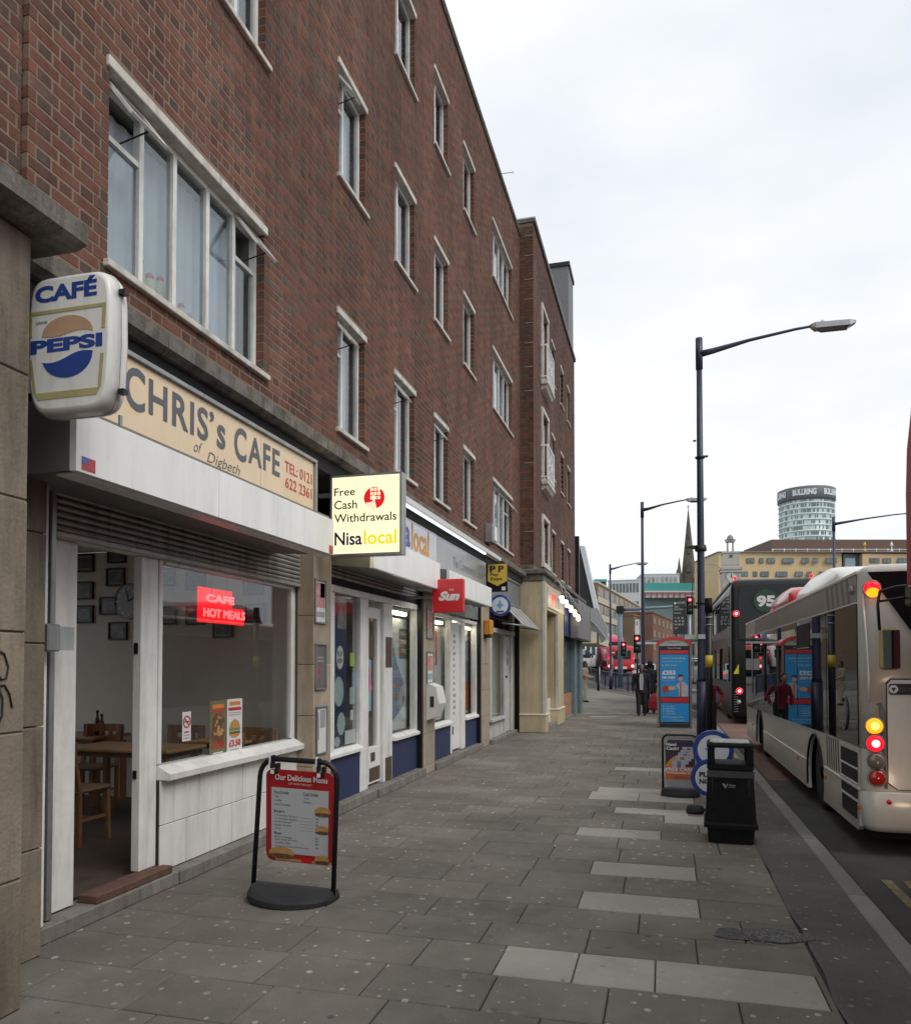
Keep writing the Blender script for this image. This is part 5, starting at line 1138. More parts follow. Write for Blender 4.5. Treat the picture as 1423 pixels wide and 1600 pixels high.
for y_ in (15.8, 16.3, 16.8, 17.3): box('grille_bar', BLACKM, u6, H2-.02, H2+.02, y_, y_+.04, 2.403, 2.85)
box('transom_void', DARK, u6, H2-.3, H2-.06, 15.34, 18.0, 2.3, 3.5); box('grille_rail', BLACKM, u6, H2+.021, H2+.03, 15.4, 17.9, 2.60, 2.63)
GB = mat('grey_board', (.15,.155,.155), .6, var=.15); box('blank_board', GB, u6, H2-.1, -3.28, 14.9, 18.0, 2.95, 3.55); m = MB()
for (a_, b_, c_, d_) in ((14.9,18.0,3.50,3.55),(14.9,18.0,2.95,3.0),(17.95,18.0,3.001,3.499),(14.9,14.95,3.001,3.499)): m.box(-3.279,-3.255,a_,b_,c_,d_)
m.build('board_frame', GREYM, u6)
aw = thing('folded_awning', 'grey striped awning frame hanging open over the white unit', 'awning', (-3.3, 16.8, 2.9))
SC1 = mat('awning_grey', (.20,.20,.19), .8, var=.2, dirt=.3); SC2 = mat('awning_pale', (.42,.41,.38), .8, var=.2, dirt=.3)
n = 11
for i in range(n):
    y0 = 15.75+i*.2; m = MB(); m.loft([[(-3.24,y0,2.93),(-3.24,y0+.19,2.93),(-3.235,y0+.19,2.90),(-3.235,y0,2.90)],[(-2.80,y0+.12,2.46),(-2.80,y0+.31,2.46),(-2.805,y0+.31,2.44),(-2.805,y0+.12,2.44)]]); m.build('stripe', SC2 if i % 3 == 0 else SC1, aw)
m = MB(); m.tube([(-2.79,15.8,2.44),(-2.79,18.1,2.44)], .02, 8); m.tube([(-3.25,15.75,2.5),(-2.79,15.85,2.44)], .016, 8); m.tube([(-3.25,18.0,2.5),(-2.79,18.08,2.44)], .016, 8); m.build('awning_frame', GREYM, aw)

# ------------------------------------------------------------------ ground floor of the end block
cb = thing('shopfront', 'cream painted arcade entrance with stout square piers below the brick end block', 'shopfront', (-2.7, 20, 0))
def pier(y0, y1, x1=-2.70, x0=-3.32):
    m = MB(); m.cbox(x0, x1+.03, y0-.03, y1+.03, 0, .42, .02); m.cbox(x0, x1, y0, y1, .422, 3.62, .015); m.build('pier', CREAM, cb)
    m = MB(); m.cbox(x0, x1+.045, y0-.045, y1+.045, .40, .46, .02); m.build('pier_band', mat('cream_trim', (.62,.55,.42), .6, dirt=.2), cb)
    box('pier_edge', mat('trim_white', (.56,.54,.49), .6, dirt=.2), cb, x1-.06, x1+.012, y0-.012, y0+.05, .462, 3.60)
pier(18.15, 18.50); pier(20.45, 21.75)
m = MB(); m.cbox(-3.32,-2.71,18.51,20.44,2.95,3.61,.01); m.build('fascia', CREAM, cb); box('sign_panel', mat('arcade_sign', (.50,.46,.41), .4), cb, -2.709, -2.69, 18.6, 21.9, 3.03, 3.52)
box('lit_sign', mat('arcade_red', (.60,.05,.03), .4, emit=(1,.06,.03), es=.8), cb, -2.689, -2.684, 19.2, 19.95, 3.12, 3.42); box('sign_text', PGRY, cb, -2.689, -2.684, 20.0, 20.8, 3.12, 3.40)
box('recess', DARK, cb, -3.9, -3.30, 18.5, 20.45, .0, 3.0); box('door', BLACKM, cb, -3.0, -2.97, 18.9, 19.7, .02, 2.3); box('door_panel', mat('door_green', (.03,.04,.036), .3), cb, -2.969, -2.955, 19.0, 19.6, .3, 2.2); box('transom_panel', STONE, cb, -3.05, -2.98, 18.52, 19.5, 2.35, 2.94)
for i in range(4): box('white_tile', TILEW, cb, -2.96, -2.90, 19.72, 20.44, .10+i*.16, .255+i*.16)
box('threshold', PLINTH, cb, -3.3, -2.72, 18.5, 20.44, 0, .09)
bs_ = thing('shopfront', 'blue fronted corner shop with dark glass at the end of the block', 'shopfront', (-2.7, 24, 0))
NB2 = mat('shop_blue', (.018,.035,.14), .5, var=.1); box('fascia', NB2, bs_, -3.3, -2.68, 21.8, 26.7, 2.45, 3.60); TEAL = mat('teal_grey_paint', (.15,.21,.23), .6, dirt=.2)
m = MB(); m.cbox(-2.66,-2.40,22.9,26.6,2.40,3.58,.02); m.build('sign_box', mat('projecting_board', (.17,.17,.19), .4, var=.25, scale=3), bs_); box('sign_edge', GREYM, bs_, -2.67, -2.38, 26.602, 26.66, 2.38, 3.6)
SG = mat('dark_shop_glass', (.045,.05,.052), .08, var=.6, scale=3); box('window_glass', SG, bs_, -2.86, -2.84, 21.8, 24.6, .75, 2.44); box('stall_riser', mat('brown_riser', (.36,.19,.10), .7, var=.2), bs_, -2.86, -2.82, 21.8, 24.6, .05, .745)
for y0 in (22.4, 23.1, 23.8): box('glazing_bar', TEAL, bs_, -2.839, -2.81, y0, y0+.05, .75, 2.44)
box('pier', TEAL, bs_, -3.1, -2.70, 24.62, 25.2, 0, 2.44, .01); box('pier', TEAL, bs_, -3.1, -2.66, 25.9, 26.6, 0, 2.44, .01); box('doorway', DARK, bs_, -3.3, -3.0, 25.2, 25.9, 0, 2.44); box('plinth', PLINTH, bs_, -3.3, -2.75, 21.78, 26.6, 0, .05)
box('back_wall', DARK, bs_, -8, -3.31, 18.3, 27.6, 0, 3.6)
box('end_wall', BRICKD, bs_, -8, -2.9, 26.67, 27.84, 0, 3.6)
WB = emitm('warm_bulb', (1, .80, .48), 6)
for i, (px, py, y_) in enumerate(((878,935,19.6),(885,942,20.5),(892,950,21.4),(898,957,22.1),(903,964,22.7))):
    c = aty(px, py, y_); t = thing('swan_neck_lamp', ['lit swan neck lamp nearest the cream piers','second lit swan neck lamp from the cream piers','middle lit swan neck lamp of the five over the blue shop','fourth lit swan neck lamp from the cream piers','farthest lit swan neck lamp at the end of the row'][i], 'lamp', (c.x, y_, c.z), 'lamps over the shop boards')
    xw = BX+.30; pts = [(xw, y_, c.z+.28)]+[(xw+(c.x-xw)*(1-math.cos(q))/2, y_, c.z+.16+.30*math.sin(q*.93+.22)) for q in [PI*k/9 for k in range(10)]]
    m = MB(); m.tube(pts, .018, 6); m.build('arm', GREYM, t)
    m = MB(); m.lathe([(.03,.12),(.05,.10),(.11,-.02),(.10,-.02),(.045,.085)], (c.x,y_,c.z), 14); m.build('shade', BLACKM, t)
    for s_ in (-1, 1): M1('sphere', (c.x, y_+s_*.10, c.z-.06+.07*(s_ < 0)), .06, 10, 8).build('bulb', WB, t)

# ------------------------------------------------------------------ pavement furniture
def rot_finish(t, loc, rz=0, rx=0, ry=0): t.location = loc; t.rotation_euler = (rx, ry, rz)
def rrect(w_, h, r, z0=0, n=5, taper=0):
    """rounded-top outline from bottom-left up and over, list of (x,z)"""
    P = [(-w_/2, z0)]
    P += [(-w_/2+taper+r-r*math.cos(q), z0+h-r+r*math.sin(q)) for q in [PI/2*k/n for k in range(n+1)]]
    P += [(w_/2-taper-r+r*math.sin(q), z0+h-r+r*math.cos(q)) for q in [PI/2*k/n for k in range(n+1)]]
    P += [(w_/2, z0)]
    return P
# menu board: tube frame on a rubber foot, panel swinging on two clips
ab1 = thing('menu_board', 'black framed swinging menu board with a red topped burger menu by the cafe', 'a-board', (0,0,0))
m = MB(); m.tube([(x,0,z) for x,z in rrect(.66,.93,.13,.03,7,.012)], .019, 10, True); m.build('frame', BLACKM, ab1)
m = MB(); n = 18
top = [(-.35,.0),(-.35,.10)]+[(-.35*math.cos(PI*k/n), -.0-.20*math.sin(PI*k/n)) for k in range(0)]
half = [(-.34*math.cos(PI*k/n), -.24*math.sin(PI*k/n)) for k in range(n+1)]
out_ = [(-.35,.08)]+[(-.35*math.cos(PI*k/n), -.27*math.sin(PI*k/n)) for k in range(n+1)]+[(.35,.08)]
inn = [(x*.97, y*.95) for x, y in out_]
m.loft([[(x,y,0) for x,y in out_],[(x,y,.035) for x,y in out_],[(x*.96,y*.9,.075-.03*(abs(y)/.27)) for x,y in out_],[(x*.93,y*.86,.078-.03*(abs(y)/.27)) for x,y in out_]], True, True); m.build('rubber_base', mat('rubber_foot', (.022,.024,.026), .75, var=.15, bump=.2), ab1)
m = MB()
for s_ in (-1,1): m.box(s_*.19-.03, s_*.19-.012, -.035, .012, .895, .985); m.box(s_*.19+.008, s_*.19+.03, -.03, .02, .86, .93)
m.build('hanging_clip', BLACKM, ab1); m = MB()
for s_ in (-1,1): box('clip_tab', PAPER, ab1, s_*.19-.02, s_*.19+.005, -.045, -.036, .86, .885); box('clip_tab', PAPER, ab1, s_*.19-.035, s_*.19-.028, -.05, -.02, .93, 1.0)
# the panel is tilted as it swings
ang = R(7); ca, sa = math.cos(ang), math.sin(ang)
def PP(x, z, o): return (x+.02, -.0+(.90-z)*sa*.9-o*ca-.02+.0, .90-(.90-z)*ca+.0)
def panel(name, pts, o0, o1, mt, par=ab1): m = MB(); m.loft([[PP(x,z,o) for x,z in pts] for o in (o0, o1)]); return m.build(name, mt, par)
pw, ph = .56, .66; z0 = .225
pnl = [(-pw/2,z0+.05),(-pw/2+.015,z0+.015),(-pw/2+.05,z0)]+[(pw/2-.05,z0),(pw/2-.015,z0+.015),(pw/2,z0+.05)]+[(pw/2-.06+.06*math.cos(q),.84+.05*math.sin(q)) for q in [PI/2*k/5 for k in range(6)]]+[(-pw/2+.06-.06*math.sin(q),.84+.05*math.cos(q)) for q in [PI/2*k/5 for k in range(6)]]
MRED = mat('menu_red', (.40,.012,.018), .35, var=.06, coat=.3); panel('red_panel', pnl, -.014, .0, MRED)
MW = mat('menu_white', (.50,.52,.53), .3, var=.03, coat=.3); panel('menu_sheet', [(-.235,.285),(.235,.285),(.235,.76),(-.235,.76)], .0005, .0025, MW)
def mt(txt, x, z, w_, h, mtl, bold=.01):
    m = MB(); key = (txt, bold, 0.0, 1.0)
    if key not in TC: TC[key] = text_geo(*key)
    vs, fs = TC[key]; xa, xb = min(p.x for p in vs), max(p.x for p in vs); ya, yb = min(p.y for p in vs), max(p.y for p in vs)
    m.add_mesh([PP(x+(p.x-xa)/(xb-xa)*w_, z+(p.y-ya)/(yb-ya)*h, .0036) for p in vs], fs); return m.build('lettering', mtl, ab1, recalc=False)
mt('Our Delicious Menu', -.205, .815, .43, .043, PAPER, .025); mt('EAT IN OR TAKE OUT', -.09, .787, .19, .014, PAPER, .0)
INK = mat('menu_ink', (.03,.035,.045), .5, var=0); INKF = mat('menu_ink_faint', (.22,.24,.26), .5, var=0)
mt('Hot Drinks', -.21, .715, .12, .024, INK); mt('Cold Drinks', .03, .715, .12, .024, INK)
for t_, x, z, w_ in (('Tea',-.205,.69,.03),('Coffee',-.205,.662,.06),('Hot Chocolate',-.205,.632,.13),('Cans',.035,.69,.04),('Bottles',.035,.662,.065)): mt(t_, x, z, w_, .014, INK, 0)
mt('Burgers', -.21, .575, .085, .024, INK)
for t_, z, w_ in (('1/4 Pounder Burgers',.55,.19),('1/2 Pounder Burgers',.527,.19),('Chicken Burger',.504,.14),('Burger & Chips',.481,.14),('Chips',.458,.05)): mt(t_, -.205, z, w_, .014, INK, 0); panel('price_dots', [(.0,z+.003),(.11,z+.003),(.11,z+.005),(.0,z+.005)], .003, .0034, INKF); panel('price', [(.13,z),(.155,z),(.155,z+.01),(.13,z+.01)], .003, .0034, INKF)
mt('Baps', -.21, .415, .06, .024, INK)
for t_, z, w_ in (('Bacon with Egg',.395,.14),('Spicy Steak & Onion',.376,.19),('Chicken Fillet',.353,.13),('Sausage & Onions & Mushrooms',.328,.28)): mt(t_, -.205, z, w_, .014, INK, 0); panel('price', [(.13,z+.012),(.155,z+.012),(.155,z+.022),(.13,z+.022)], .003, .0034, INKF)
def ell(cx0, cz0, a_, b_, n=16): return [(cx0+a_*math.cos(2*PI*k/n), cz0+b_*math.sin(2*PI*k/n)) for k in range(n)]
for (cx0, cz0, a_, b_) in ((.19,.60,.065,.035),(.185,.47,.055,.03),(-.15,.275,.105,.045),(.185,.255,.06,.03)): panel('bun_picture', ell(cx0, cz0+.01, a_, b_), .0038, .0046, PBUN); panel('filling_picture', ell(cx0, cz0-.012, a_*1.02, b_*.42), .0047, .0052, PBRN)
panel('tomato_picture', ell(.04,.250,.028,.022), .0047, .0054, SRED); panel('tomato_picture', ell(.085,.250,.025,.020), .0055, .006, SRED); panel('board_picture', [(-.2,.232),(.27,.232),(.27,.248),(-.2,.248)], .001, .0035, PBUN)
rot_finish(ab1, (-2.52, 4.95, .008), R(3.5), 0, R(2.6)); ab1.scale = (.91, 1, 1)
# cash board further along
ab2 = thing('cash_board', 'black framed pavement board offering free cash withdrawals near the litter bin', 'a-board', (0,0,0))
m = MB(); m.tube([(x,0,z) for x,z in rrect(.42,.72,.07,.03,6)], .014, 8, True); m.build('frame', BLACKM, ab2)
out2 = [(-.235,.10)]+[(-.235*math.cos(PI*k/n), -.14*math.sin(PI*k/n)) for k in range(n+1)]+[(.235,.10)]
m = MB(); m.loft([[(x,y,0) for x,y in out2],[(x,y,.03) for x,y in out2],[(x*.95,y*.9,.085) for x,y in out2]], True, True); m.build('rubber_base', MC['rubber_foot'], ab2)
CPUR = mat('cash_purple', (.022,.015,.055), .35, coat=.3); CORG = mat('cash_orange', (.56,.13,.025), .35, coat=.3)
def p2(name, pts, o, mtl, t=.002): m = MB(); m.prism(pts, 'y', -.012-o-t, -.012-o); return m.build(name, mtl, ab2)
m = MB(); m.prism([(-.175,.10),(.175,.10),(.175,.64),(.14,.69),(-.14,.69),(-.175,.64)], 'y', -.012, .008); m.build('panel', CPUR, ab2)
p2('orange_field', [(-.175,.20),(.175,.20),(.175,.36),(-.03,.36),(-.09,.44),(-.175,.36)][:6], .001, CORG); p2('orange_curve', [(-.175,.36),(-.172,.38),(-.12,.45),(-.06,.49),(.02,.36)], .003, mat('cash_amber', (.60,.24,.03), .35)); p2('grey_field', [(-.175,.10),(.175,.10),(.175,.198),(-.175,.198)], .001, mat('cash_grey', (.30,.30,.31), .3))
NOTE = mat('banknote_print', (.40,.38,.42), .5, var=.25, scale=40); NOTE2 = mat('banknote_purple', (.18,.15,.24), .5, var=.5, scale=60)
for i, (x, z) in enumerate(((.08,.56),(.06,.52),(.03,.49),(.0,.45),(-.04,.40))):
    p2('banknote', [(x-.055,z-.06),(x+.10-(.0 if i < 3 else 0),z-.06),(x+.10,z+.045),(x-.055,z+.045)], .004+i*.0022, NOTE); p2('banknote_print', [(x+.0,z-.055),(x+.05,z-.055),(x+.05,z+.03),(x+.0,z+.03)], .0062+i*.0022, NOTE2, .0002)
def w2(t_, x, z, w_, h, bold, mtl=PAPER): return word('lettering', mtl, ab2, t_, (x, -.0275, z), UX, UZ, w_, h, bold)
w2('Need', -.165, .615, .12, .04, .03); w2('Cash?', -.165, .565, .15, .04, .03); w2('FREE CASH', -.168, .305, .336, .042, .03); w2('WITHDRAWALS HERE', -.168, .27, .336, .026, .03); w2('CASHZONE', -.08, .215, .16, .022, .02, CPUR)
rot_finish(ab2, (.20, 10.0, .008), R(-2))
# lottery pavement sign: two discs on a weighted foot
ls = thing('lottery_stand', 'blue rimmed double disc lottery stand half hidden behind the black litter bin', 'sign', (.5, 8.85, 0))
c1 = aty(1114, 1172, 8.85); c2 = aty(1109, 1215, 8.85); round_sign(ls, (c1.x,8.84,c1.z), .215, .05); round_sign(ls, (c2.x,8.80,c2.z), .205, .038)
m = MB(); m.prism([(c1.x-.10,c1.z+.01),(c1.x-.045,c1.z+.03),(c1.x-.03,c1.z+.09),(c1.x+.0,c1.z+.03),(c1.x+.04,c1.z+.02),(c1.x-.01,c1.z-.01),(c1.x-.03,c1.z-.06),(c1.x-.05,c1.z-.01)], 'y', 8.834, 8.836); m.box(c1.x+.02,c1.x+.05,8.834,8.836,c1.z+.07,c1.z+.10); m.build('star', PLB, ls)
word('lettering', PBLK, ls, 'PLAY', (c2.x-.115, 8.793, c2.z+.01), UX, UZ, .20, .055, .05); word('lettering', PBLK, ls, 'NOW', (c2.x-.115, 8.793, c2.z-.065), UX, UZ, .20, .055, .05); word('lettering', PLB, ls, 'THE NATIONAL LOTTERY', (c1.x-.03, 8.833, c1.z+.03), UX, UZ, .17, .02, 0); box('lettering', PBLK, ls, c1.x-.04, c1.x+.03, 8.833, 8.836, c1.z-.13, c1.z-.115)
m = MB(); m.tube([(c2.x,8.87,.05),(c2.x,8.87,c2.z)], .02, 8); m.build('stem', BLACKM, ls); m = MB()
for q in range(3): t = 2*PI*q/3+PI*.93; m.lathe([(.09,0),(.10,.02),(.085,.07),(.03,.085)], (c2.x+.16*math.cos(t), 8.87+.16*math.sin(t), .008), 14); m.bar((c2.x,8.87,.05),(c2.x+.16*math.cos(t),8.87+.16*math.sin(t),.04),.04,.03)
m.build('weighted_foot', MC['rubber_foot'], ls)
# litter bin
lb = thing('litter_bin', 'square black plastic litter bin with open slots near the kerb', 'litter bin', (0, 0, 0))
def sq(hx, hy, z, c=.05): return [(x*hx if abs(x) == 1 else x, y, z) for x, y in []] or [(-hx+c,-hy,z),(hx-c,-hy,z),(hx,-hy+c,z),(hx,hy-c,z),(hx-c,hy,z),(-hx+c,hy,z),(-hx,hy-c,z),(-hx,-hy+c,z)]
m = MB(); m.loft([sq(.195,.195,0,.03),sq(.205,.205,.13,.03),sq(.205,.205,.135,.03),sq(.235,.235,.137,.04),sq(.235,.235,.17,.04),sq(.222,.222,.19,.04),sq(.195,.195,.67,.035),sq(.205,.205,.675,.035),sq(.202,.202,.72,.035)]); m.build('body', BLACKP, lb, bevel=0)
for sx in (-1,1):
    for sy in (-1,1): m = MB(); m.cbox(sx*.20 if sx < 0 else .135, sx*.135 if sx < 0 else .20, sy*.20 if sy < 0 else .135, sy*.135 if sy < 0 else .20, .721, .869, .008); m.build('corner_post', BLACKP, lb)
m = MB(); m.loft([sq(.205,.205,.870,.035),sq(.205,.205,.895,.035),sq(.185,.185,.915,.03)]); m.build('lid', BLACKP, lb)
m = MB(); m.loft([sq(.175,.175,.9155,.03),sq(.165,.165,.922,.03)]); m.build('stubber_plate', mat('bin_plate', (.26,.27,.25), .45, .3, var=.5, scale=14, dirt=.3), lb)
box('rim_band', mat('bin_rim', (.05,.052,.055), .45), lb, -.205, .205, -.206, -.2035, .60, .66)
for s_ in (-1,1): m = MB(); m.tube([(s_*.165,-.211,.24),(s_*.155,-.200,.60)], .004, 5); m.build('door_seam', BLACKM, lb)
BW = mat('bin_print', (.36,.37,.37), .5, var=.3, scale=50)
m = MB(); m.prism([(-.075,.545),(-.055,.545),(-.042,.515),(-.03,.545),(-.022,.545),(-.040,.503),(-.046,.503)], 'y', -.2065, -.2035); m.build('emblem', BW, lb); word('lettering', BW, lb, 'VEOLIA', (-.018, -.208, .525), UX, UZ, .06, .014, .02); word('lettering', BW, lb, 'ENVIRONNEMENT', (-.018, -.208, .510), UX, UZ, .06, .008, 0)

for o in [lb]: o.location = (.60, 7.66, .006); o.rotation_euler.z = R(-3)

# ------------------------------------------------------------------ poles and lamps
def street_lamp(label, x, y, h, arm, pw=1.0, detail=False):
    t = thing('street_lamp', label, 'street lamp', (0,0,0), 'tall street lamps')
    m = MB(); m.tube([(0,0,0),(0,0,1.3)], .105*pw, 14); m.build('base_column', NAVYM, t)
    m = MB(); m.tube([(0,0,1.3),(0,0,1.38),(0,0,h*.55),(0,0,h-.12)], [.105*pw,.082*pw,.066*pw,.052*pw], 12); m.build('column', NAVYM, t)
    m = MB(); m.tube([(0,0,h-.6),(0,0,h+.02)], .068*pw, 12); m.build('collar', NAVYM, t)
    m = MB(); m.tube([(0,0,h-.30),(.25,0,h-.26),(arm*.38,0,h-.12),(arm*.72,0,h+.0),(arm-.35,0,h+.03)], [.07*pw,.06*pw,.034,.028,.026], 8); m.build('arm', NAVYM, t)
    m = MB(); m.loft([[(arm-.42,-.03,h+.0),(arm-.42,.03,h+.0),(arm-.42,.03,h+.06),(arm-.42,-.03,h+.06)],[(arm-.33,-.10,h-.05),(arm-.33,.10,h-.05),(arm-.33,.08,h+.07),(arm-.33,-.08,h+.07)],[(arm+.26,-.10,h-.055),(arm+.26,.10,h-.055),(arm+.26,.08,h+.055),(arm+.26,-.08,h+.055)],[(arm+.37,-.06,h-.0),(arm+.37,.06,h-.0),(arm+.37,.06,h+.03),(arm+.37,-.06,h+.03)]]); m.build('lantern', mat('lantern_grey', (.30,.31,.31), .4, .3), t)
    m = MB(); m.loft([[(arm-.28,-.075,h-.058),(arm+.26,-.075,h-.062),(arm+.26,.075,h-.062),(arm-.28,.075,h-.058)],[(arm-.22,-.05,h-.10),(arm+.22,-.05,h-.10),(arm+.22,.05,h-.10),(arm-.22,.05,h-.10)]]); m.build('lantern_glass', mat('lantern_lens', (.10,.07,.075), .2), t)
    m = MB(); m.sphere((arm-.2,0,h+.10), .035, 8, 6); m.build('photocell', WHITEC, t)
    if detail:
        for z_, s_ in ((3.9,1),(3.93,-1)): box('banner_bracket', NAVYM, t, s_*.07 if s_ < 0 else .0, .0 if s_ < 0 else .16, -.02, .02, z_-.02, z_+.03) if False else None
        m = MB(); m.lathe([(.105,0),(.115,.03),(.10,.12)], (0,0,3.86), 12); m.lathe([(.10,0),(.11,.03)], (0,0,2.82), 12); m.lathe([(.09,0),(.10,.03)], (0,0,5.7), 12); m.build('clamp_band', BLACKM, t)
        for pr_ in ([(-.30,3.94),(-.08,3.90),(-.08,3.98),(-.16,3.98)], [(-.38,2.76),(-.08,2.73),(-.08,2.80)], [(-.13,6.05),(-.07,6.05),(-.07,6.07),(-.13,6.07)], [(.06,5.72),(.15,5.72),(.15,5.75),(.06,5.75)]): m = MB(); m.prism(pr_, 'y', -.03, .03); m.build('arm_stub', BLACKM, t)
        box('plate_sign', mat('plate_sign', (.40,.46,.42), .5), t, -.32, -.075, -.012, .0, 2.13, 2.22); box('plate_sign', MC['plate_sign'], t, -.07, .20, -.115, -.105, 2.13, 2.22)
    t.location = (x, y, gz(y)); return t
street_lamp('nearest tall navy street lamp beside the phone kiosk with its arm over the road', .735, 15.8, 8.08, 2.45, 1.0, True)
p2_ = aty(1003, 787, 31.5); street_lamp('second tall navy street lamp in front of the mast of traffic signals', p2_.x, 31.5, 8.1, 2.1)
p3_ = aty(953, 884, 50); street_lamp('third street lamp standing before the banded office block', p3_.x, 50, 8.0, 2.0)
p4_ = aty(1302, 812, 36.5); street_lamp('street lamp on the far side of the road right of the round tower', p4_.x, 36.5, p4_.z+.1, 3.3)
bp_ = thing('bus_stop_pole', 'black pole with a yellow band next to the nearest street lamp', 'pole', (.77, 14.2, 0))
xp = aty(1107.5, 1040, 14.2).x; m = MB(); m.tube([(xp,14.2,.005),(xp,14.2,2.55)], .058, 12); m.build('shaft', BLACKM, bp_); m = MB(); m.tube([(xp,14.2,2.55),(xp,14.2,2.80)], .066, 12); m.build('cap_sleeve', BLACKP, bp_)
zc = aty(1107, 1033, 14.2).z; m = MB(); m.tube([(xp,14.2,zc-.11),(xp,14.2,zc+.10)], .064, 12); m.build('yellow_band', mat('yellow_band', (.56,.42,.03), .5), bp_); m = MB()
for z_ in (2.32, 2.45): m.lathe([(.062,0),(.066,.012),(.062,.024)], (xp,14.2,z_), 12)
m.build('clip_ring', GREYM, bp_)
# ------------------------------------------------------------------ phone kiosk
pk = thing('phone_kiosk', 'red topped phone kiosk carrying two blue advertising panels', 'phone box', (.28, 20.8, 0))
ky = 20.4; kx0, kx1 = -.15, .71; kd = .86; kc = (kx0+kx1)/2
KBL = mat('kiosk_black', (.022,.022,.025), .4); KGY = mat('kiosk_steel', (.22,.20,.17), .4, .4, var=.15)
m = MB()
for x in (kx0, kx1-.05):
    for y in (ky+.0, ky+kd-.05): m.box(x, x+.05, y, y+.05, .0, 2.08)
m.build('corner_post', KGY, pk)
box('front_frame', KBL, pk, kx0+.052, kx1-.052, ky+.004, ky+.04, .12, 2.10)
box('kick_panel', KBL, pk, kx0+.052, kx1-.052, ky+.006, ky+.03, .02, .115)
for x in (kx0+.02, kx1-.025): box('side_glass', GLASS, pk, x, x+.006, ky+.052, ky+kd-.052, .12, 2.05)
box('back_frame', KBL, pk, kx0+.052, kx1-.052, ky+kd-.04, ky+kd-.01, .12, 2.10); box('floor_plate', KGY, pk, kx0, kx1, ky, ky+kd, .004, .018)
RK = mat('kiosk_red', (.52,.02,.028), .35, var=.05, coat=.3)
arc = [(kc+.46*math.cos(t), 2.10+.24*math.sin(t)) for t in [PI*k/16 for k in range(17)]]; ari = [(kc+.38*math.cos(t), 2.10+.165*math.sin(t)) for t in [PI*k/16 for k in range(17)]]
m = MB(); ring = arc+list(reversed(ari)); n = len(arc)
for k in range(n-1):
    a_, b_, c_, d_ = arc[k], arc[k+1], ari[k+1], ari[k]
    m.loft([[(p[0],y,p[1]) for p in (a_,b_,c_,d_)] for y in (ky-.02, ky+kd+.02)], True, True)
m.build('arched_roof', RK, pk)
m = MB(); m.prism(ari, 'y', ky+.0, ky+.03); m.build('sign_panel', mat('kiosk_sign_grey', (.42,.41,.36), .4), pk)
word('lettering', PBLK, pk, 'Telephone', (kc-.17, ky-.002, 2.155), UX, UZ, .34, .05, .0); word('lettering', PAPER, pk, 'Coins & Cards', (kc-.16, ky+.001, 2.03), UX, UZ, .32, .035, .0)
ABL = mat('advert_blue', (.02,.27,.62), .35, var=.03); ALIT = mat('advert_blue_pale', (.12,.42,.70), .4)
yk_ = ky+.003
def kr(n_, x0, x1, z0, z1, mm, o=0): return box(n_, mm, pk, x0, x1, yk_-.002-o, yk_-o, z0, z1)
kr('red_band', kx0+.08, kx1-.08, 1.90, 1.99, RK); kr('red_band', kx0+.08, kx1-.08, .66, .78, RK); kr('advert_panel', kx0+.08, kx1-.08, .80, 1.88, ABL); kr('advert_panel', kx0+.08, kx1-.08, .16, .64, ABL)
AY = mat('advert_yellow', (.66,.72,.12), .4); o = .0025
def kw(t_, x, z, w_, h, mm, b_=.0): return word('lettering', mm, pk, t_, (x, yk_-.0045, z), UX, UZ, w_, h, b_)
kw('more rewarding', kx0+.13, 1.76, .56, .05, AY); kw('Do you know where the money', kx0+.13, 1.685, .50, .03, PAPER); kw('is that you?', kx0+.13, 1.58, .36, .055, AY); kw('\u00a3353', kx0+.13, 1.36, .33, .115, PAPER, .05); kw('PER WEEK', kx0+.13, 1.26, .33, .06, PAPER, .04); kw('Terms and conditions apply', kx0+.15, 1.20, .3, .022, PAPER)
for i, s_ in enumerate(('Training', 'Allowance', 'Flexible', 'Community')): kw('\u2713 '+s_ if False else s_, kx0+.22, .54-i*.06, .20+.03*(i % 2), .03, PAPER); kr('tick', kx0+.15, kx0+.17, .54-i*.06, .56-i*.06, AY, o)
kw('fostering.com', kx0+.14, .26, .5, .045, AY); kw('City Council', kx0+.36, .195, .3, .03, PAPER)
FLESH = mat('advert_skin', (.62,.36,.22), .5); m = MB(); m.prism([(kx1-.28+.055*math.cos(2*PI*k/14), 1.28+.075*math.sin(2*PI*k/14)) for k in range(14)], 'y', yk_-.005, yk_-.003); m.prism([(kx1-.49+.10*math.cos(2*PI*k/12), 1.02+.055*math.sin(2*PI*k/12)) for k in range(12)], 'y', yk_-.008, yk_-.006); m.build('figure_skin', FLESH, pk)
m = MB(); m.prism([(kx1-.33,.81),(kx1-.10,.81),(kx1-.10,1.08),(kx1-.19,1.18),(kx1-.29,1.19),(kx1-.40,1.08),(kx1-.33,1.0)], 'y', yk_-.0048, yk_-.0025); m.build('figure_coat', mat('advert_coat', (.42,.42,.45), .5), pk)
m = MB(); m.prism([(kx1-.30,.81),(kx1-.265,.81),(kx1-.26,1.17),(kx1-.285,1.17)], 'y', yk_-.0062, yk_-.005); m.prism([(kx0+.22+.095*math.cos(2*PI*k/14), 1.0+.09*math.sin(2*PI*k/14)) for k in range(14)], 'y', yk_-.0062, yk_-.005); m.build('figure_glove', mat('advert_red', (.40,.05,.03), .4), pk)
m = MB(); m.prism([(kx1-.34,1.29),(kx1-.33,1.36),(kx1-.28,1.375),(kx1-.22,1.36),(kx1-.215,1.30),(kx1-.25,1.33)], 'y', yk_-.0075, yk_-.0055); m.build('figure_hair', PBLK, pk)
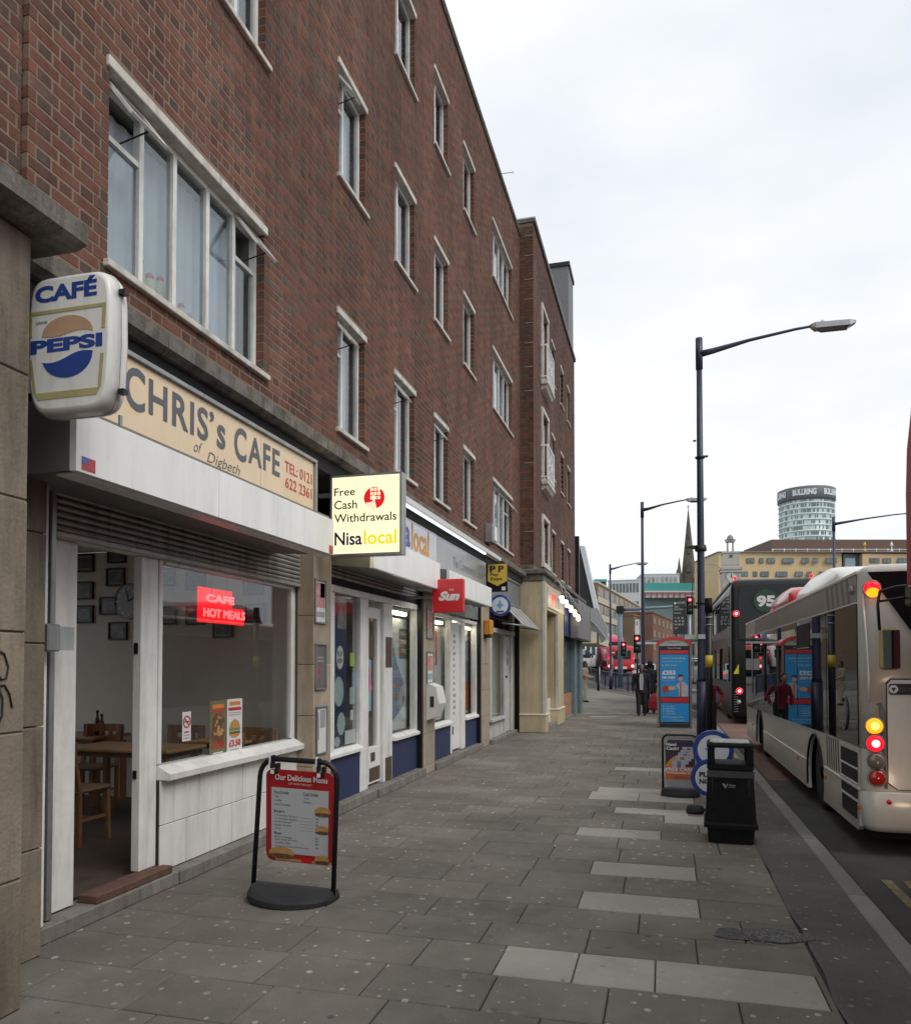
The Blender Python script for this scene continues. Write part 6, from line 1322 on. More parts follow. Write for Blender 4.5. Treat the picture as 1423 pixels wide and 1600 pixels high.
kp_ = thing('pay_phone', 'dark pay phone inside the phone kiosk', 'telephone', (.28, 21.1, 1)); box('cabinet', KBL, kp_, .1, .45, 21.0, 21.2, .9, 1.5, .02); box('keypad', GREYM, kp_, .2, .36, 20.98, 20.998, 1.1, 1.25)

# ------------------------------------------------------------------ buses
def body_rings(x0, x1, y0, y1, levels, r=.16, n=5):
    """rounded-rectangle plan loops at each (z, inset_x, inset_y)"""
    rings = []
    for z, ix, iy in levels:
        a, b, c, d = x0+ix, x1-ix, y0+iy, y1-iy; P = []
        for (cx0, cy0, t0) in ((b-r, d-r, 0), (a+r, d-r, PI/2), (a+r, c+r, PI), (b-r, c+r, 1.5*PI)):
            for k in range(n+1): t = t0+PI/2*k/n; P.append((cx0+r*math.cos(t), cy0+r*math.sin(t), z))
        rings.append(P)
    return rings
TYRE = mat('tyre_rubber', (.02,.02,.021), .85, bump=.2); RIMM = mat('wheel_rim', (.20,.20,.20), .5, .4, var=.3, scale=10)
def wheel(par, x, y, z, r=.46, w_=.28, side=-1):
    t = M1('lathe', [(r*.62,-w_/2),(r*.93,-w_/2),(r,-w_*.32),(r,w_*.32),(r*.93,w_/2),(r*.62,w_/2)], (x,y,z), 26, True, 'x').build('wheel', TYRE, par)
    M1('lathe', [(r*.63,side*w_*.46),(r*.55,side*w_*.42),(r*.40,side*w_*.25),(r*.22,side*w_*.3),(r*.2,side*w_*.5),(.01,side*w_*.5)], (x,y,z), 20, True, 'x').build('rim', RIMM, t)
def lampmat(n_, c, s): return mat(n_, c, .3, var=0, emit=c, es=s)
LRED = lampmat('tail_lamp_red', (1,.004,.012), 2.2); LREDW = lampmat('tail_lamp_core', (1,.28,.30), 3.2); LAMB = lampmat('indicator_amber', (1,.36,.01), 1.25); LDULL = mat('lens_red_unlit', (.45,.025,.01), .12, var=0, coat=.6); LCLR = mat('lens_clear_unlit', (.20,.17,.155), .12, var=0, coat=.6); LAMBD = mat('marker_amber', (.62,.20,.02), .3, var=0)
def lens(par, c, r, mtl, name='tail_light', depth=.03, bezel=True, hot=None):
    t = M1('lathe', [(r,.01),(r*.96,-depth*.5),(r*.7,-depth*.85),(.005,-depth)], c, 22, True, 'y').build(name, mtl, par)
    if bezel: M1('lathe', [(r*1.18,.012),(r*1.16,-.008),(r*1.02,-.008),(r*1.01,.012)], c, 22, True, 'y').build('bezel', GREYM, t)
    if hot: M1('lathe', [(r*.5,-depth*.9),(r*.4,-depth*1.1),(.004,-depth*1.15)], c, 14, True, 'y').build('glowing_core', hot, t)
    return t
RZ = -.116
BW1 = mat('bus_white', (.62,.60,.55), .28, var=.08, scale=2.2, dirt=.10, coat=.35); BW2 = mat('bus_white_rear', (.70,.68,.63), .25, var=.05, scale=2, dirt=.06, coat=.4); BGR = mat('bus_grey', (.16,.155,.15), .35, var=.2, scale=3, dirt=.2); BGRD = mat('bus_stripe', (.055,.055,.055), .4); BMAR = mat('bus_maroon', (.17,.012,.03), .3, coat=.4)
sx0, sx1, sy0, sy1 = 1.78, 4.28, 7.86, 18.2
wb = thing('single_deck_bus', 'white single deck bus with lit rear lamps standing at the kerb', 'bus', (3, 13, RZ))
m = MB(); m.loft(body_rings(sx0, sx1, sy0, sy1, [(.86,0,0),(2.2,0,0),(2.50,.006,.0),(2.545,.03,.01),(2.575,.09,.05),(2.605,.3,.3)], .11), True, True, True); m.build('body', BW1, wb)
# lower side with two wheel arches
def side_poly(y0, y1, zb, zt, arches):
    P = [(y1, zt), (y0, zt), (y0, zb+.05), (y0+.08, zb)]
    for yc, r, zc in arches:
        dz = zb-zc; s_ = math.sqrt(max(0, r*r-dz*dz))
        t0 = math.atan2(dz, -s_); t1 = math.atan2(dz, s_)
        if t0 < 0: t0 += 2*PI
        P += [(yc+r*math.cos(t0+(t1-t0)*k/14), zc+r*math.sin(t0+(t1-t0)*k/14)) for k in range(15)]
    P.append((y1, zb)); return P
arches = [(10.20, .52, .27), (15.72, .52, .27)]
def extr(par, name, P, x0, x1, mtl):
    from mathutils.geometry import tessellate_polygon
    tr = tessellate_polygon([[Vector((p[0], p[1], 0)) for p in P]]); m = MB(); n = len(P)
    m.v += [(x0, p[0], p[1]) for p in P]+[(x1, p[0], p[1]) for p in P]
    for t in tr: m._f((t[0],t[1],t[2])); m._f((n+t[2],n+t[1],n+t[0]))
    for k in range(n): q = (k+1) % n; m._f((k, q, n+q, n+k))
    return m.build(name, mtl, par)
lower = extr(wb, 'lower_side', side_poly(8.02, sy1-.12, .07, .858, arches), sx0+.002, sx0+.045, BW1)
box('underframe', DARK, wb, sx0+.15, sx1-.1, 8.1, 18.0, .0, .85); box('chassis_skirt', DARK, wb, sx0+.2, sx1-.2, 8.6, 17.8, RZ+.12, 0)
for yc, r, zc in arches:
    m = MB(); m.tube([(sx0+.0, yc+(r+.005)*math.cos(t), zc+(r+.005)*math.sin(t)) for t in [PI*k/16-.3+.6*k/16*0 for k in range(17)]], .014, 6); m.build('arch_trim', BLACKM, wb)
    wheel(wb, sx0+.22, yc, RZ+.455, .455)
# rib lines, glazing band, cove panel
box('rub_rail', BW2, wb, sx0-.012, sx0+.0015, 10.78, 15.15, .40, .425, .003); box('rub_rail', BW2, wb, sx0-.012, sx0+.0015, 7.98, 9.62, .455, .48, .003)
P = [(8.0,.885),(18.06,.72),(18.06,2.20),(8.0,2.215)]; extr(wb, 'side_glazing', P, sx0-.010, sx0+.05, BUSGL)
for y_ in (9.4, 11.35, 13.15, 14.9, 16.6): box('window_joint', BLACKM, wb, sx0-.013, sx0-.0102, y_, y_+.02, .92-.0*(y_), 2.18)
box('hopper_window', DARK, wb, sx0-.016, sx0-.0104, 10.4, 11.3, 1.86, 2.16); box('hopper_edge', GREYM, wb, sx0-.02, sx0-.0162, 10.4, 11.3, 1.845, 1.858)
# cove: grey forwards of the rear, maroon at the front
def cove(name, ya, yb, mtl, z0=2.235, z1=2.49, o=.004, lean=0):
    m = MB(); pr = [(sx0-.003-o, z0), (sx0-.001-o, 2.36), (sx0+.003-o, z1), (sx0+.06, z1-.01), (sx0+.05, z0)]
    m.loft([[(a, ya+lean*(b-z0), b) for a, b in pr],[(a, yb+lean*(b-z0), b) for a, b in pr]]); return m.build(name, mtl, wb)
cove('cove_panel', 8.02, 16.35, BGR); cove('cove_front', 16.36, 18.05, BMAR)
for i in range(5): cove('cove_stripe', 8.25+i*.24, 8.34+i*.24, BGRD, o=.006, lean=.5)
box('gutter_rail', BW2, wb, sx0-.014, sx0+.02, 8.0, 18.08, 2.218, 2.232, .003); box('roof_rail', BW2, wb, sx0-.012, sx0+.03, 8.0, 18.05, 2.495, 2.53, .006)
for i in range(6): 
    y_ = 8.86+i*.115; m = MB(); m.prism([(y_,.50),(y_+.03,.50),(y_+.07,.84),(y_+.04,.84)], 'x', sx0-.003, sx0+.0015); m.build('skirt_stripe', BGRD, wb)
m = MB()
for k in range(17): pass
pts = [(sx0-.012, 8.52+.16*math.cos(t)*.8, 1.15+.16*math.sin(t)) for t in [R(50)+R(260)*k/14 for k in range(15)]]; m.tube(pts, .014, 6); m.build('letter_c', BGRD, wb)
# rear grille slots on the side
for (ya, yb, za, zb) in ((8.02,8.66,.66,.80),(8.02,8.64,.52,.635),(8.03,8.64,.36,.475),(8.05,8.62,.17,.335)): box('grille', DARK, wb, sx0-.006, sx0+.0015, ya+.06, yb+.10, za, zb)
for z_ in (.65, .505, .345): box('grille_bar', BW2, wb, sx0-.012, sx0-.001, 8.06, 8.78, z_-.012, z_+.004, .002)
for (y_, z_) in ((9.55,.36),(11.4,.36),(13.6,.40),(7.99,.30),(16.9,.4)): box('side_marker', LAMBD, wb, sx0-.018, sx0-.001, y_-.03, y_+.03, z_-.022, z_+.022, .006)
# roof pods
m = MB(); m.loft(body_rings(2.1, 3.95, 10.2, 14.0, [(2.585,0,0),(2.80,.03,.35),(2.94,.10,1.0),(2.97,.25,1.3)], .2), True, True, True); m.build('roof_pod', BW2, wb)
m = MB(); m.loft(body_rings(2.1, 3.95, 14.15, 17.0, [(2.585,0,0),(2.88,.03,.2),(3.02,.15,.7)], .2), True, True, True); m.build('roof_pod', mat('bus_red', (.50,.02,.025), .3, coat=.4), wb)
# rear lower corner, bumper and panels
m = MB(); m.loft(body_rings(sx0+.004, sx1-.004, sy0-.03, 8.3, [(.10,.04,.05),(.16,.01,.015),(.46,.0,.0),(.475,.012,.012)], .13), True, True, True); m.build('rear_bumper', BW2, wb)
m = MB(); m.loft(body_rings(sx0+.003, sx1-.003, sy0, 8.05, [(.477,0,0),(.858,0,0)], .11), False, False, True); m.build('rear_corner', BW1, wb)
def rear(name, pts, o0, o1, mtl): m = MB(); m.prism(pts, 'y', sy0-o1, sy0-o0); return m.build(name, mtl, wb)
rear('rear_window', [(1.835,2.50),(2.19,1.95),(2.42,1.62),(3.64,1.62),(3.87,1.95),(4.22,2.50)], .001, .012, BUSGL)
rear('engine_door', [(1.985,1.46),(2.02,1.50),(4.04,1.50),(4.08,1.46),(4.08,.56),(4.0,.50),(2.06,.50),(1.985,.56)], .001, .022, BW2); rear('door_gap', [(1.978,1.47),(2.02,1.51),(4.04,1.51),(4.09,1.47),(4.09,.55),(4.0,.49),(2.06,.49),(1.978,.55)], .0005, .0035, BLACKM)
m = MB(); pn = [(1.792,.50),(1.98,.50),(1.972,1.20),(1.93,1.29),(1.82,1.25),(1.797,1.15)]; m.loft([[(x, sy0+(.10 if x < 1.8 else .035 if x < 1.83 else .0)-o, z) for x, z in pn] for o in (-.012, .014)]); m.build('lamp_panel', mat('lamp_panel_grey', (.20,.19,.175), .4, .2, var=.15), wb)
yl = sy0-.016
lens(wb, (1.875, yl, 1.075), .072, LAMB, hot=lampmat('amber_core', (1,.62,.12), 2.0)); lens(wb, (1.880, yl, .915), .072, LRED, hot=LREDW); lens(wb, (1.888, yl, .755), .070, LCLR); lens(wb, (1.894, yl, .60), .072, LDULL)
t_ = lens(wb, (1.872, sy0-.008, 2.345), .068, LRED, 'high_level_light'); m = MB(); m.prism([(1.872+.056*math.cos(t), 2.325-.02+.045*math.sin(t)) for t in [2*PI*k/14 for k in range(14)]], 'y', sy0-.052, sy0-.03); m.build('amber_segment', LAMB, t_)
M1('lathe', [(.024,0),(.022,-.01),(.004,-.016)], (1.985, sy0-.03, .385), 14, True, 'y').build('reflector', LDULL, wb)
M1('sphere', (sx0-.0, 8.18, 2.36), .045, 10, 8).build('camera_dome', GREYM, wb)
rear('badge', [(1.995,1.385),(2.01,1.365),(2.2,1.365),(2.215,1.385),(2.215,1.445),(2.2,1.465),(2.01,1.465),(1.995,1.445)], .0225, .0245, PBLK); M1('disc', (2.035, sy0-.027, 1.415), .038, 'y', 18, .002).build('badge_disc', PAPER, wb); m = MB(); m.prism([(2.015,1.43),(2.055,1.43),(2.035,1.39)], 'y', sy0-.029, sy0-.0275); m.build('badge_mark', PBLK, wb); word('badge_text', GREYM, wb, 'Drive Train', (2.08, sy0-.0262, 1.415), UX, UZ, .11, .018, 0); word('badge_text', GREYM, wb, 'Engineering', (2.08, sy0-.0262, 1.39), UX, UZ, .11, .018, 0)
m = MB(); m.tube([(1.80,sy0+.02,2.30),(1.815,sy0-.015,1.9),(1.83,sy0-.02,1.5),(1.825,sy0-.015,1.30)], .010, 6); m.build('corner_moulding', BW2, wb)
box('far_side', BW1, wb, sx1-.045, sx1-.002, 8.02, 18.0, .1, .858); 
m = MB(); m.prism([(2.0,.9),(4.05,.9),(4.05,2.2),(2.0,2.2)], 'y', sy1+.001, sy1+.012); m.build('windscreen', BUSGL, wb)
# black double decker ahead
BBK = mat('bus_black', (.012,.0125,.014), .3, var=.1, spec=.3); BBG = mat('bus_charcoal', (.018,.019,.021), .35, var=.15, spec=.3)
dx0, dx1, dy0, dy1 = 1.93, 4.30, 23.7, 34.3
db = thing('double_deck_bus', 'dark double deck bus showing route 95 ahead of the white bus', 'bus', (3, 29, RZ))
m = MB(); m.loft(body_rings(dx0, dx1, dy0, dy1, [(.10,.02,.04),(.2,0,0),(1.9,0,.0),(2.3,0,.03),(3.85,.01,.16),(4.05,.05,.26),(4.13,.13,.4),(4.17,.35,.6)], .12), True, True, True); m.build('body', BBK, db)
box('side_glazing', BUSGL, db, dx0-.008, dx0+.02, 24.3, 34.0, 1.1, 2.15); box('side_glazing', BUSGL, db, dx0-.006, dx0+.03, 24.3, 34.0, 2.75, 3.75)
for y_ in range(25, 34, 1): box('window_bar', BBG, db, dx0-.012, dx0-.0085, y_+.3, y_+.36, 2.75, 3.75)
for y_ in (26.0, 28.2, 30.4, 32.4): box('hopper_highlight', GREYM, db, dx0-.011, dx0-.007, y_, y_+.9, 3.58, 3.62)
box('roof_edge', mat('bus_roof_silver', (.40,.42,.43), .3, .3), db, dx0-.02, dx0+.12, 24.1, 34.2, 4.03, 4.09, .02)
box('underframe', DARK, db, dx0+.1, dx1-.1, 24, 34, RZ+.12, .12); wheel(db, dx0+.2, 26.4, RZ+.48, .48); wheel(db, dx0+.2, 31.8, RZ+.48, .48)
def dr_(name, pts, o, mtl, t=.01):
    m = MB(); m.prism(pts, 'y', dy0-o-t, dy0-o); return m.build(name, mtl, db)
m = MB(); m.loft([[(x, dy0+(.02 if z < 2.4 else .09 if z < 3.3 else .16)-.02+o, z) for x, z in ((2.15,2.35),(4.1,2.35),(4.12,3.2),(4.05,3.95),(2.2,3.95),(2.12,3.2))] for o in (-.03, .0)]); m.build('upper_rear_panel', BBG, db)
c = aty(1196, 939, 23.7); cg = (c.x, dy0+.02, c.z); M1('disc', (cg[0], cg[1]+.0, cg[2]), .33, 'y', 26, .03).build('route_disc', mat('route_green', (.015,.06,.03), .5), db); word('route_number', PAPER, db, '95', (cg[0]-.24, cg[1]-.004, cg[2]-.17), UX, UZ, .50, .33, .05)
for (px, py, r) in ((1150,959,.085),(1155,1080,.09)): c = aty(px, py, dy0); lens(db, (c.x, dy0-.005+(.0 if c.z < 2 else .04), c.z), r, LRED, hot=LREDW)
c = aty(1154, 1097, dy0); lens(db, (c.x, dy0-.004, c.z), .055, mat('reverse_lens', (.45,.45,.45), .2, var=0), 'reverse_light')
for (px, py) in ((1148,903),(1266,899)): c = aty(px, py, dy0+.3); M1('sphere', (c.x, dy0+.2, c.z-.02), .05, 8, 6).build('roof_marker', LRED, db)
dr_('number_plate_recess', [(2.5,1.0),(3.2,1.0),(3.2,1.2),(2.5,1.2)], .001, DARK)
YTR = mat('sticker_yellow', (.62,.58,.03), .4); c = aty(1150, 1046, dy0); dr_('yellow_sticker', [(c.x-.08,c.z-.13),(c.x+.07,c.z-.13),(c.x+.07,c.z+.16)], .002, YTR, .004)
for i in range(9): dr_('vent_slat', [(1.99,.25+i*.07),(2.10,.26+i*.07),(2.10,.275+i*.07),(1.99,.265+i*.07)], .002, GREYM, .006)
for i in range(11): box('vent_slat', GREYM, db, dx0-.01, dx0-.001, 24.0, 24.28, .35+i*.075, .365+i*.075)
# red double decker drawing up behind the white bus: only its front corner and mirror reach the frame
RB = mat('bus_bright_red', (.34,.010,.016), .5, var=.04, spec=.2)
rb = thing('double_deck_bus', 'red double deck bus whose front corner and mirror show at the right edge', 'bus', (3, 1, RZ))
m = MB(); m.loft(body_rings(1.868, 4.4, -4.2, 6.90, [(.15,0,.10),(.9,0,.06),(2.2,0,.10),(2.26,0,.0),(3.0,.0,.0),(3.35,.004,.03),(3.7,.02,.12),(4.05,.07,.3),(4.2,.2,.6)], .14), True, True, True); m.build('body', RB, rb)
box('side_glazing', BUSGL, rb, 1.858, 1.90, -3.8, 6.3, 1.2, 2.1); box('side_glazing', BUSGL, rb, 1.860, 1.90, -3.8, 6.3, 2.75, 3.6); box('underframe', DARK, rb, 2.0, 4.3, -4, 6.3, RZ+.12, .2); wheel(rb, 2.12, 4.4, RZ+.48, .48); wheel(rb, 2.12, -1.4, RZ+.48, .48); box('windscreen', BUSGL, rb, 2.1, 4.2, 6.815, 6.88, .95, 2.15)
ym_ = 6.75; mA = aty(1376, 982, ym_); mB = aty(1408, 1047, ym_)
mi = thing('bus_mirror', 'x', 'mirror') if False else None
m = MB(); m.cbox(mA.x, mB.x, ym_, ym_+.09, mB.z, mA.z, .02); hd = m.build('mirror', mat('mirror_yellow', (.42,.30,.10), .4), rb)
m = MB(); m.cbox(mA.x+.012, mB.x-.008, ym_-.004, ym_-.001, mB.z+.014, mA.z-.014, .002); MGL = mat('mirror_face', (.16,.165,.15), .06, 1.0, var=0); m.build('mirror_face', MGL, hd)
a1 = aty(1371, 945, ym_+.05); a2 = aty(1374, 924, ym_+.05); a3 = aty(1400, 917, ym_+.05); a4 = aty(1419, 915, ym_+.05); a0 = aty(1374, 985, ym_+.05)
m = MB(); m.tube([a0, a1, a2, a3, a4, (2.0, 6.55, a4.z)], .012, 8); b1 = aty(1371, 940, ym_+.05); b2 = aty(1412, 934, ym_+.05); m.tube([b1, b2], .010, 8); m.build('mirror_arm', BLACKM, hd)
m = MB(); m.cbox(a4.x-.03, a4.x+.10, 6.6, 6.8, a4.z-.17, a4.z+.0, .02); m.build('arm_bracket', BLACKM, hd)
for x_ in (2.2, 4.1): M1('lathe', [(.09,0),(.085,.02),(.01,.03)], (x_, 6.85, .45), 16, True, 'y').build('headlight', lampmat('headlight_warm', (1,.75,.45), 12), rb)
# ------------------------------------------------------------------ people
def body_mesh(name, shapes, mtl, par, vox=.016, smooth=2):
    m = MB()
    for s in shapes:
        if s[0] == 'c': m.tube([s[1], s[2]], [s[3], s[4]], 12); m.sphere(s[1], s[3], 12, 8); m.sphere(s[2], s[4], 12, 8)
        elif s[0] == 'e': m.sphere(s[1], s[2], 14, 10, s[3], s[4], s[5])
        elif s[0] == 't': m.loft([[(cx0+ax*math.cos(2*PI*k/16), cy0+ay*math.sin(2*PI*k/16), z) for k in range(16)] for (z, cx0, cy0, ax, ay) in s[1]], True, True)
    o = m.build(name, mtl, par)
    md = o.modifiers.new('r', 'REMESH'); md.mode = 'VOXEL'; md.voxel_size = vox; md.use_smooth_shade = True
    ms = o.modifiers.new('s', 'SMOOTH'); ms.iterations = smooth; ms.factor = .5
    dg = bpy.context.evaluated_depsgraph_get(); me = bpy.data.meshes.new_from_object(o.evaluated_get(dg), depsgraph=dg)
    o.modifiers.clear(); old = o.data; o.data = me; bpy.data.meshes.remove(old); me.name = name
    return o
SKIN = mat('skin_brown', (.18,.095,.065), .6, var=.08); SKINL = mat('skin_pale', (.42,.25,.18), .6, var=.08)
def person(label, loc, rz, scale, legs, arms, skin, top, bottom, hair, lean=0, shirt=None, coat=True, hat=False, group='people on the pavement', headtilt=0, waist=.93):
    """legs = ((hip),(knee),(ankle)) x2, arms = ((shoulder),(elbow),(wrist)) x2 in metres for a 1.75 m figure facing -y"""
    t = thing('person', label, 'person', (0,0,0), group)
    ly = lean
    def L(z): return -ly*max(0, z-waist)   # lean forwards (towards -y) above the waist
    hy = L(1.6)
    hc = (headtilt, hy-.01, 1.62)
    S = [('t', [(waist-.03,0,0,.150,.10),(1.1,0,L(1.1),.145,.10),(1.3,0,L(1.3),.175,.115),(1.40,0,L(1.4),.165,.10),(1.45,0,L(1.45),.10,.075)]), ('c', (0,L(1.42),1.42), (0,hy,1.54), .055, .05), ('e', hc, .105, .76, .92, 1.12), ('e', (hc[0],hc[1]-.10,hc[2]-.02), .018, .8, 1, 1.4), ('e', (hc[0],hc[1]-.05,hc[2]-.075), .05, .95, .9, .8), ('e', (hc[0]-.083,hc[1]+.01,hc[2]-.01), .022, .5, 1, 1.3), ('e', (hc[0]+.083,hc[1]+.01,hc[2]-.01), .022, .5, 1, 1.3), ('e', (0,0,waist-.02), .15, 1.02, .75, .75)]
    for h, k, a in legs: S += [('c', h, k, .085, .058), ('c', k, a, .056, .038), ('e', (a[0],a[1]-.06,.035), .045, 1, 2.3, .75)]
    for s, e, w_ in arms:
        S += [('c', s, e, .052, .040), ('c', e, w_, .038, .027)]
        d = (Vector(w_)-Vector(e)).normalized(); p = Vector(w_)+d*.05; S.append(('e', tuple(p), .042, .6, .8, 1.0))
        for f in range(4): q = p+Vector((0,-.028+.018*f,0)); S.append(('c', tuple(q), tuple(q+d*(.075 if f in (1,2) else .06)+Vector((0,0,-.008))), .010, .008))
        S.append(('c', tuple(p+Vector((0,-.03,.01))), tuple(p+Vector((0,-.055,-.025))+d*.01), .011, .009))
    b = body_mesh('body', S, skin, t, .011, 1)
    g = .016
    # trousers
    T = [('t', [(waist-.12,0,0,.165,.12),(waist+.04,0,0,.160,.115)])]
    for h, k, a in legs: T += [('c', h, k, .085+g+.012, .062+g), ('c', k, (a[0],a[1],a[2]+.02), .062+g, .052+g)]
    body_mesh('trousers', T, bottom, t, .014)
    J = [('t', [(waist-.17,0,0,.185,.135),(waist,0,0,.178,.13),(1.1,0,L(1.1),.175,.13),(1.3,0,L(1.3),.205,.145),(1.41,0,L(1.41),.185,.12),(1.47,0,L(1.47),.085,.075)])]
    for s, e, w_ in arms: J += [('c', s, e, .052+g+.008, .042+g), ('c', e, w_, .042+g, .034+g)]
    body_mesh('jacket', J, top, t, .014)
    if shirt:
        m = MB(); m.loft([[(x, y+o, z) for x, y, z in ((-.055,-.140,waist-.05),(.055,-.140,waist-.05),(.07,-.155+L(1.25),1.25),(.045,-.135+L(1.42),1.43),(-.045,-.135+L(1.42),1.43),(-.07,-.155+L(1.25),1.25))] for o in (-.012, .03)]); m.build('shirt', shirt, t)
    for h, k, a in legs: body_mesh('shoe', [('e', (a[0],a[1]-.055,.045), .052, 1, 2.4, .8), ('c', (a[0],a[1],.08), (a[0],a[1]-.02,.05), .048, .05)], BLACKM, t, .014, 1)
    if hair: body_mesh('hair', [('e', (hc[0],hc[1]+.028,hc[2]+.035), .112, .82, .92, 1.02), ('e', (hc[0],hc[1]+.05,hc[2]-.04), .08, .95, .8, 1.1)], hair, t, .014, 1)
    m = MB()
    for s_ in (-1,1): m.sphere((hc[0]+s_*.034, hc[1]-.088, hc[2]+.012), .011, 8, 6)
    m.build('eyes', PBLK, t); box('mouth', mat('lip', (.20,.07,.06), .6), t, hc[0]-.022, hc[0]+.022, hc[1]-.1005, hc[1]-.09, hc[2]-.068, hc[2]-.061)
    t.location = loc; t.rotation_euler.z = rz; t.scale = (scale, scale, scale)
    return t
CBLK = mat('cloth_black', (.018,.018,.022), .9, var=.2); CNVY = mat('cloth_navy', (.016,.018,.028), .9); CSHI = mat('cloth_shirt', (.42,.42,.41), .8); CBEI = mat('cloth_beige', (.30,.24,.17), .9, var=.1); CBEJ = mat('cloth_pale', (.38,.34,.27), .9); CRED = mat('cloth_crimson', (.20,.012,.03), .8, var=.2); HBLK = mat('hair_black', (.012,.011,.010), .7); HGRY = mat('hair_grey', (.10,.09,.08), .8); HBRN = mat('hair_brown', (.05,.033,.025), .8)
def std_legs(st=.10, w_=.10): return (((-w_,0,.88),(-w_*1.0,-st*.6-.02,.49),(-w_,-st,.09)), ((w_,0,.88),(w_,st*.3-.03,.49),(w_,st,.09)))
def std_arms(f=.0): return (((-.205,0,1.38),(-.27,.02,1.12),(-.275,-.05-f,.87)), ((.205,0,1.38),(.27,.03,1.12),(.275,-.02+f,.87)))
person('grey haired man in an open dark suit and pale shirt walking towards the camera', (-.66, 25.0, .004), R(2), .925, std_legs(.09), std_arms(), SKIN, CNVY, CBLK, HGRY, .04, CSHI)
c = aty(1016, 1117, 26.3); person('person in black with dark curly hair walking behind the suited man', (c.x, 26.4, .004), R(178), 1.0, std_legs(.05), std_arms(.04), SKIN, CBLK, CBLK, HBLK, .02)
bg_ = thing('carrier_bag', 'red carrier bag held low beside the person in black', 'bag', (c.x+.30, 26.1, 0)); cc = aty(1021, 1095, 26.0)
m = MB(); m.loft([[(cc.x+sx*.17*w_, 26.0+sy*.08*w_, z) for sx, sy in ((-1,-1),(1,-1),(1,1),(-1,1))] for z, w_ in ((.12,.75),(.2,1.0),(.42,.95),(.58,.6),(.68,.25))]); m.build('sack', mat('bag_red', (.36,.008,.02), .4, var=.15, scale=15), bg_, bevel=.02)
m = MB(); m.tube([(cc.x-.03,26.0,.67),(cc.x-.02,26.02,.80),(cc.x+.03,26.0,.67)], .008, 6); m.build('handle', MC['bag_red'], bg_)
c = aty(914, 1095, 33.0); person('person in a beige coat standing at the corner of the blue shop', (c.x-.02, 33.0, .004), R(80), 1.0, std_legs(.06), (((-.205,0,1.38),(-.26,-.06,1.14),(-.20,-.30,1.05)),((.205,0,1.38),(.26,-.06,1.14),(.20,-.30,1.05))), SKIN, CBEI, CBEJ, HBLK, .05)
c = aty(1116, 1150, 18.5); person('person in a crimson jacket stepping behind the black pole beside the buses', (c.x-.10, 18.4, .004), R(-14), .82, std_legs(.10), (((-.205,-.03,1.36),(-.29,-.02,1.12),(-.26,-.12,.92)),((.205,-.03,1.36),(.35,.02,1.14),(.33,-.14,.95))), SKINL, CRED, CBLK, HBRN, .42)
c = aty(1176, 1150, 17.6)

# ------------------------------------------------------------------ signals, signs, railings, shelter
def signal(par, c, s=1.0, lit='red'):
    x, y, z = c; box('signal_back', BLACKP, par, x-.20*s, x+.20*s, y, y+.04, z-.52*s, z+.52*s); box('white_border', PAPER, par, x-.215*s, x+.215*s, y+.041, y+.05, z-.535*s, z+.535*s)
    m = MB(); m.cbox(x-.14*s, x+.14*s, y-.10, y-.001, z-.47*s, z+.47*s, .02); m.build('signal_head', BLACKP, par)
    for i, mt_ in enumerate((LRED, mat('amber_off', (.08,.04,.01), .3, var=0), mat('green_off', (.01,.05,.03), .3, var=0))):
        t = M1('lathe', [(.105*s,-.101),(.10*s,-.11),(.005,-.13)], (x,y,z+(.30-.30*i)*s), 16, True, 'y').build('signal_lens', mt_, par)
        if i == 0: M1('lathe', [(.06*s,-.128),(.004,-.142)], (x,y,z+.30*s), 12, True, 'y').build('glowing_core', LREDW, t)
        m = MB(); m.tube([(x+.125*s*math.cos(q), y-.15, z+(.30-.30*i)*s+.125*s*math.sin(q)) for q in [PI*k/8 for k in range(9)]], .012, 4); m.build('visor', BLACKP, par)
MASTG = mat('mast_grey_blue', (.13,.19,.23), .5, var=.1)
yM = 53.0; b0 = aty(969, 1073, yM)
ms = thing('signal_mast', 'tall grey mast arm reaching right with signals hung on it', 'traffic light', (b0.x, yM, 0))
tz = aty(969, 950, yM).z; xe = aty(1064, 946, yM).x
m = MB(); m.tube([(b0.x,yM,gz(yM)),(b0.x,yM,tz)], .17, 12); m.build('mast', MASTG, ms); m = MB(); m.tube([(b0.x,yM,tz-.15),(xe,yM,tz+.05)], [.13,.08], 10); m.build('mast_arm', MASTG, ms); box('mast_cap', BLACKM, ms, b0.x-.24, b0.x+.24, yM-.24, yM+.24, tz-.35, tz+.12)
def hung_light(label, px, py, y, s, pole=None):
    c = aty(px, py, y); t = thing('traffic_light', label, 'traffic light', (c.x, y, c.z), 'traffic lights showing red'); signal(t, (c.x, y, c.z), s)
    if pole: m = MB(); m.tube([(c.x,y+.12,gz(y)),(c.x,y+.12,c.z+.4)], .06, 8); m.build('pole', pole, t)
    return t
hung_light('red signal mounted low on the grey mast', 974, 1014, yM-.4, .95); hung_light('red signal on its own post between the mast and the second street lamp', 995, 1006, 45, 1.0, BLACKM)
l3 = hung_light('red signal high beside the black route board', 1077.5, 946, 40, .88); c = aty(1077.5, 946, 40); m = MB(); m.tube([(c.x,40.15,gz(40)),(c.x,40.15,c.z+.5)], .055, 8); m.build('pole', mat('galvanised', (.40,.41,.42), .5, .3), l3)
rbd = thing('route_board', 'tall black direction board lettered in white beside the red signal', 'sign', (0, 40, 0)); a = aty(1051, 939, 40.5); b = aty(1074, 991, 40.5)
box('board', mat('board_black', (.035,.035,.037), .5), rbd, a.x, b.x, 40.5, 40.55, b.z, a.z); m = MB(); W_, H_ = b.x-a.x, a.z-b.z
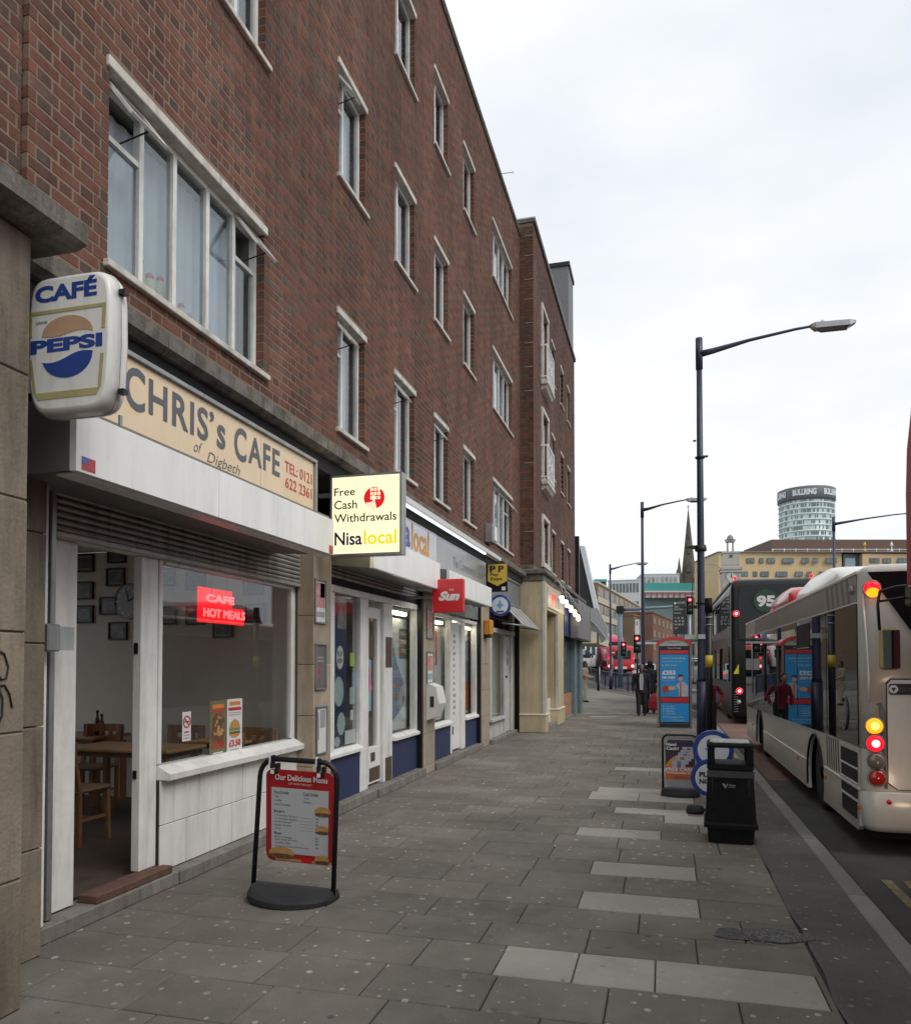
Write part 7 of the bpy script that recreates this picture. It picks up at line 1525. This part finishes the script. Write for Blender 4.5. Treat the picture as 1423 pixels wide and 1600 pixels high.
box('emblem', PAPER, rbd, a.x+W_*.08, a.x+W_*.22, 40.494, 40.499, a.z-H_*.1, a.z-H_*.04)
for i, (u, v, w_, t_) in enumerate(((.3,.91,.55,'SCOTT ARMS'),(.1,.79,.3,'Digbeth'),(.1,.72,.6,'Coach Station'),(.1,.6,.45,'Queensway'),(.12,.46,.6,'3  50  58'),(.12,.36,.65,'60  97  82'),(.12,.26,.65,'94 900 97'),(.12,.16,.2,'101'))): word('lettering', PAPER, rbd, t_, (a.x+W_*u, 40.496, a.z-H_*(1-v)), UX, UZ, W_*w_, .10, 0)
for u in (.2, .8): m = MB(); m.tube([(a.x+W_*u,40.6,0),(a.x+W_*u,40.6,b.z+.3)], .045, 6); m.build('post', BLACKM, rbd)
wsn = thing('street_sign', 'white vertical banner sign beside the second street lamp', 'sign', (0, 46, 0)); a = aty(992, 968, 46); b = aty(998, 995, 46); box('banner', PAPER, wsn, a.x, b.x, 46, 46.03, b.z, a.z); m = MB(); m.tube([(b.x+.03,46.04,0),(b.x+.03,46.04,a.z)], .04, 6); m.build('post', GREYM, wsn); box('lettering', PGRY, wsn, a.x+.05, b.x-.05, 45.994, 45.999, a.z-.35, a.z-.1)
# bus shelter behind the kiosk
bsn = thing('bus_shelter', 'bus shelter with a curved grey roof behind the phone kiosk', 'bus shelter', (0, 33, 0)); a = aty(999, 1002, 33); x1_ = a.x+2.6; zr = a.z
m = MB(); m.loft([[(a.x-.1+2.9*k/8, y, zr-.05+.16*math.sin(PI*k/8)+o) for k in range(9)]+[(a.x-.1+2.9*k/8, y, zr-.12+.16*math.sin(PI*k/8)+o) for k in reversed(range(9))] for y, o in ((32.4,0),(36.6,0))]); m.build('roof', mat('shelter_roof', (.20,.23,.27), .4, .2), bsn)
for x, y in ((a.x+.1,32.7),(a.x+.1,36.3),(a.x+2.5,32.7),(a.x+2.5,36.3)): m = MB(); m.tube([(x,y,0),(x,y,zr-.1)], .05, 8); m.build('post', BLACKM, bsn)
box('roof_edge', WHITEC, bsn, a.x-.1, a.x+2.8, 32.36, 32.398, zr-.14, zr-.06); box('end_glass', GLASS, bsn, a.x+1.4, a.x+2.4, 32.75, 32.76, .3, 2.0); box('timetable', PAPER, bsn, a.x+.75, a.x+1.3, 32.7, 32.72, 1.4, 1.85); box('bench', GREYM, bsn, a.x+1.6, a.x+2.4, 33, 36, .45, .5)
# guard railings along the bending kerb
gi = 0
pxs = [(1001,1083,45),(990,1076,50),(978,1070.5,56),(965,1067,62),(950,1062,70),(935,1058.5,78),(920,1055,87)]
pts = []
for y in (42, 46, 50, 54, 58, 63, 68, 74, 80): x = -1.05-(y-42)*.235; pts.append((x, y))
for i in range(len(pts)-1):
    (xa, ya), (xb, yb) = pts[i], pts[i+1]; xb2, yb2 = xa+(xb-xa)*.97, ya+(yb-ya)*.97
    t = thing('guard_railing', ['nearest guard railing panel, right behind the man in the suit','second guard railing panel from the walking man','guard railing panel just right of the signal mast','guard railing panel around the foot of the signal mast','guard railing panel left of the signal mast foot','guard railing panel below the red bus','guard railing panel below the white coach','farthest guard railing panel at the left'][i], 'railing', (xa, ya, gz(ya)), 'guard railing panels along the kerb')
    m = MB(); za, zb = gz(ya), gz(yb2)
    m.bar((xa,ya,za+1.05),(xb2,yb2,zb+1.05),.05,.05); m.bar((xa,ya,za+.12),(xb2,yb2,zb+.12),.04,.04); m.build('rail', NAVYM, t)
    m = MB(); m.bar((xa,ya,za),(xa,ya,za+1.05),.06,.06); m.build('post', NAVYM, t); m = MB(); m.bar((xb2,yb2,zb),(xb2,yb2,zb+1.05),.06,.06); m.build('post', NAVYM, t)
    m = MB(); n = 16
    for k in range(1, n): u = k/n; x, y, z = xa+(xb2-xa)*u, ya+(yb2-ya)*u, za+(zb-za)*u; m.bar((x,y,z+.13),(x,y,z+1.04),.022,.022)
    m.build('infill_bar', NAVYM, t)
for i, (px, py, y, lb_) in enumerate(((956,1063,58,'short dark bollard post beside the railing near the red bus'),(935,1064,55,'slim pale post left of the railing'))):
    c = aty(px, py, y); t = thing('bollard', lb_, 'bollard', (c.x, y, gz(y))); m = MB(); m.tube([(c.x,y,gz(y)),(c.x,y,gz(y)+1.3)], .09, 8); m.build('shaft', NAVYM if i == 0 else WHITEC, t); M1('sphere', (c.x,y,gz(y)+1.32), .09, 8, 6).build('cap', NAVYM, t)
c = aty(999, 1105, 30); 
# hanging street decoration hoop near the spire
hp_ = thing('light_hoop', 'thin wire hoop decoration hanging above the buses left of the clock turret', 'decoration', (0, 60, 0)); c = aty(1108, 905, 60); m = MB(); m.tube([(c.x+1.15*math.cos(q),60,c.z+1.15*math.sin(q)) for q in [PI*k/12 for k in range(13)]], .03, 5); m.tube([(c.x+.8*math.cos(q),60,c.z-.2+.8*math.sin(q)) for q in [PI*k/12 for k in range(13)]], .02, 5); m.build('hoop', GREYM, hp_)
for k in range(5): q = PI*k/4; m = MB(); m.bar((c.x+.8*math.cos(q),60,c.z-.2+.8*math.sin(q)),(c.x+1.15*math.cos(q),60,c.z+1.15*math.sin(q)),.02,.02); m.build('spoke', GREYM, hp_)
m = MB(); m.tube([(c.x-1.2,60,c.z),(c.x-1.2,60,-.0)], .05, 6); m.build('post', NAVYM, hp_)

# ------------------------------------------------------------------ distant vehicles
def far_bus(label, px, pyb, y, w_, h, body, double=True, lights=True, front=False, ln=10.5, rz=0, band=None):
    c = aty(px, pyb, y); zg = c.z; t = thing('bus', label, 'bus', (0,0,0), None)
    m = MB(); m.loft(body_rings(-w_/2, w_/2, 0, ln, [(.25,.02,.02),(.4,0,0),(h*.9,.02,.02),(h*.97,.08,.1),(h,.3,.3)], .15, 3), True, True, True); m.build('body', body, t)
    gl = BUSGL
    if double: m = MB(); m.box(-w_*.42,w_*.42,-.02,.03,h*.58,h*.80); m.build('rear_window', gl, t); box('side_glazing', gl, t, -w_/2-.02, -w_/2+.02, .6, ln-.4, h*.57, h*.80)
    box('side_glazing', gl, t, -w_/2-.02, -w_/2+.02, .8, ln-.4, h*.24, h*.45); box('rear_window', gl, t, -w_*.36, w_*.36, -.02, .03, h*(.30 if double else .5), h*(.44 if double else .82))
    box('underframe', DARK, t, -w_/2+.1, w_/2-.1, .2, ln-.2, .08, .26)
    for yy in (ln*.22, ln*.78): M1('lathe', [(.3,-.12),(.48,-.1),(.48,.1),(.3,.12)], (-w_/2+.14,yy,.48), 14, True, 'x').build('wheel', TYRE, t)
    if lights:
        for s_ in (-1,1):
            M1('lathe', [(.13,-.03),(.11,-.06),(.01,-.07)], (s_*w_*.42,0,h*.24), 10, True, 'y').build('tail_light', LREDW if True else LRED, t)
            M1('lathe', [(.10,-.03),(.09,-.05),(.01,-.06)], (s_*w_*.44,0,h*.52), 10, True, 'y').build('tail_light', LRED, t)
    if band: box('number_plate', band, t, -w_*.22, w_*.22, -.05, -.02, h*.13, h*.22)
    t.location = (c.x, y, zg); t.rotation_euler.z = rz; return t
VR = mat('vehicle_red', (.46,.015,.03), .3, coat=.4, var=.05); VP = mat('vehicle_pink', (.62,.04,.14), .35, coat=.3, var=.05); VW = mat('vehicle_white', (.62,.63,.63), .3, coat=.3, var=.05)
far_bus('red bus with lit tail lamps seen from behind at the road junction', 970, 1051, 73, 2.5, 2.5, VR, False, True, band=mat('cream_panel', (.65,.55,.45), .5), rz=R(8))
far_bus('pink and red single deck bus turning left of the red one', 957, 1040, 84, 2.5, 3.1, VP, False, False, rz=R(14))
far_bus('white coach waiting on the left near the canopy', 934, 1042, 88, 2.5, 3.5, VW, False, False, rz=R(6)); far_bus('white double deck coach with a green edge behind the blue board', 922, 1046, 100, 2.5, 7.8*.62, VW, True, False, rz=R(4)); far_bus('white minibus at the far left by the coach station', 915, 1046, 80, 2.1, 2.4, VW, False, False, ln=6)
def car(label, px, pyb, y, col, rz=0):
    c = aty(px, pyb, y); t = thing('parked_car', label, 'car', (0,0,0))
    prof = [(0,.30),(0,.75),(.15,.92),(.75,.98),(1.15,1.42),(2.6,1.45),(3.3,1.0),(4.1,.88),(4.25,.6),(4.2,.3)]
    m = MB(); m.loft([[(x*(1 if b < .95 else .86), a, b) for a, b in prof] for x in (-.86,-.84,.84,.86)][1:3]); m.build('body', mat('car_'+label.split()[0], col, .25, coat=.5), t, bevel=.04)
    box('rear_window', BUSGL, t, -.62, .62, .78, 1.10, 1.02, 1.36)
    for x in (-.78, .78):
        for yy in (.8, 3.4): M1('lathe', [(.2,-.1),(.32,-.09),(.32,.09),(.2,.1)], (x,yy,.32), 14, True, 'x').build('wheel', TYRE, t)
        M1('box', x-.08 if x > 0 else x-.06, x+.06 if x > 0 else x+.08, -.02, .03, .62, .76).build('tail_light', LRED, t)
    t.location = (c.x, y, c.z); t.rotation_euler.z = rz; return t
car('silver car seen past the kiosk on the far side of the junction', 1010, 1068, 58, (.35,.36,.37), R(5)); car('dark car beyond the traffic signals', 988, 1052, 76, (.03,.03,.035)); car('grey car between the kiosk and the lamp post', 1086, 1062, 60, (.2,.21,.22), R(2)); car('white car farther along the road past the kiosk', 1088, 1050, 84, (.6,.6,.6))
# blue and white road signs near the coach station
for (lb_, p, q, y, col, bar_) in (('dark teal parking board with a white bar by the coaches', (916,1007), (930,1024), 62, mat('board_teal', (.03,.07,.09), .5), 1), ('small white and maroon board at the left of the coaches', (906,1008), (914,1023), 60, PAPER, 2), ('red round no entry sign in front of the buses', (951,1015), (962,1025), 60, SRED, 3)):
    a = aty(*p, y); b = aty(*q, y); t = thing('road_sign', lb_, 'sign', ((a.x+b.x)/2, y, gz(y)))
    if bar_ == 3: M1('disc', ((a.x+b.x)/2, y, (a.z+b.z)/2), abs(b.x-a.x)/2, 'y', 20, .03).build('plate', col, t); box('white_bar', PAPER, t, a.x+.08, b.x-.08, y-.01, y-.002, (a.z+b.z)/2-.05, (a.z+b.z)/2+.05)
    else:
        box('plate', col, t, a.x, b.x, y, y+.04, b.z, a.z)
        if bar_ == 1: box('arrow', PAPER, t, (a.x+b.x)/2-.06, (a.x+b.x)/2+.06, y-.01, y-.002, b.z+.15, a.z-.15); m = MB(); m.prism([((a.x+b.x)/2-.15,b.z+.3),((a.x+b.x)/2+.15,b.z+.3),((a.x+b.x)/2,b.z+.5)], 'y', y-.02, y-.011); m.build('arrow_head', PAPER, t)
        else: box('maroon_patch', MC['bus_maroon'], t, a.x+.02, b.x-.02, y-.01, y-.002, a.z-.3, a.z-.05)
    m = MB(); m.tube([((a.x+b.x)/2,y+.06,gz(y)),((a.x+b.x)/2,y+.06,a.z-.1)], .04, 6); m.build('post', GREYM, t)

# ------------------------------------------------------------------ coach station past the terrace
st = thing('coach_station', 'coach station with a black wedge wall, white fin and sweeping silver canopy', 'building', (-4, 44, 0))
def q3(px, py, y): return aty(px, py, y)
BLKW = mat('station_black', (.035,.035,.037), .6, var=.1); WFIN = mat('station_white', (.62,.64,.66), .4, var=.03); SILV = mat('station_silver', (.36,.37,.38), .35, .3, var=.06)
def slab(name, pix, y0, y1, mtl, par):
    P = [q3(px, py, y0) for px, py in pix]; m = MB(); m.loft([[(p.x, y, p.z) for p in P] for y in (y0, y1)]); return m.build(name, mtl, par)
slab('wedge_wall', [(880,853),(905,852),(927,949),(880,949)], 42, 42.8, BLKW, st); slab('white_fin', [(905.3,853),(913,853),(945,1000),(938,1004),(927.3,949)], 41.4, 41.99, WFIN, st)
P0 = [(905,951),(933,950),(946,975),(951,1003),(944,993),(930,975),(915,962),(905,966)]; slab('canopy', P0, 40, 40.5, SILV, st)
slab('canopy_soffit', [(905,967),(915,963),(930,976),(944,994),(950,1004),(936,990),(920,984),(905,986)], 40.51, 41.39, mat('station_soffit', (.42,.42,.40), .6), st)
slab('glazed_hall', [(895,987),(934,987),(934,1006),(895,1006)], 50, 60, mat('station_cream', (.50,.46,.34), .5, var=.1), st); slab('hall_fascia', [(895,1000),(938,1000),(938,1005),(895,1005)], 49.9, 49.99, mat('station_fascia', (.58,.50,.26), .5), st)
for px in (934, 905): a = aty(px, 984, 47); m = MB(); m.tube([(a.x,47,0),(a.x,47,a.z)], .07, 8); m.build('column', BLACKM, st)
a = aty(893, 838, 31); box('flue', BLACKM, st, a.x, a.x+.28, 31, 31.3, 4, a.z)

# ------------------------------------------------------------------ background buildings
def facade(name, label, p0, p1, ztop_px, y0, y1, rows, mtl, winm, bandm=None, base_z=None, depth=20, nw=8, bandh=.35, wfill=.7, wtop=.5, roof=None):
    """a block whose street face runs from pixel column p0 at distance y0 to column p1 at y1; built as real walls with windows"""
    a = aty(p0, 1000, y0); b = aty(p1, 1000, y1); za = aty(p0, ztop_px, y0).z; g0, g1 = gz(y0)-.3, gz(y1)-.3
    A = Vector((a.x, y0, 0)); B = Vector((b.x, y1, 0)); d = (B-A); Ln = d.length; d.normalize(); nrm = Vector((d.y, -d.x, 0))
    if nrm.y > 0: nrm = -nrm
    t = thing(name, label, 'building', (a.x, y0, 0))
    def slabp(nm, u0, u1, z0, z1, o0, o1, mt_, par=t):
        m = MB(); pts = [A+d*u0+nrm*o0, A+d*u1+nrm*o0, A+d*u1+nrm*o1, A+d*u0+nrm*o1]; m.loft([[(p.x,p.y,z0) for p in pts],[(p.x,p.y,z1) for p in pts]]); return m.build(nm, mt_, par)
    slabp('wall', 0, Ln, min(g0,g1), za, -depth, 0, mtl); slabp('parapet', -.1, Ln+.1, za+.002, za+.25, -depth-.1, .1, bandm or mtl)
    H = za-max(g0,g1)-.8; rh = H/rows
    for r in range(rows):
        zb = max(g0,g1)+.6+r*rh
        if bandm: slabp('spandrel', .3, Ln-.3, zb, zb+rh*bandh, 0, .12, bandm)
        for k in range(nw):
            u0 = .4+(Ln-.8)*k/nw; u1 = u0+(Ln-.8)/nw*wfill; w_ = slabp('window', u0, u1, zb+rh*(bandh+.04), zb+rh*(bandh+.04+wtop), .0, .06, winm)
    return t
BBR = mat('far_brick_brown', (.20,.135,.095), .9, var=.12, scale=.6); BBR2 = mat('far_brick_red', (.19,.10,.075), .9, var=.15, scale=.5); CRB = mat('far_cream_band', (.50,.45,.36), .7, var=.06); FWIN = mat('far_window', (.11,.13,.14), .15, var=.5, scale=1.1); FWIN2 = mat('far_window_pale', (.30,.31,.31), .3, var=.5, scale=.8)
facade('office_block', 'brown brick office block with cream bands and rows of windows', 933, 999, 911, 96, 138, 4, BBR, FWIN2, CRB, nw=9, bandh=.38, wfill=.78, wtop=.5)
facade('office_block', 'plain brown brick block right of the cream banded offices', 990, 1020, 962, 112, 128, 3, BBR, FWIN, None, nw=4, wfill=.5)
facade('brick_building', 'pinkish brick building with tall pilasters beside the church', 1020, 1062, 958, 116, 150, 3, BBR2, FWIN, None, nw=7, wfill=.4, bandh=.25)
facade('white_block', 'pale flat roofed building rising behind the brown offices', 950, 1002, 908, 200, 200, 4, mat('far_white', (.55,.56,.56), .6), FWIN, None, nw=9, depth=10)
facade('white_block', 'stepped white rooftop block right of the second lamp arm', 1003, 1062, 898, 260, 262, 5, mat('far_white2', (.50,.52,.54), .6), FWIN2, None, nw=8, depth=12)
TEALB = mat('far_teal_glass', (.06,.30,.28), .3, var=.1)
tb = thing('market_hall', 'long white hall with a turquoise roof band behind the church', 'building', (10, 215, 0))
def farbox(par, name, px0, px1, py0, py1, y0, y1, mtl): 
    ra, rb_ = ray(px0, py0), ray(px1, py1); F_ = Vector((-math.sin(YAW), math.cos(YAW), 0))*(y1-y0)
    A = Vector((ra[0], ra[1], 0))*y0; B = Vector((rb_[0], rb_[1], 0))*y0; zt = ra[2]*y0+EYE; zb = rb_[2]*y0+EYE
    m = MB(); m.loft([[(p.x, p.y, z) for p in (A, B, B+F_, A+F_)] for z in (zb, zt)]); return m.build(name, mtl, par)
farbox(tb, 'turquoise_band', 1004, 1130, 911, 923, 215, 235, TEALB); farbox(tb, 'white_gallery', 1002, 1132, 923.2, 934, 214, 235, mat('far_white3', (.55,.56,.57), .6)); farbox(tb, 'lower_wall', 1000, 1134, 934.2, 1040, 216, 235, mat('far_glass_blue', (.22,.30,.33), .4, var=.3))
for k in range(9): farbox(tb, 'red_post', 1008+k*9, 1009+k*9, 926, 934, 213.5, 213.9, mat('far_red_post', (.40,.06,.06), .6))
farbox(tb, 'red_rail', 1006, 1090, 925.5, 926.3, 213.5, 213.9, MC['far_red_post'])
sb3 = thing('teal_shed', 'turquoise flat roof at the left end of the brown offices', 'building', (-20, 150, 0)); farbox(sb3, 'roof', 929, 948, 905, 909, 150, 170, TEALB); farbox(sb3, 'wall', 930, 948, 909.2, 1040, 151, 170, BBR)
# church with spire
ch = thing('church', 'dark stone church with a tall pointed spire', 'church', (0, 300, 0)); CHS = mat('church_stone', (.105,.088,.072), .9, var=.25, scale=.25)
yc = 300.0; tip = aty(1075, 797, yc); bs = aty(1075, 908, yc); def_w = 12.5/2
def octr(z, r): return [(tip.x+r*math.cos(PI/8+PI/4*k), yc+r*math.sin(PI/8+PI/4*k), z) for k in range(8)]
rW = (aty(1091, 900, yc).x-aty(1060, 900, yc).x)/2
m = MB(); m.loft([octr(bs.z, rW*.86), octr(bs.z+(tip.z-bs.z)*.5, rW*.44), octr(tip.z, .15)]); m.build('spire', CHS, ch)
m = MB(); m.tube([(tip.x,yc,tip.z-.3),(tip.x,yc,tip.z+1.9)], .12, 6); m.box(tip.x-.5, tip.x+.5, yc-.1, yc+.1, tip.z+1.1, tip.z+1.3); m.build('weather_vane', BLACKM, ch)
m = MB(); m.box(tip.x-rW*.95, tip.x+rW*.95, yc-rW*.95, yc+rW*.95, 0, bs.z-.02); m.build('tower', CHS, ch)
for sx in (-1,1):
    for sy in (-1,1):
        m = MB(); x, y = tip.x+sx*rW*.98, yc+sy*rW*.98; m.loft([[(x-1.1,y-1.1,bs.z-8),(x+1.1,y-1.1,bs.z-8),(x+1.1,y+1.1,bs.z-8),(x-1.1,y+1.1,bs.z-8)],[(x-1.0,y-1.0,bs.z+1),(x+1.0,y-1.0,bs.z+1),(x+1.0,y+1.0,bs.z+1),(x-1.0,y+1.0,bs.z+1)],[(x-.05,y-.05,bs.z+8.5),(x+.05,y-.05,bs.z+8.5),(x+.05,y+.05,bs.z+8.5),(x-.05,y+.05,bs.z+8.5)]]); m.build('pinnacle', CHS, ch)
for z_ in (.12, .38, .6): 
    hz = bs.z+(tip.z-bs.z)*z_; rr_ = rW*.86*(1-z_)*.98; m = MB(); m.prism([(tip.x-.9*(1-z_),hz),(tip.x+.9*(1-z_),hz),(tip.x+.9*(1-z_),hz+2.4*(1-z_)),(tip.x,hz+4.2*(1-z_)),(tip.x-.9*(1-z_),hz+2.4*(1-z_))], 'y', yc-rr_-.6, yc-rr_+.8); m.build('lucarne', CHS, ch)
for s_ in (-.35, .35): m = MB(); m.prism([(tip.x+s_*rW-1.0,bs.z-13),(tip.x+s_*rW+1.0,bs.z-13),(tip.x+s_*rW+1.0,bs.z-5),(tip.x+s_*rW,bs.z-3),(tip.x+s_*rW-1.0,bs.z-5)], 'y', yc-rW*.95-.1, yc-rW*.95-.01); m.build('belfry_opening', DARK, ch)
m = MB(); a = aty(1050, 952, yc); m.prism([(a.x-14,0),(tip.x-rW,0),(tip.x-rW,a.z-1),(a.x-3,a.z+2.5),(a.x-14,a.z-8)], 'y', yc-4, yc+20); m.build('nave', CHS, ch)
a = aty(1057, 893, yc); m = MB(); m.loft([[(a.x-1.6,yc-8,0),(a.x+1.6,yc-8,0),(a.x+1.6,yc-5,0),(a.x-1.6,yc-5,0)],[(a.x-1.5,yc-8,a.z-9),(a.x+1.5,yc-8,a.z-9),(a.x+1.5,yc-5,a.z-9),(a.x-1.5,yc-5,a.z-9)],[(a.x-.1,yc-6.6,a.z),(a.x+.1,yc-6.6,a.z),(a.x+.1,yc-6.4,a.z),(a.x-.1,yc-6.4,a.z)]]); m.build('stair_turret', CHS, ch)
# round tower
yr = 450.0; cR = aty(1259.5, 800, yr); rR = (aty(1305,800,yr).x-aty(1214,800,yr).x)/2; rt_ = thing('round_tower', 'round glass tower with a dark lettered crown behind the yellow building', 'building', (cR.x, yr, 0))
TGL = mat('tower_glass', (.40,.50,.50), .25, var=.25, scale=.22); TWH = mat('tower_white', (.68,.72,.72), .5, var=.02)
ztop = aty(1259, 783, yr).z; m = MB(); m.lathe([(rR*.955,0),(rR*.955,ztop)], (cR.x,yr,0), 64, True); m.build('glass_drum', TGL, rt_)
fh = (aty(1259,783,yr).z-aty(1259,843,yr).z)/7.0
for k in range(10):
    z_ = ztop-fh*k-.2; M1('lathe', [(rR*.96,-.35),(rR*.968,-.3),(rR*.968,.3),(rR*.96,.35)], (cR.x,yr,z_), 64, True).build('floor_band', TWH, rt_)
DKW = mat('tower_dark_window', (.16,.20,.21), .3); rnd = random.Random(3)
for k in range(8):
    for j in range(44):
        if rnd.random() < .5: continue
        t = PI+PI*j/44; z_ = ztop-fh*k-fh*.82; r = rR*.957; t2 = t+PI/44*rnd.choice((.45,.8)); m = MB()
        m.loft([[(cR.x+q*math.cos(tt), yr+q*math.sin(tt), zz) for tt in (t, t2) for q in (r, r+.12)][:2]+[(cR.x+q*math.cos(t2), yr+q*math.sin(t2), zz) for q in (r+.12, r)] for zz in (z_, z_+fh*.55)]); m.build('window', DKW, rt_)
zb1, zt1 = aty(1259,785,yr).z, aty(1259,768,yr).z; CRN = mat('tower_crown', (.11,.12,.135), .6)
m = MB(); m.lathe([(rR*.97,zb1-.8),(rR*1.0,zb1),(rR*1.0,zt1),(rR*.96,zt1+.3)], (cR.x,yr,0), 64, True); m.build('crown', CRN, rt_)
LET = mat('tower_letter', (.70,.74,.78), .5, var=0)
def curved_word(txt, t0, t1):
    vs, fs = text_geo(txt, .05); xa, xb = min(p.x for p in vs), max(p.x for p in vs); ya, yb = min(p.y for p in vs), max(p.y for p in vs); r = rR*1.012; m = MB()
    m.add_mesh([(cR.x+r*math.cos(t0+(t1-t0)*(p.x-xa)/(xb-xa)), yr+r*math.sin(t0+(t1-t0)*(p.x-xa)/(xb-xa)), zb1+(zt1-zb1)*(.22+.56*(p.y-ya)/(yb-ya))) for p in vs], fs); m.build('crown_lettering', LET, rt_, recalc=False)
cen = math.atan2(-cR.y, -cR.x)
for k in (-1, 0, 1): curved_word('BULLRING', cen+k*1.08-.40-.06, cen+k*1.08+.40-.06)
m = MB(); m.box(cR.x-1.5,cR.x+3,yr-2,yr+2,zt1+.3,zt1+2.0); m.tube([(cR.x+1,yr,zt1+2),(cR.x+1,yr,zt1+4.5)], .2, 6); m.build('roof_plant', WHITEC, rt_)
# yellow building with brown upper block
yy_ = 180.0; YB = mat('yellow_render', (.56,.42,.235), .8, var=.05, scale=.3); yb_ = thing('yellow_building', 'long yellow rendered building with small grey windows', 'building', (30, yy_, 0))
farbox(yb_, 'wall', 1122, 1317, 863, 1045, yy_, yy_+18, YB); farbox(yb_, 'wall', 1347, 1470, 865, 1045, yy_, yy_+18, YB); farbox(yb_, 'glazed_stair', 1317.3, 1346.7, 866, 1045, yy_+.8, yy_+18, mat('stair_grey', (.10,.11,.12), .4)); farbox(yb_, 'stair_glass', 1320, 1336, 872, 890, yy_+.7, yy_+.79, mat('stair_glass_pale', (.25,.36,.40), .3, var=.3))
farbox(yb_, 'roof_edge', 1121, 1471, 861.5, 863, yy_-.3, yy_+18.2, mat('roof_edge_grey', (.22,.20,.19), .6))
YW = mat('yellow_bldg_window', (.13,.17,.19), .2, var=.4, scale=.6); YF = mat('yellow_bldg_frame', (.07,.075,.08), .5)
for r_, (py0, py1) in enumerate(((872,880),(893,901),(914,922),(935,943),(956,964))):
    for (a_, b_) in ((1166,1178.5),(1186,1193),(1198,1211),(1222,1240),(1252,1264),(1270,1278),(1289,1307),(1358,1374),(1379,1392),(1402,1418)):
        sh_ = 0 if r_ == 0 else (-10 if a_ < 1340 else 0)
        w_ = farbox(yb_, 'window', a_+sh_, b_+sh_, py0, py1, yy_-.04, yy_-.002, YF); farbox(w_, 'pane', a_+sh_+.8, (a_+b_)/2+sh_-.3, py0+.8, py1-.8, yy_-.06, yy_-.041, YW); farbox(w_, 'pane', (a_+b_)/2+sh_+.3, b_+sh_-.8, py0+.8, py1-.8, yy_-.06, yy_-.041, YW)
bb = thing('brown_block', 'long dark brown clad rooftop block with a white rail beneath the round tower', 'building', (40, 200, 0)); farbox(bb, 'cladding', 1205, 1480, 843, 868, 196, 215, mat('brown_cladding', (.125,.075,.055), .7, var=.06, scale=.4))
farbox(bb, 'roof_rail', 1206, 1480, 858.0, 858.7, 190, 190.2, WHITEC)
for k in range(15): farbox(bb, 'rail_post', 1207+k*18, 1207.7+k*18, 857, 862.5, 190, 190.2, WHITEC)
for (lb_, px) in (('gold finial figure on the roof rail', 1351), ('white aerial finial on the roof rail', 1393)):
    a = aty(px, 862, 189.0); t = thing('roof_finial', lb_, 'finial', (a.x, 189, a.z)); m = MB(); m.lathe([(.5,0),(.12,.4),(.1,1.2),(.32,1.5),(.05,2.2)], (a.x,189,a.z), 8); m.build('finial', mat('gilt', (.55,.42,.10), .4, .5) if px == 1351 else WHITEC, t)
# clock turret
yt_ = 120.0; PST = mat('pale_turret_stone', (.42,.40,.36), .8, var=.15, scale=.6); ct = thing('clock_turret', 'pale stone clock turret topped by a small columned dome', 'tower', (0, yt_, 0)); c0 = aty(1141, 900, yt_); u = (aty(1151,900,yt_).x-aty(1141,900,yt_).x)/10.0
def zz_(py): return aty(1141, py, yt_).z
def cx_box(nm, hw_, py0, py1, mt_=None, d=None): d = hw_*u if d is None else d; return box(nm, mt_ or PST, ct, c0.x-hw_*u, c0.x+hw_*u, yt_-d, yt_+d, zz_(py1), zz_(py0))
cx_box('shaft', 15, 896, 1045); cx_box('cornice', 17.5, 888, 891.5); cx_box('upper_stage', 13, 866, 887.8); cx_box('cornice', 14, 863.5, 865.8); cx_box('base_course', 17, 893, 895.8); cx_box('frieze', 15.5, 891.7, 892.8)
m = MB(); m.prism([(c0.x-12*u,zz_(884)),(c0.x+12*u,zz_(884)),(c0.x,zz_(873))], 'y', yt_-13.6*u, yt_-13.1*u); m.build('pediment', PST, ct)
for s_ in (-1,1): m = MB(); m.box(c0.x+s_*12.5*u-1.3*u, c0.x+s_*12.5*u+1.3*u, yt_-16*u, yt_-15.1*u, zz_(940), zz_(897)); m.build('pilaster', PST, ct)
M1('disc', (c0.x, yt_-15.6*u, zz_(903)), 7*u, 'y', 28, .4*u).build('clock_face', mat('clock_white', (.55,.55,.52), .5), ct); m = MB(); m.bar((c0.x,yt_-15.9*u,zz_(903)),(c0.x,yt_-15.9*u,zz_(898)),.10,.05,(0,1,0)); m.bar((c0.x,yt_-15.9*u,zz_(903)),(c0.x+3*u,yt_-15.9*u,zz_(904)),.10,.05,(0,1,0)); m.build('clock_hands', PBLK, ct)
for (sx, sy) in ((-1,-1),(1,-1),(-1,1),(1,1)): m = MB(); m.tube([(c0.x+sx*4.2*u,yt_+sy*4.2*u,zz_(863)),(c0.x+sx*4.2*u,yt_+sy*4.2*u,zz_(847.5))], 1.1*u, 8); m.build('column', PST, ct)
cx_box('lantern_slab', 7.0, 844.8, 847.3); m = MB(); m.lathe([(8.8*u,zz_(844.6)),(8.6*u,zz_(843.4)),(5.4*u,zz_(843.2)),(5.2*u,zz_(840.5)),(3.9*u,zz_(837.6)),(1.5*u,zz_(836.0)),(.2*u,zz_(835))], (c0.x,yt_,0), 20); m.build('dome', mat('dome_lead', (.20,.21,.23), .6), ct); m = MB(); m.lathe([(7*u,zz_(866)),(5*u,zz_(862))], (c0.x,yt_,0), 12); m.build('lantern_base', PST, ct)
cx_box('ornament', 2.5, 868, 873, CHS, 13.4*u)
# opposite side of the street, mirrored in the bus glass
op_ = thing('brick_terrace', 'brick terrace on the far side of the road out to the right', 'building', (17, 10, 0)) if False else None
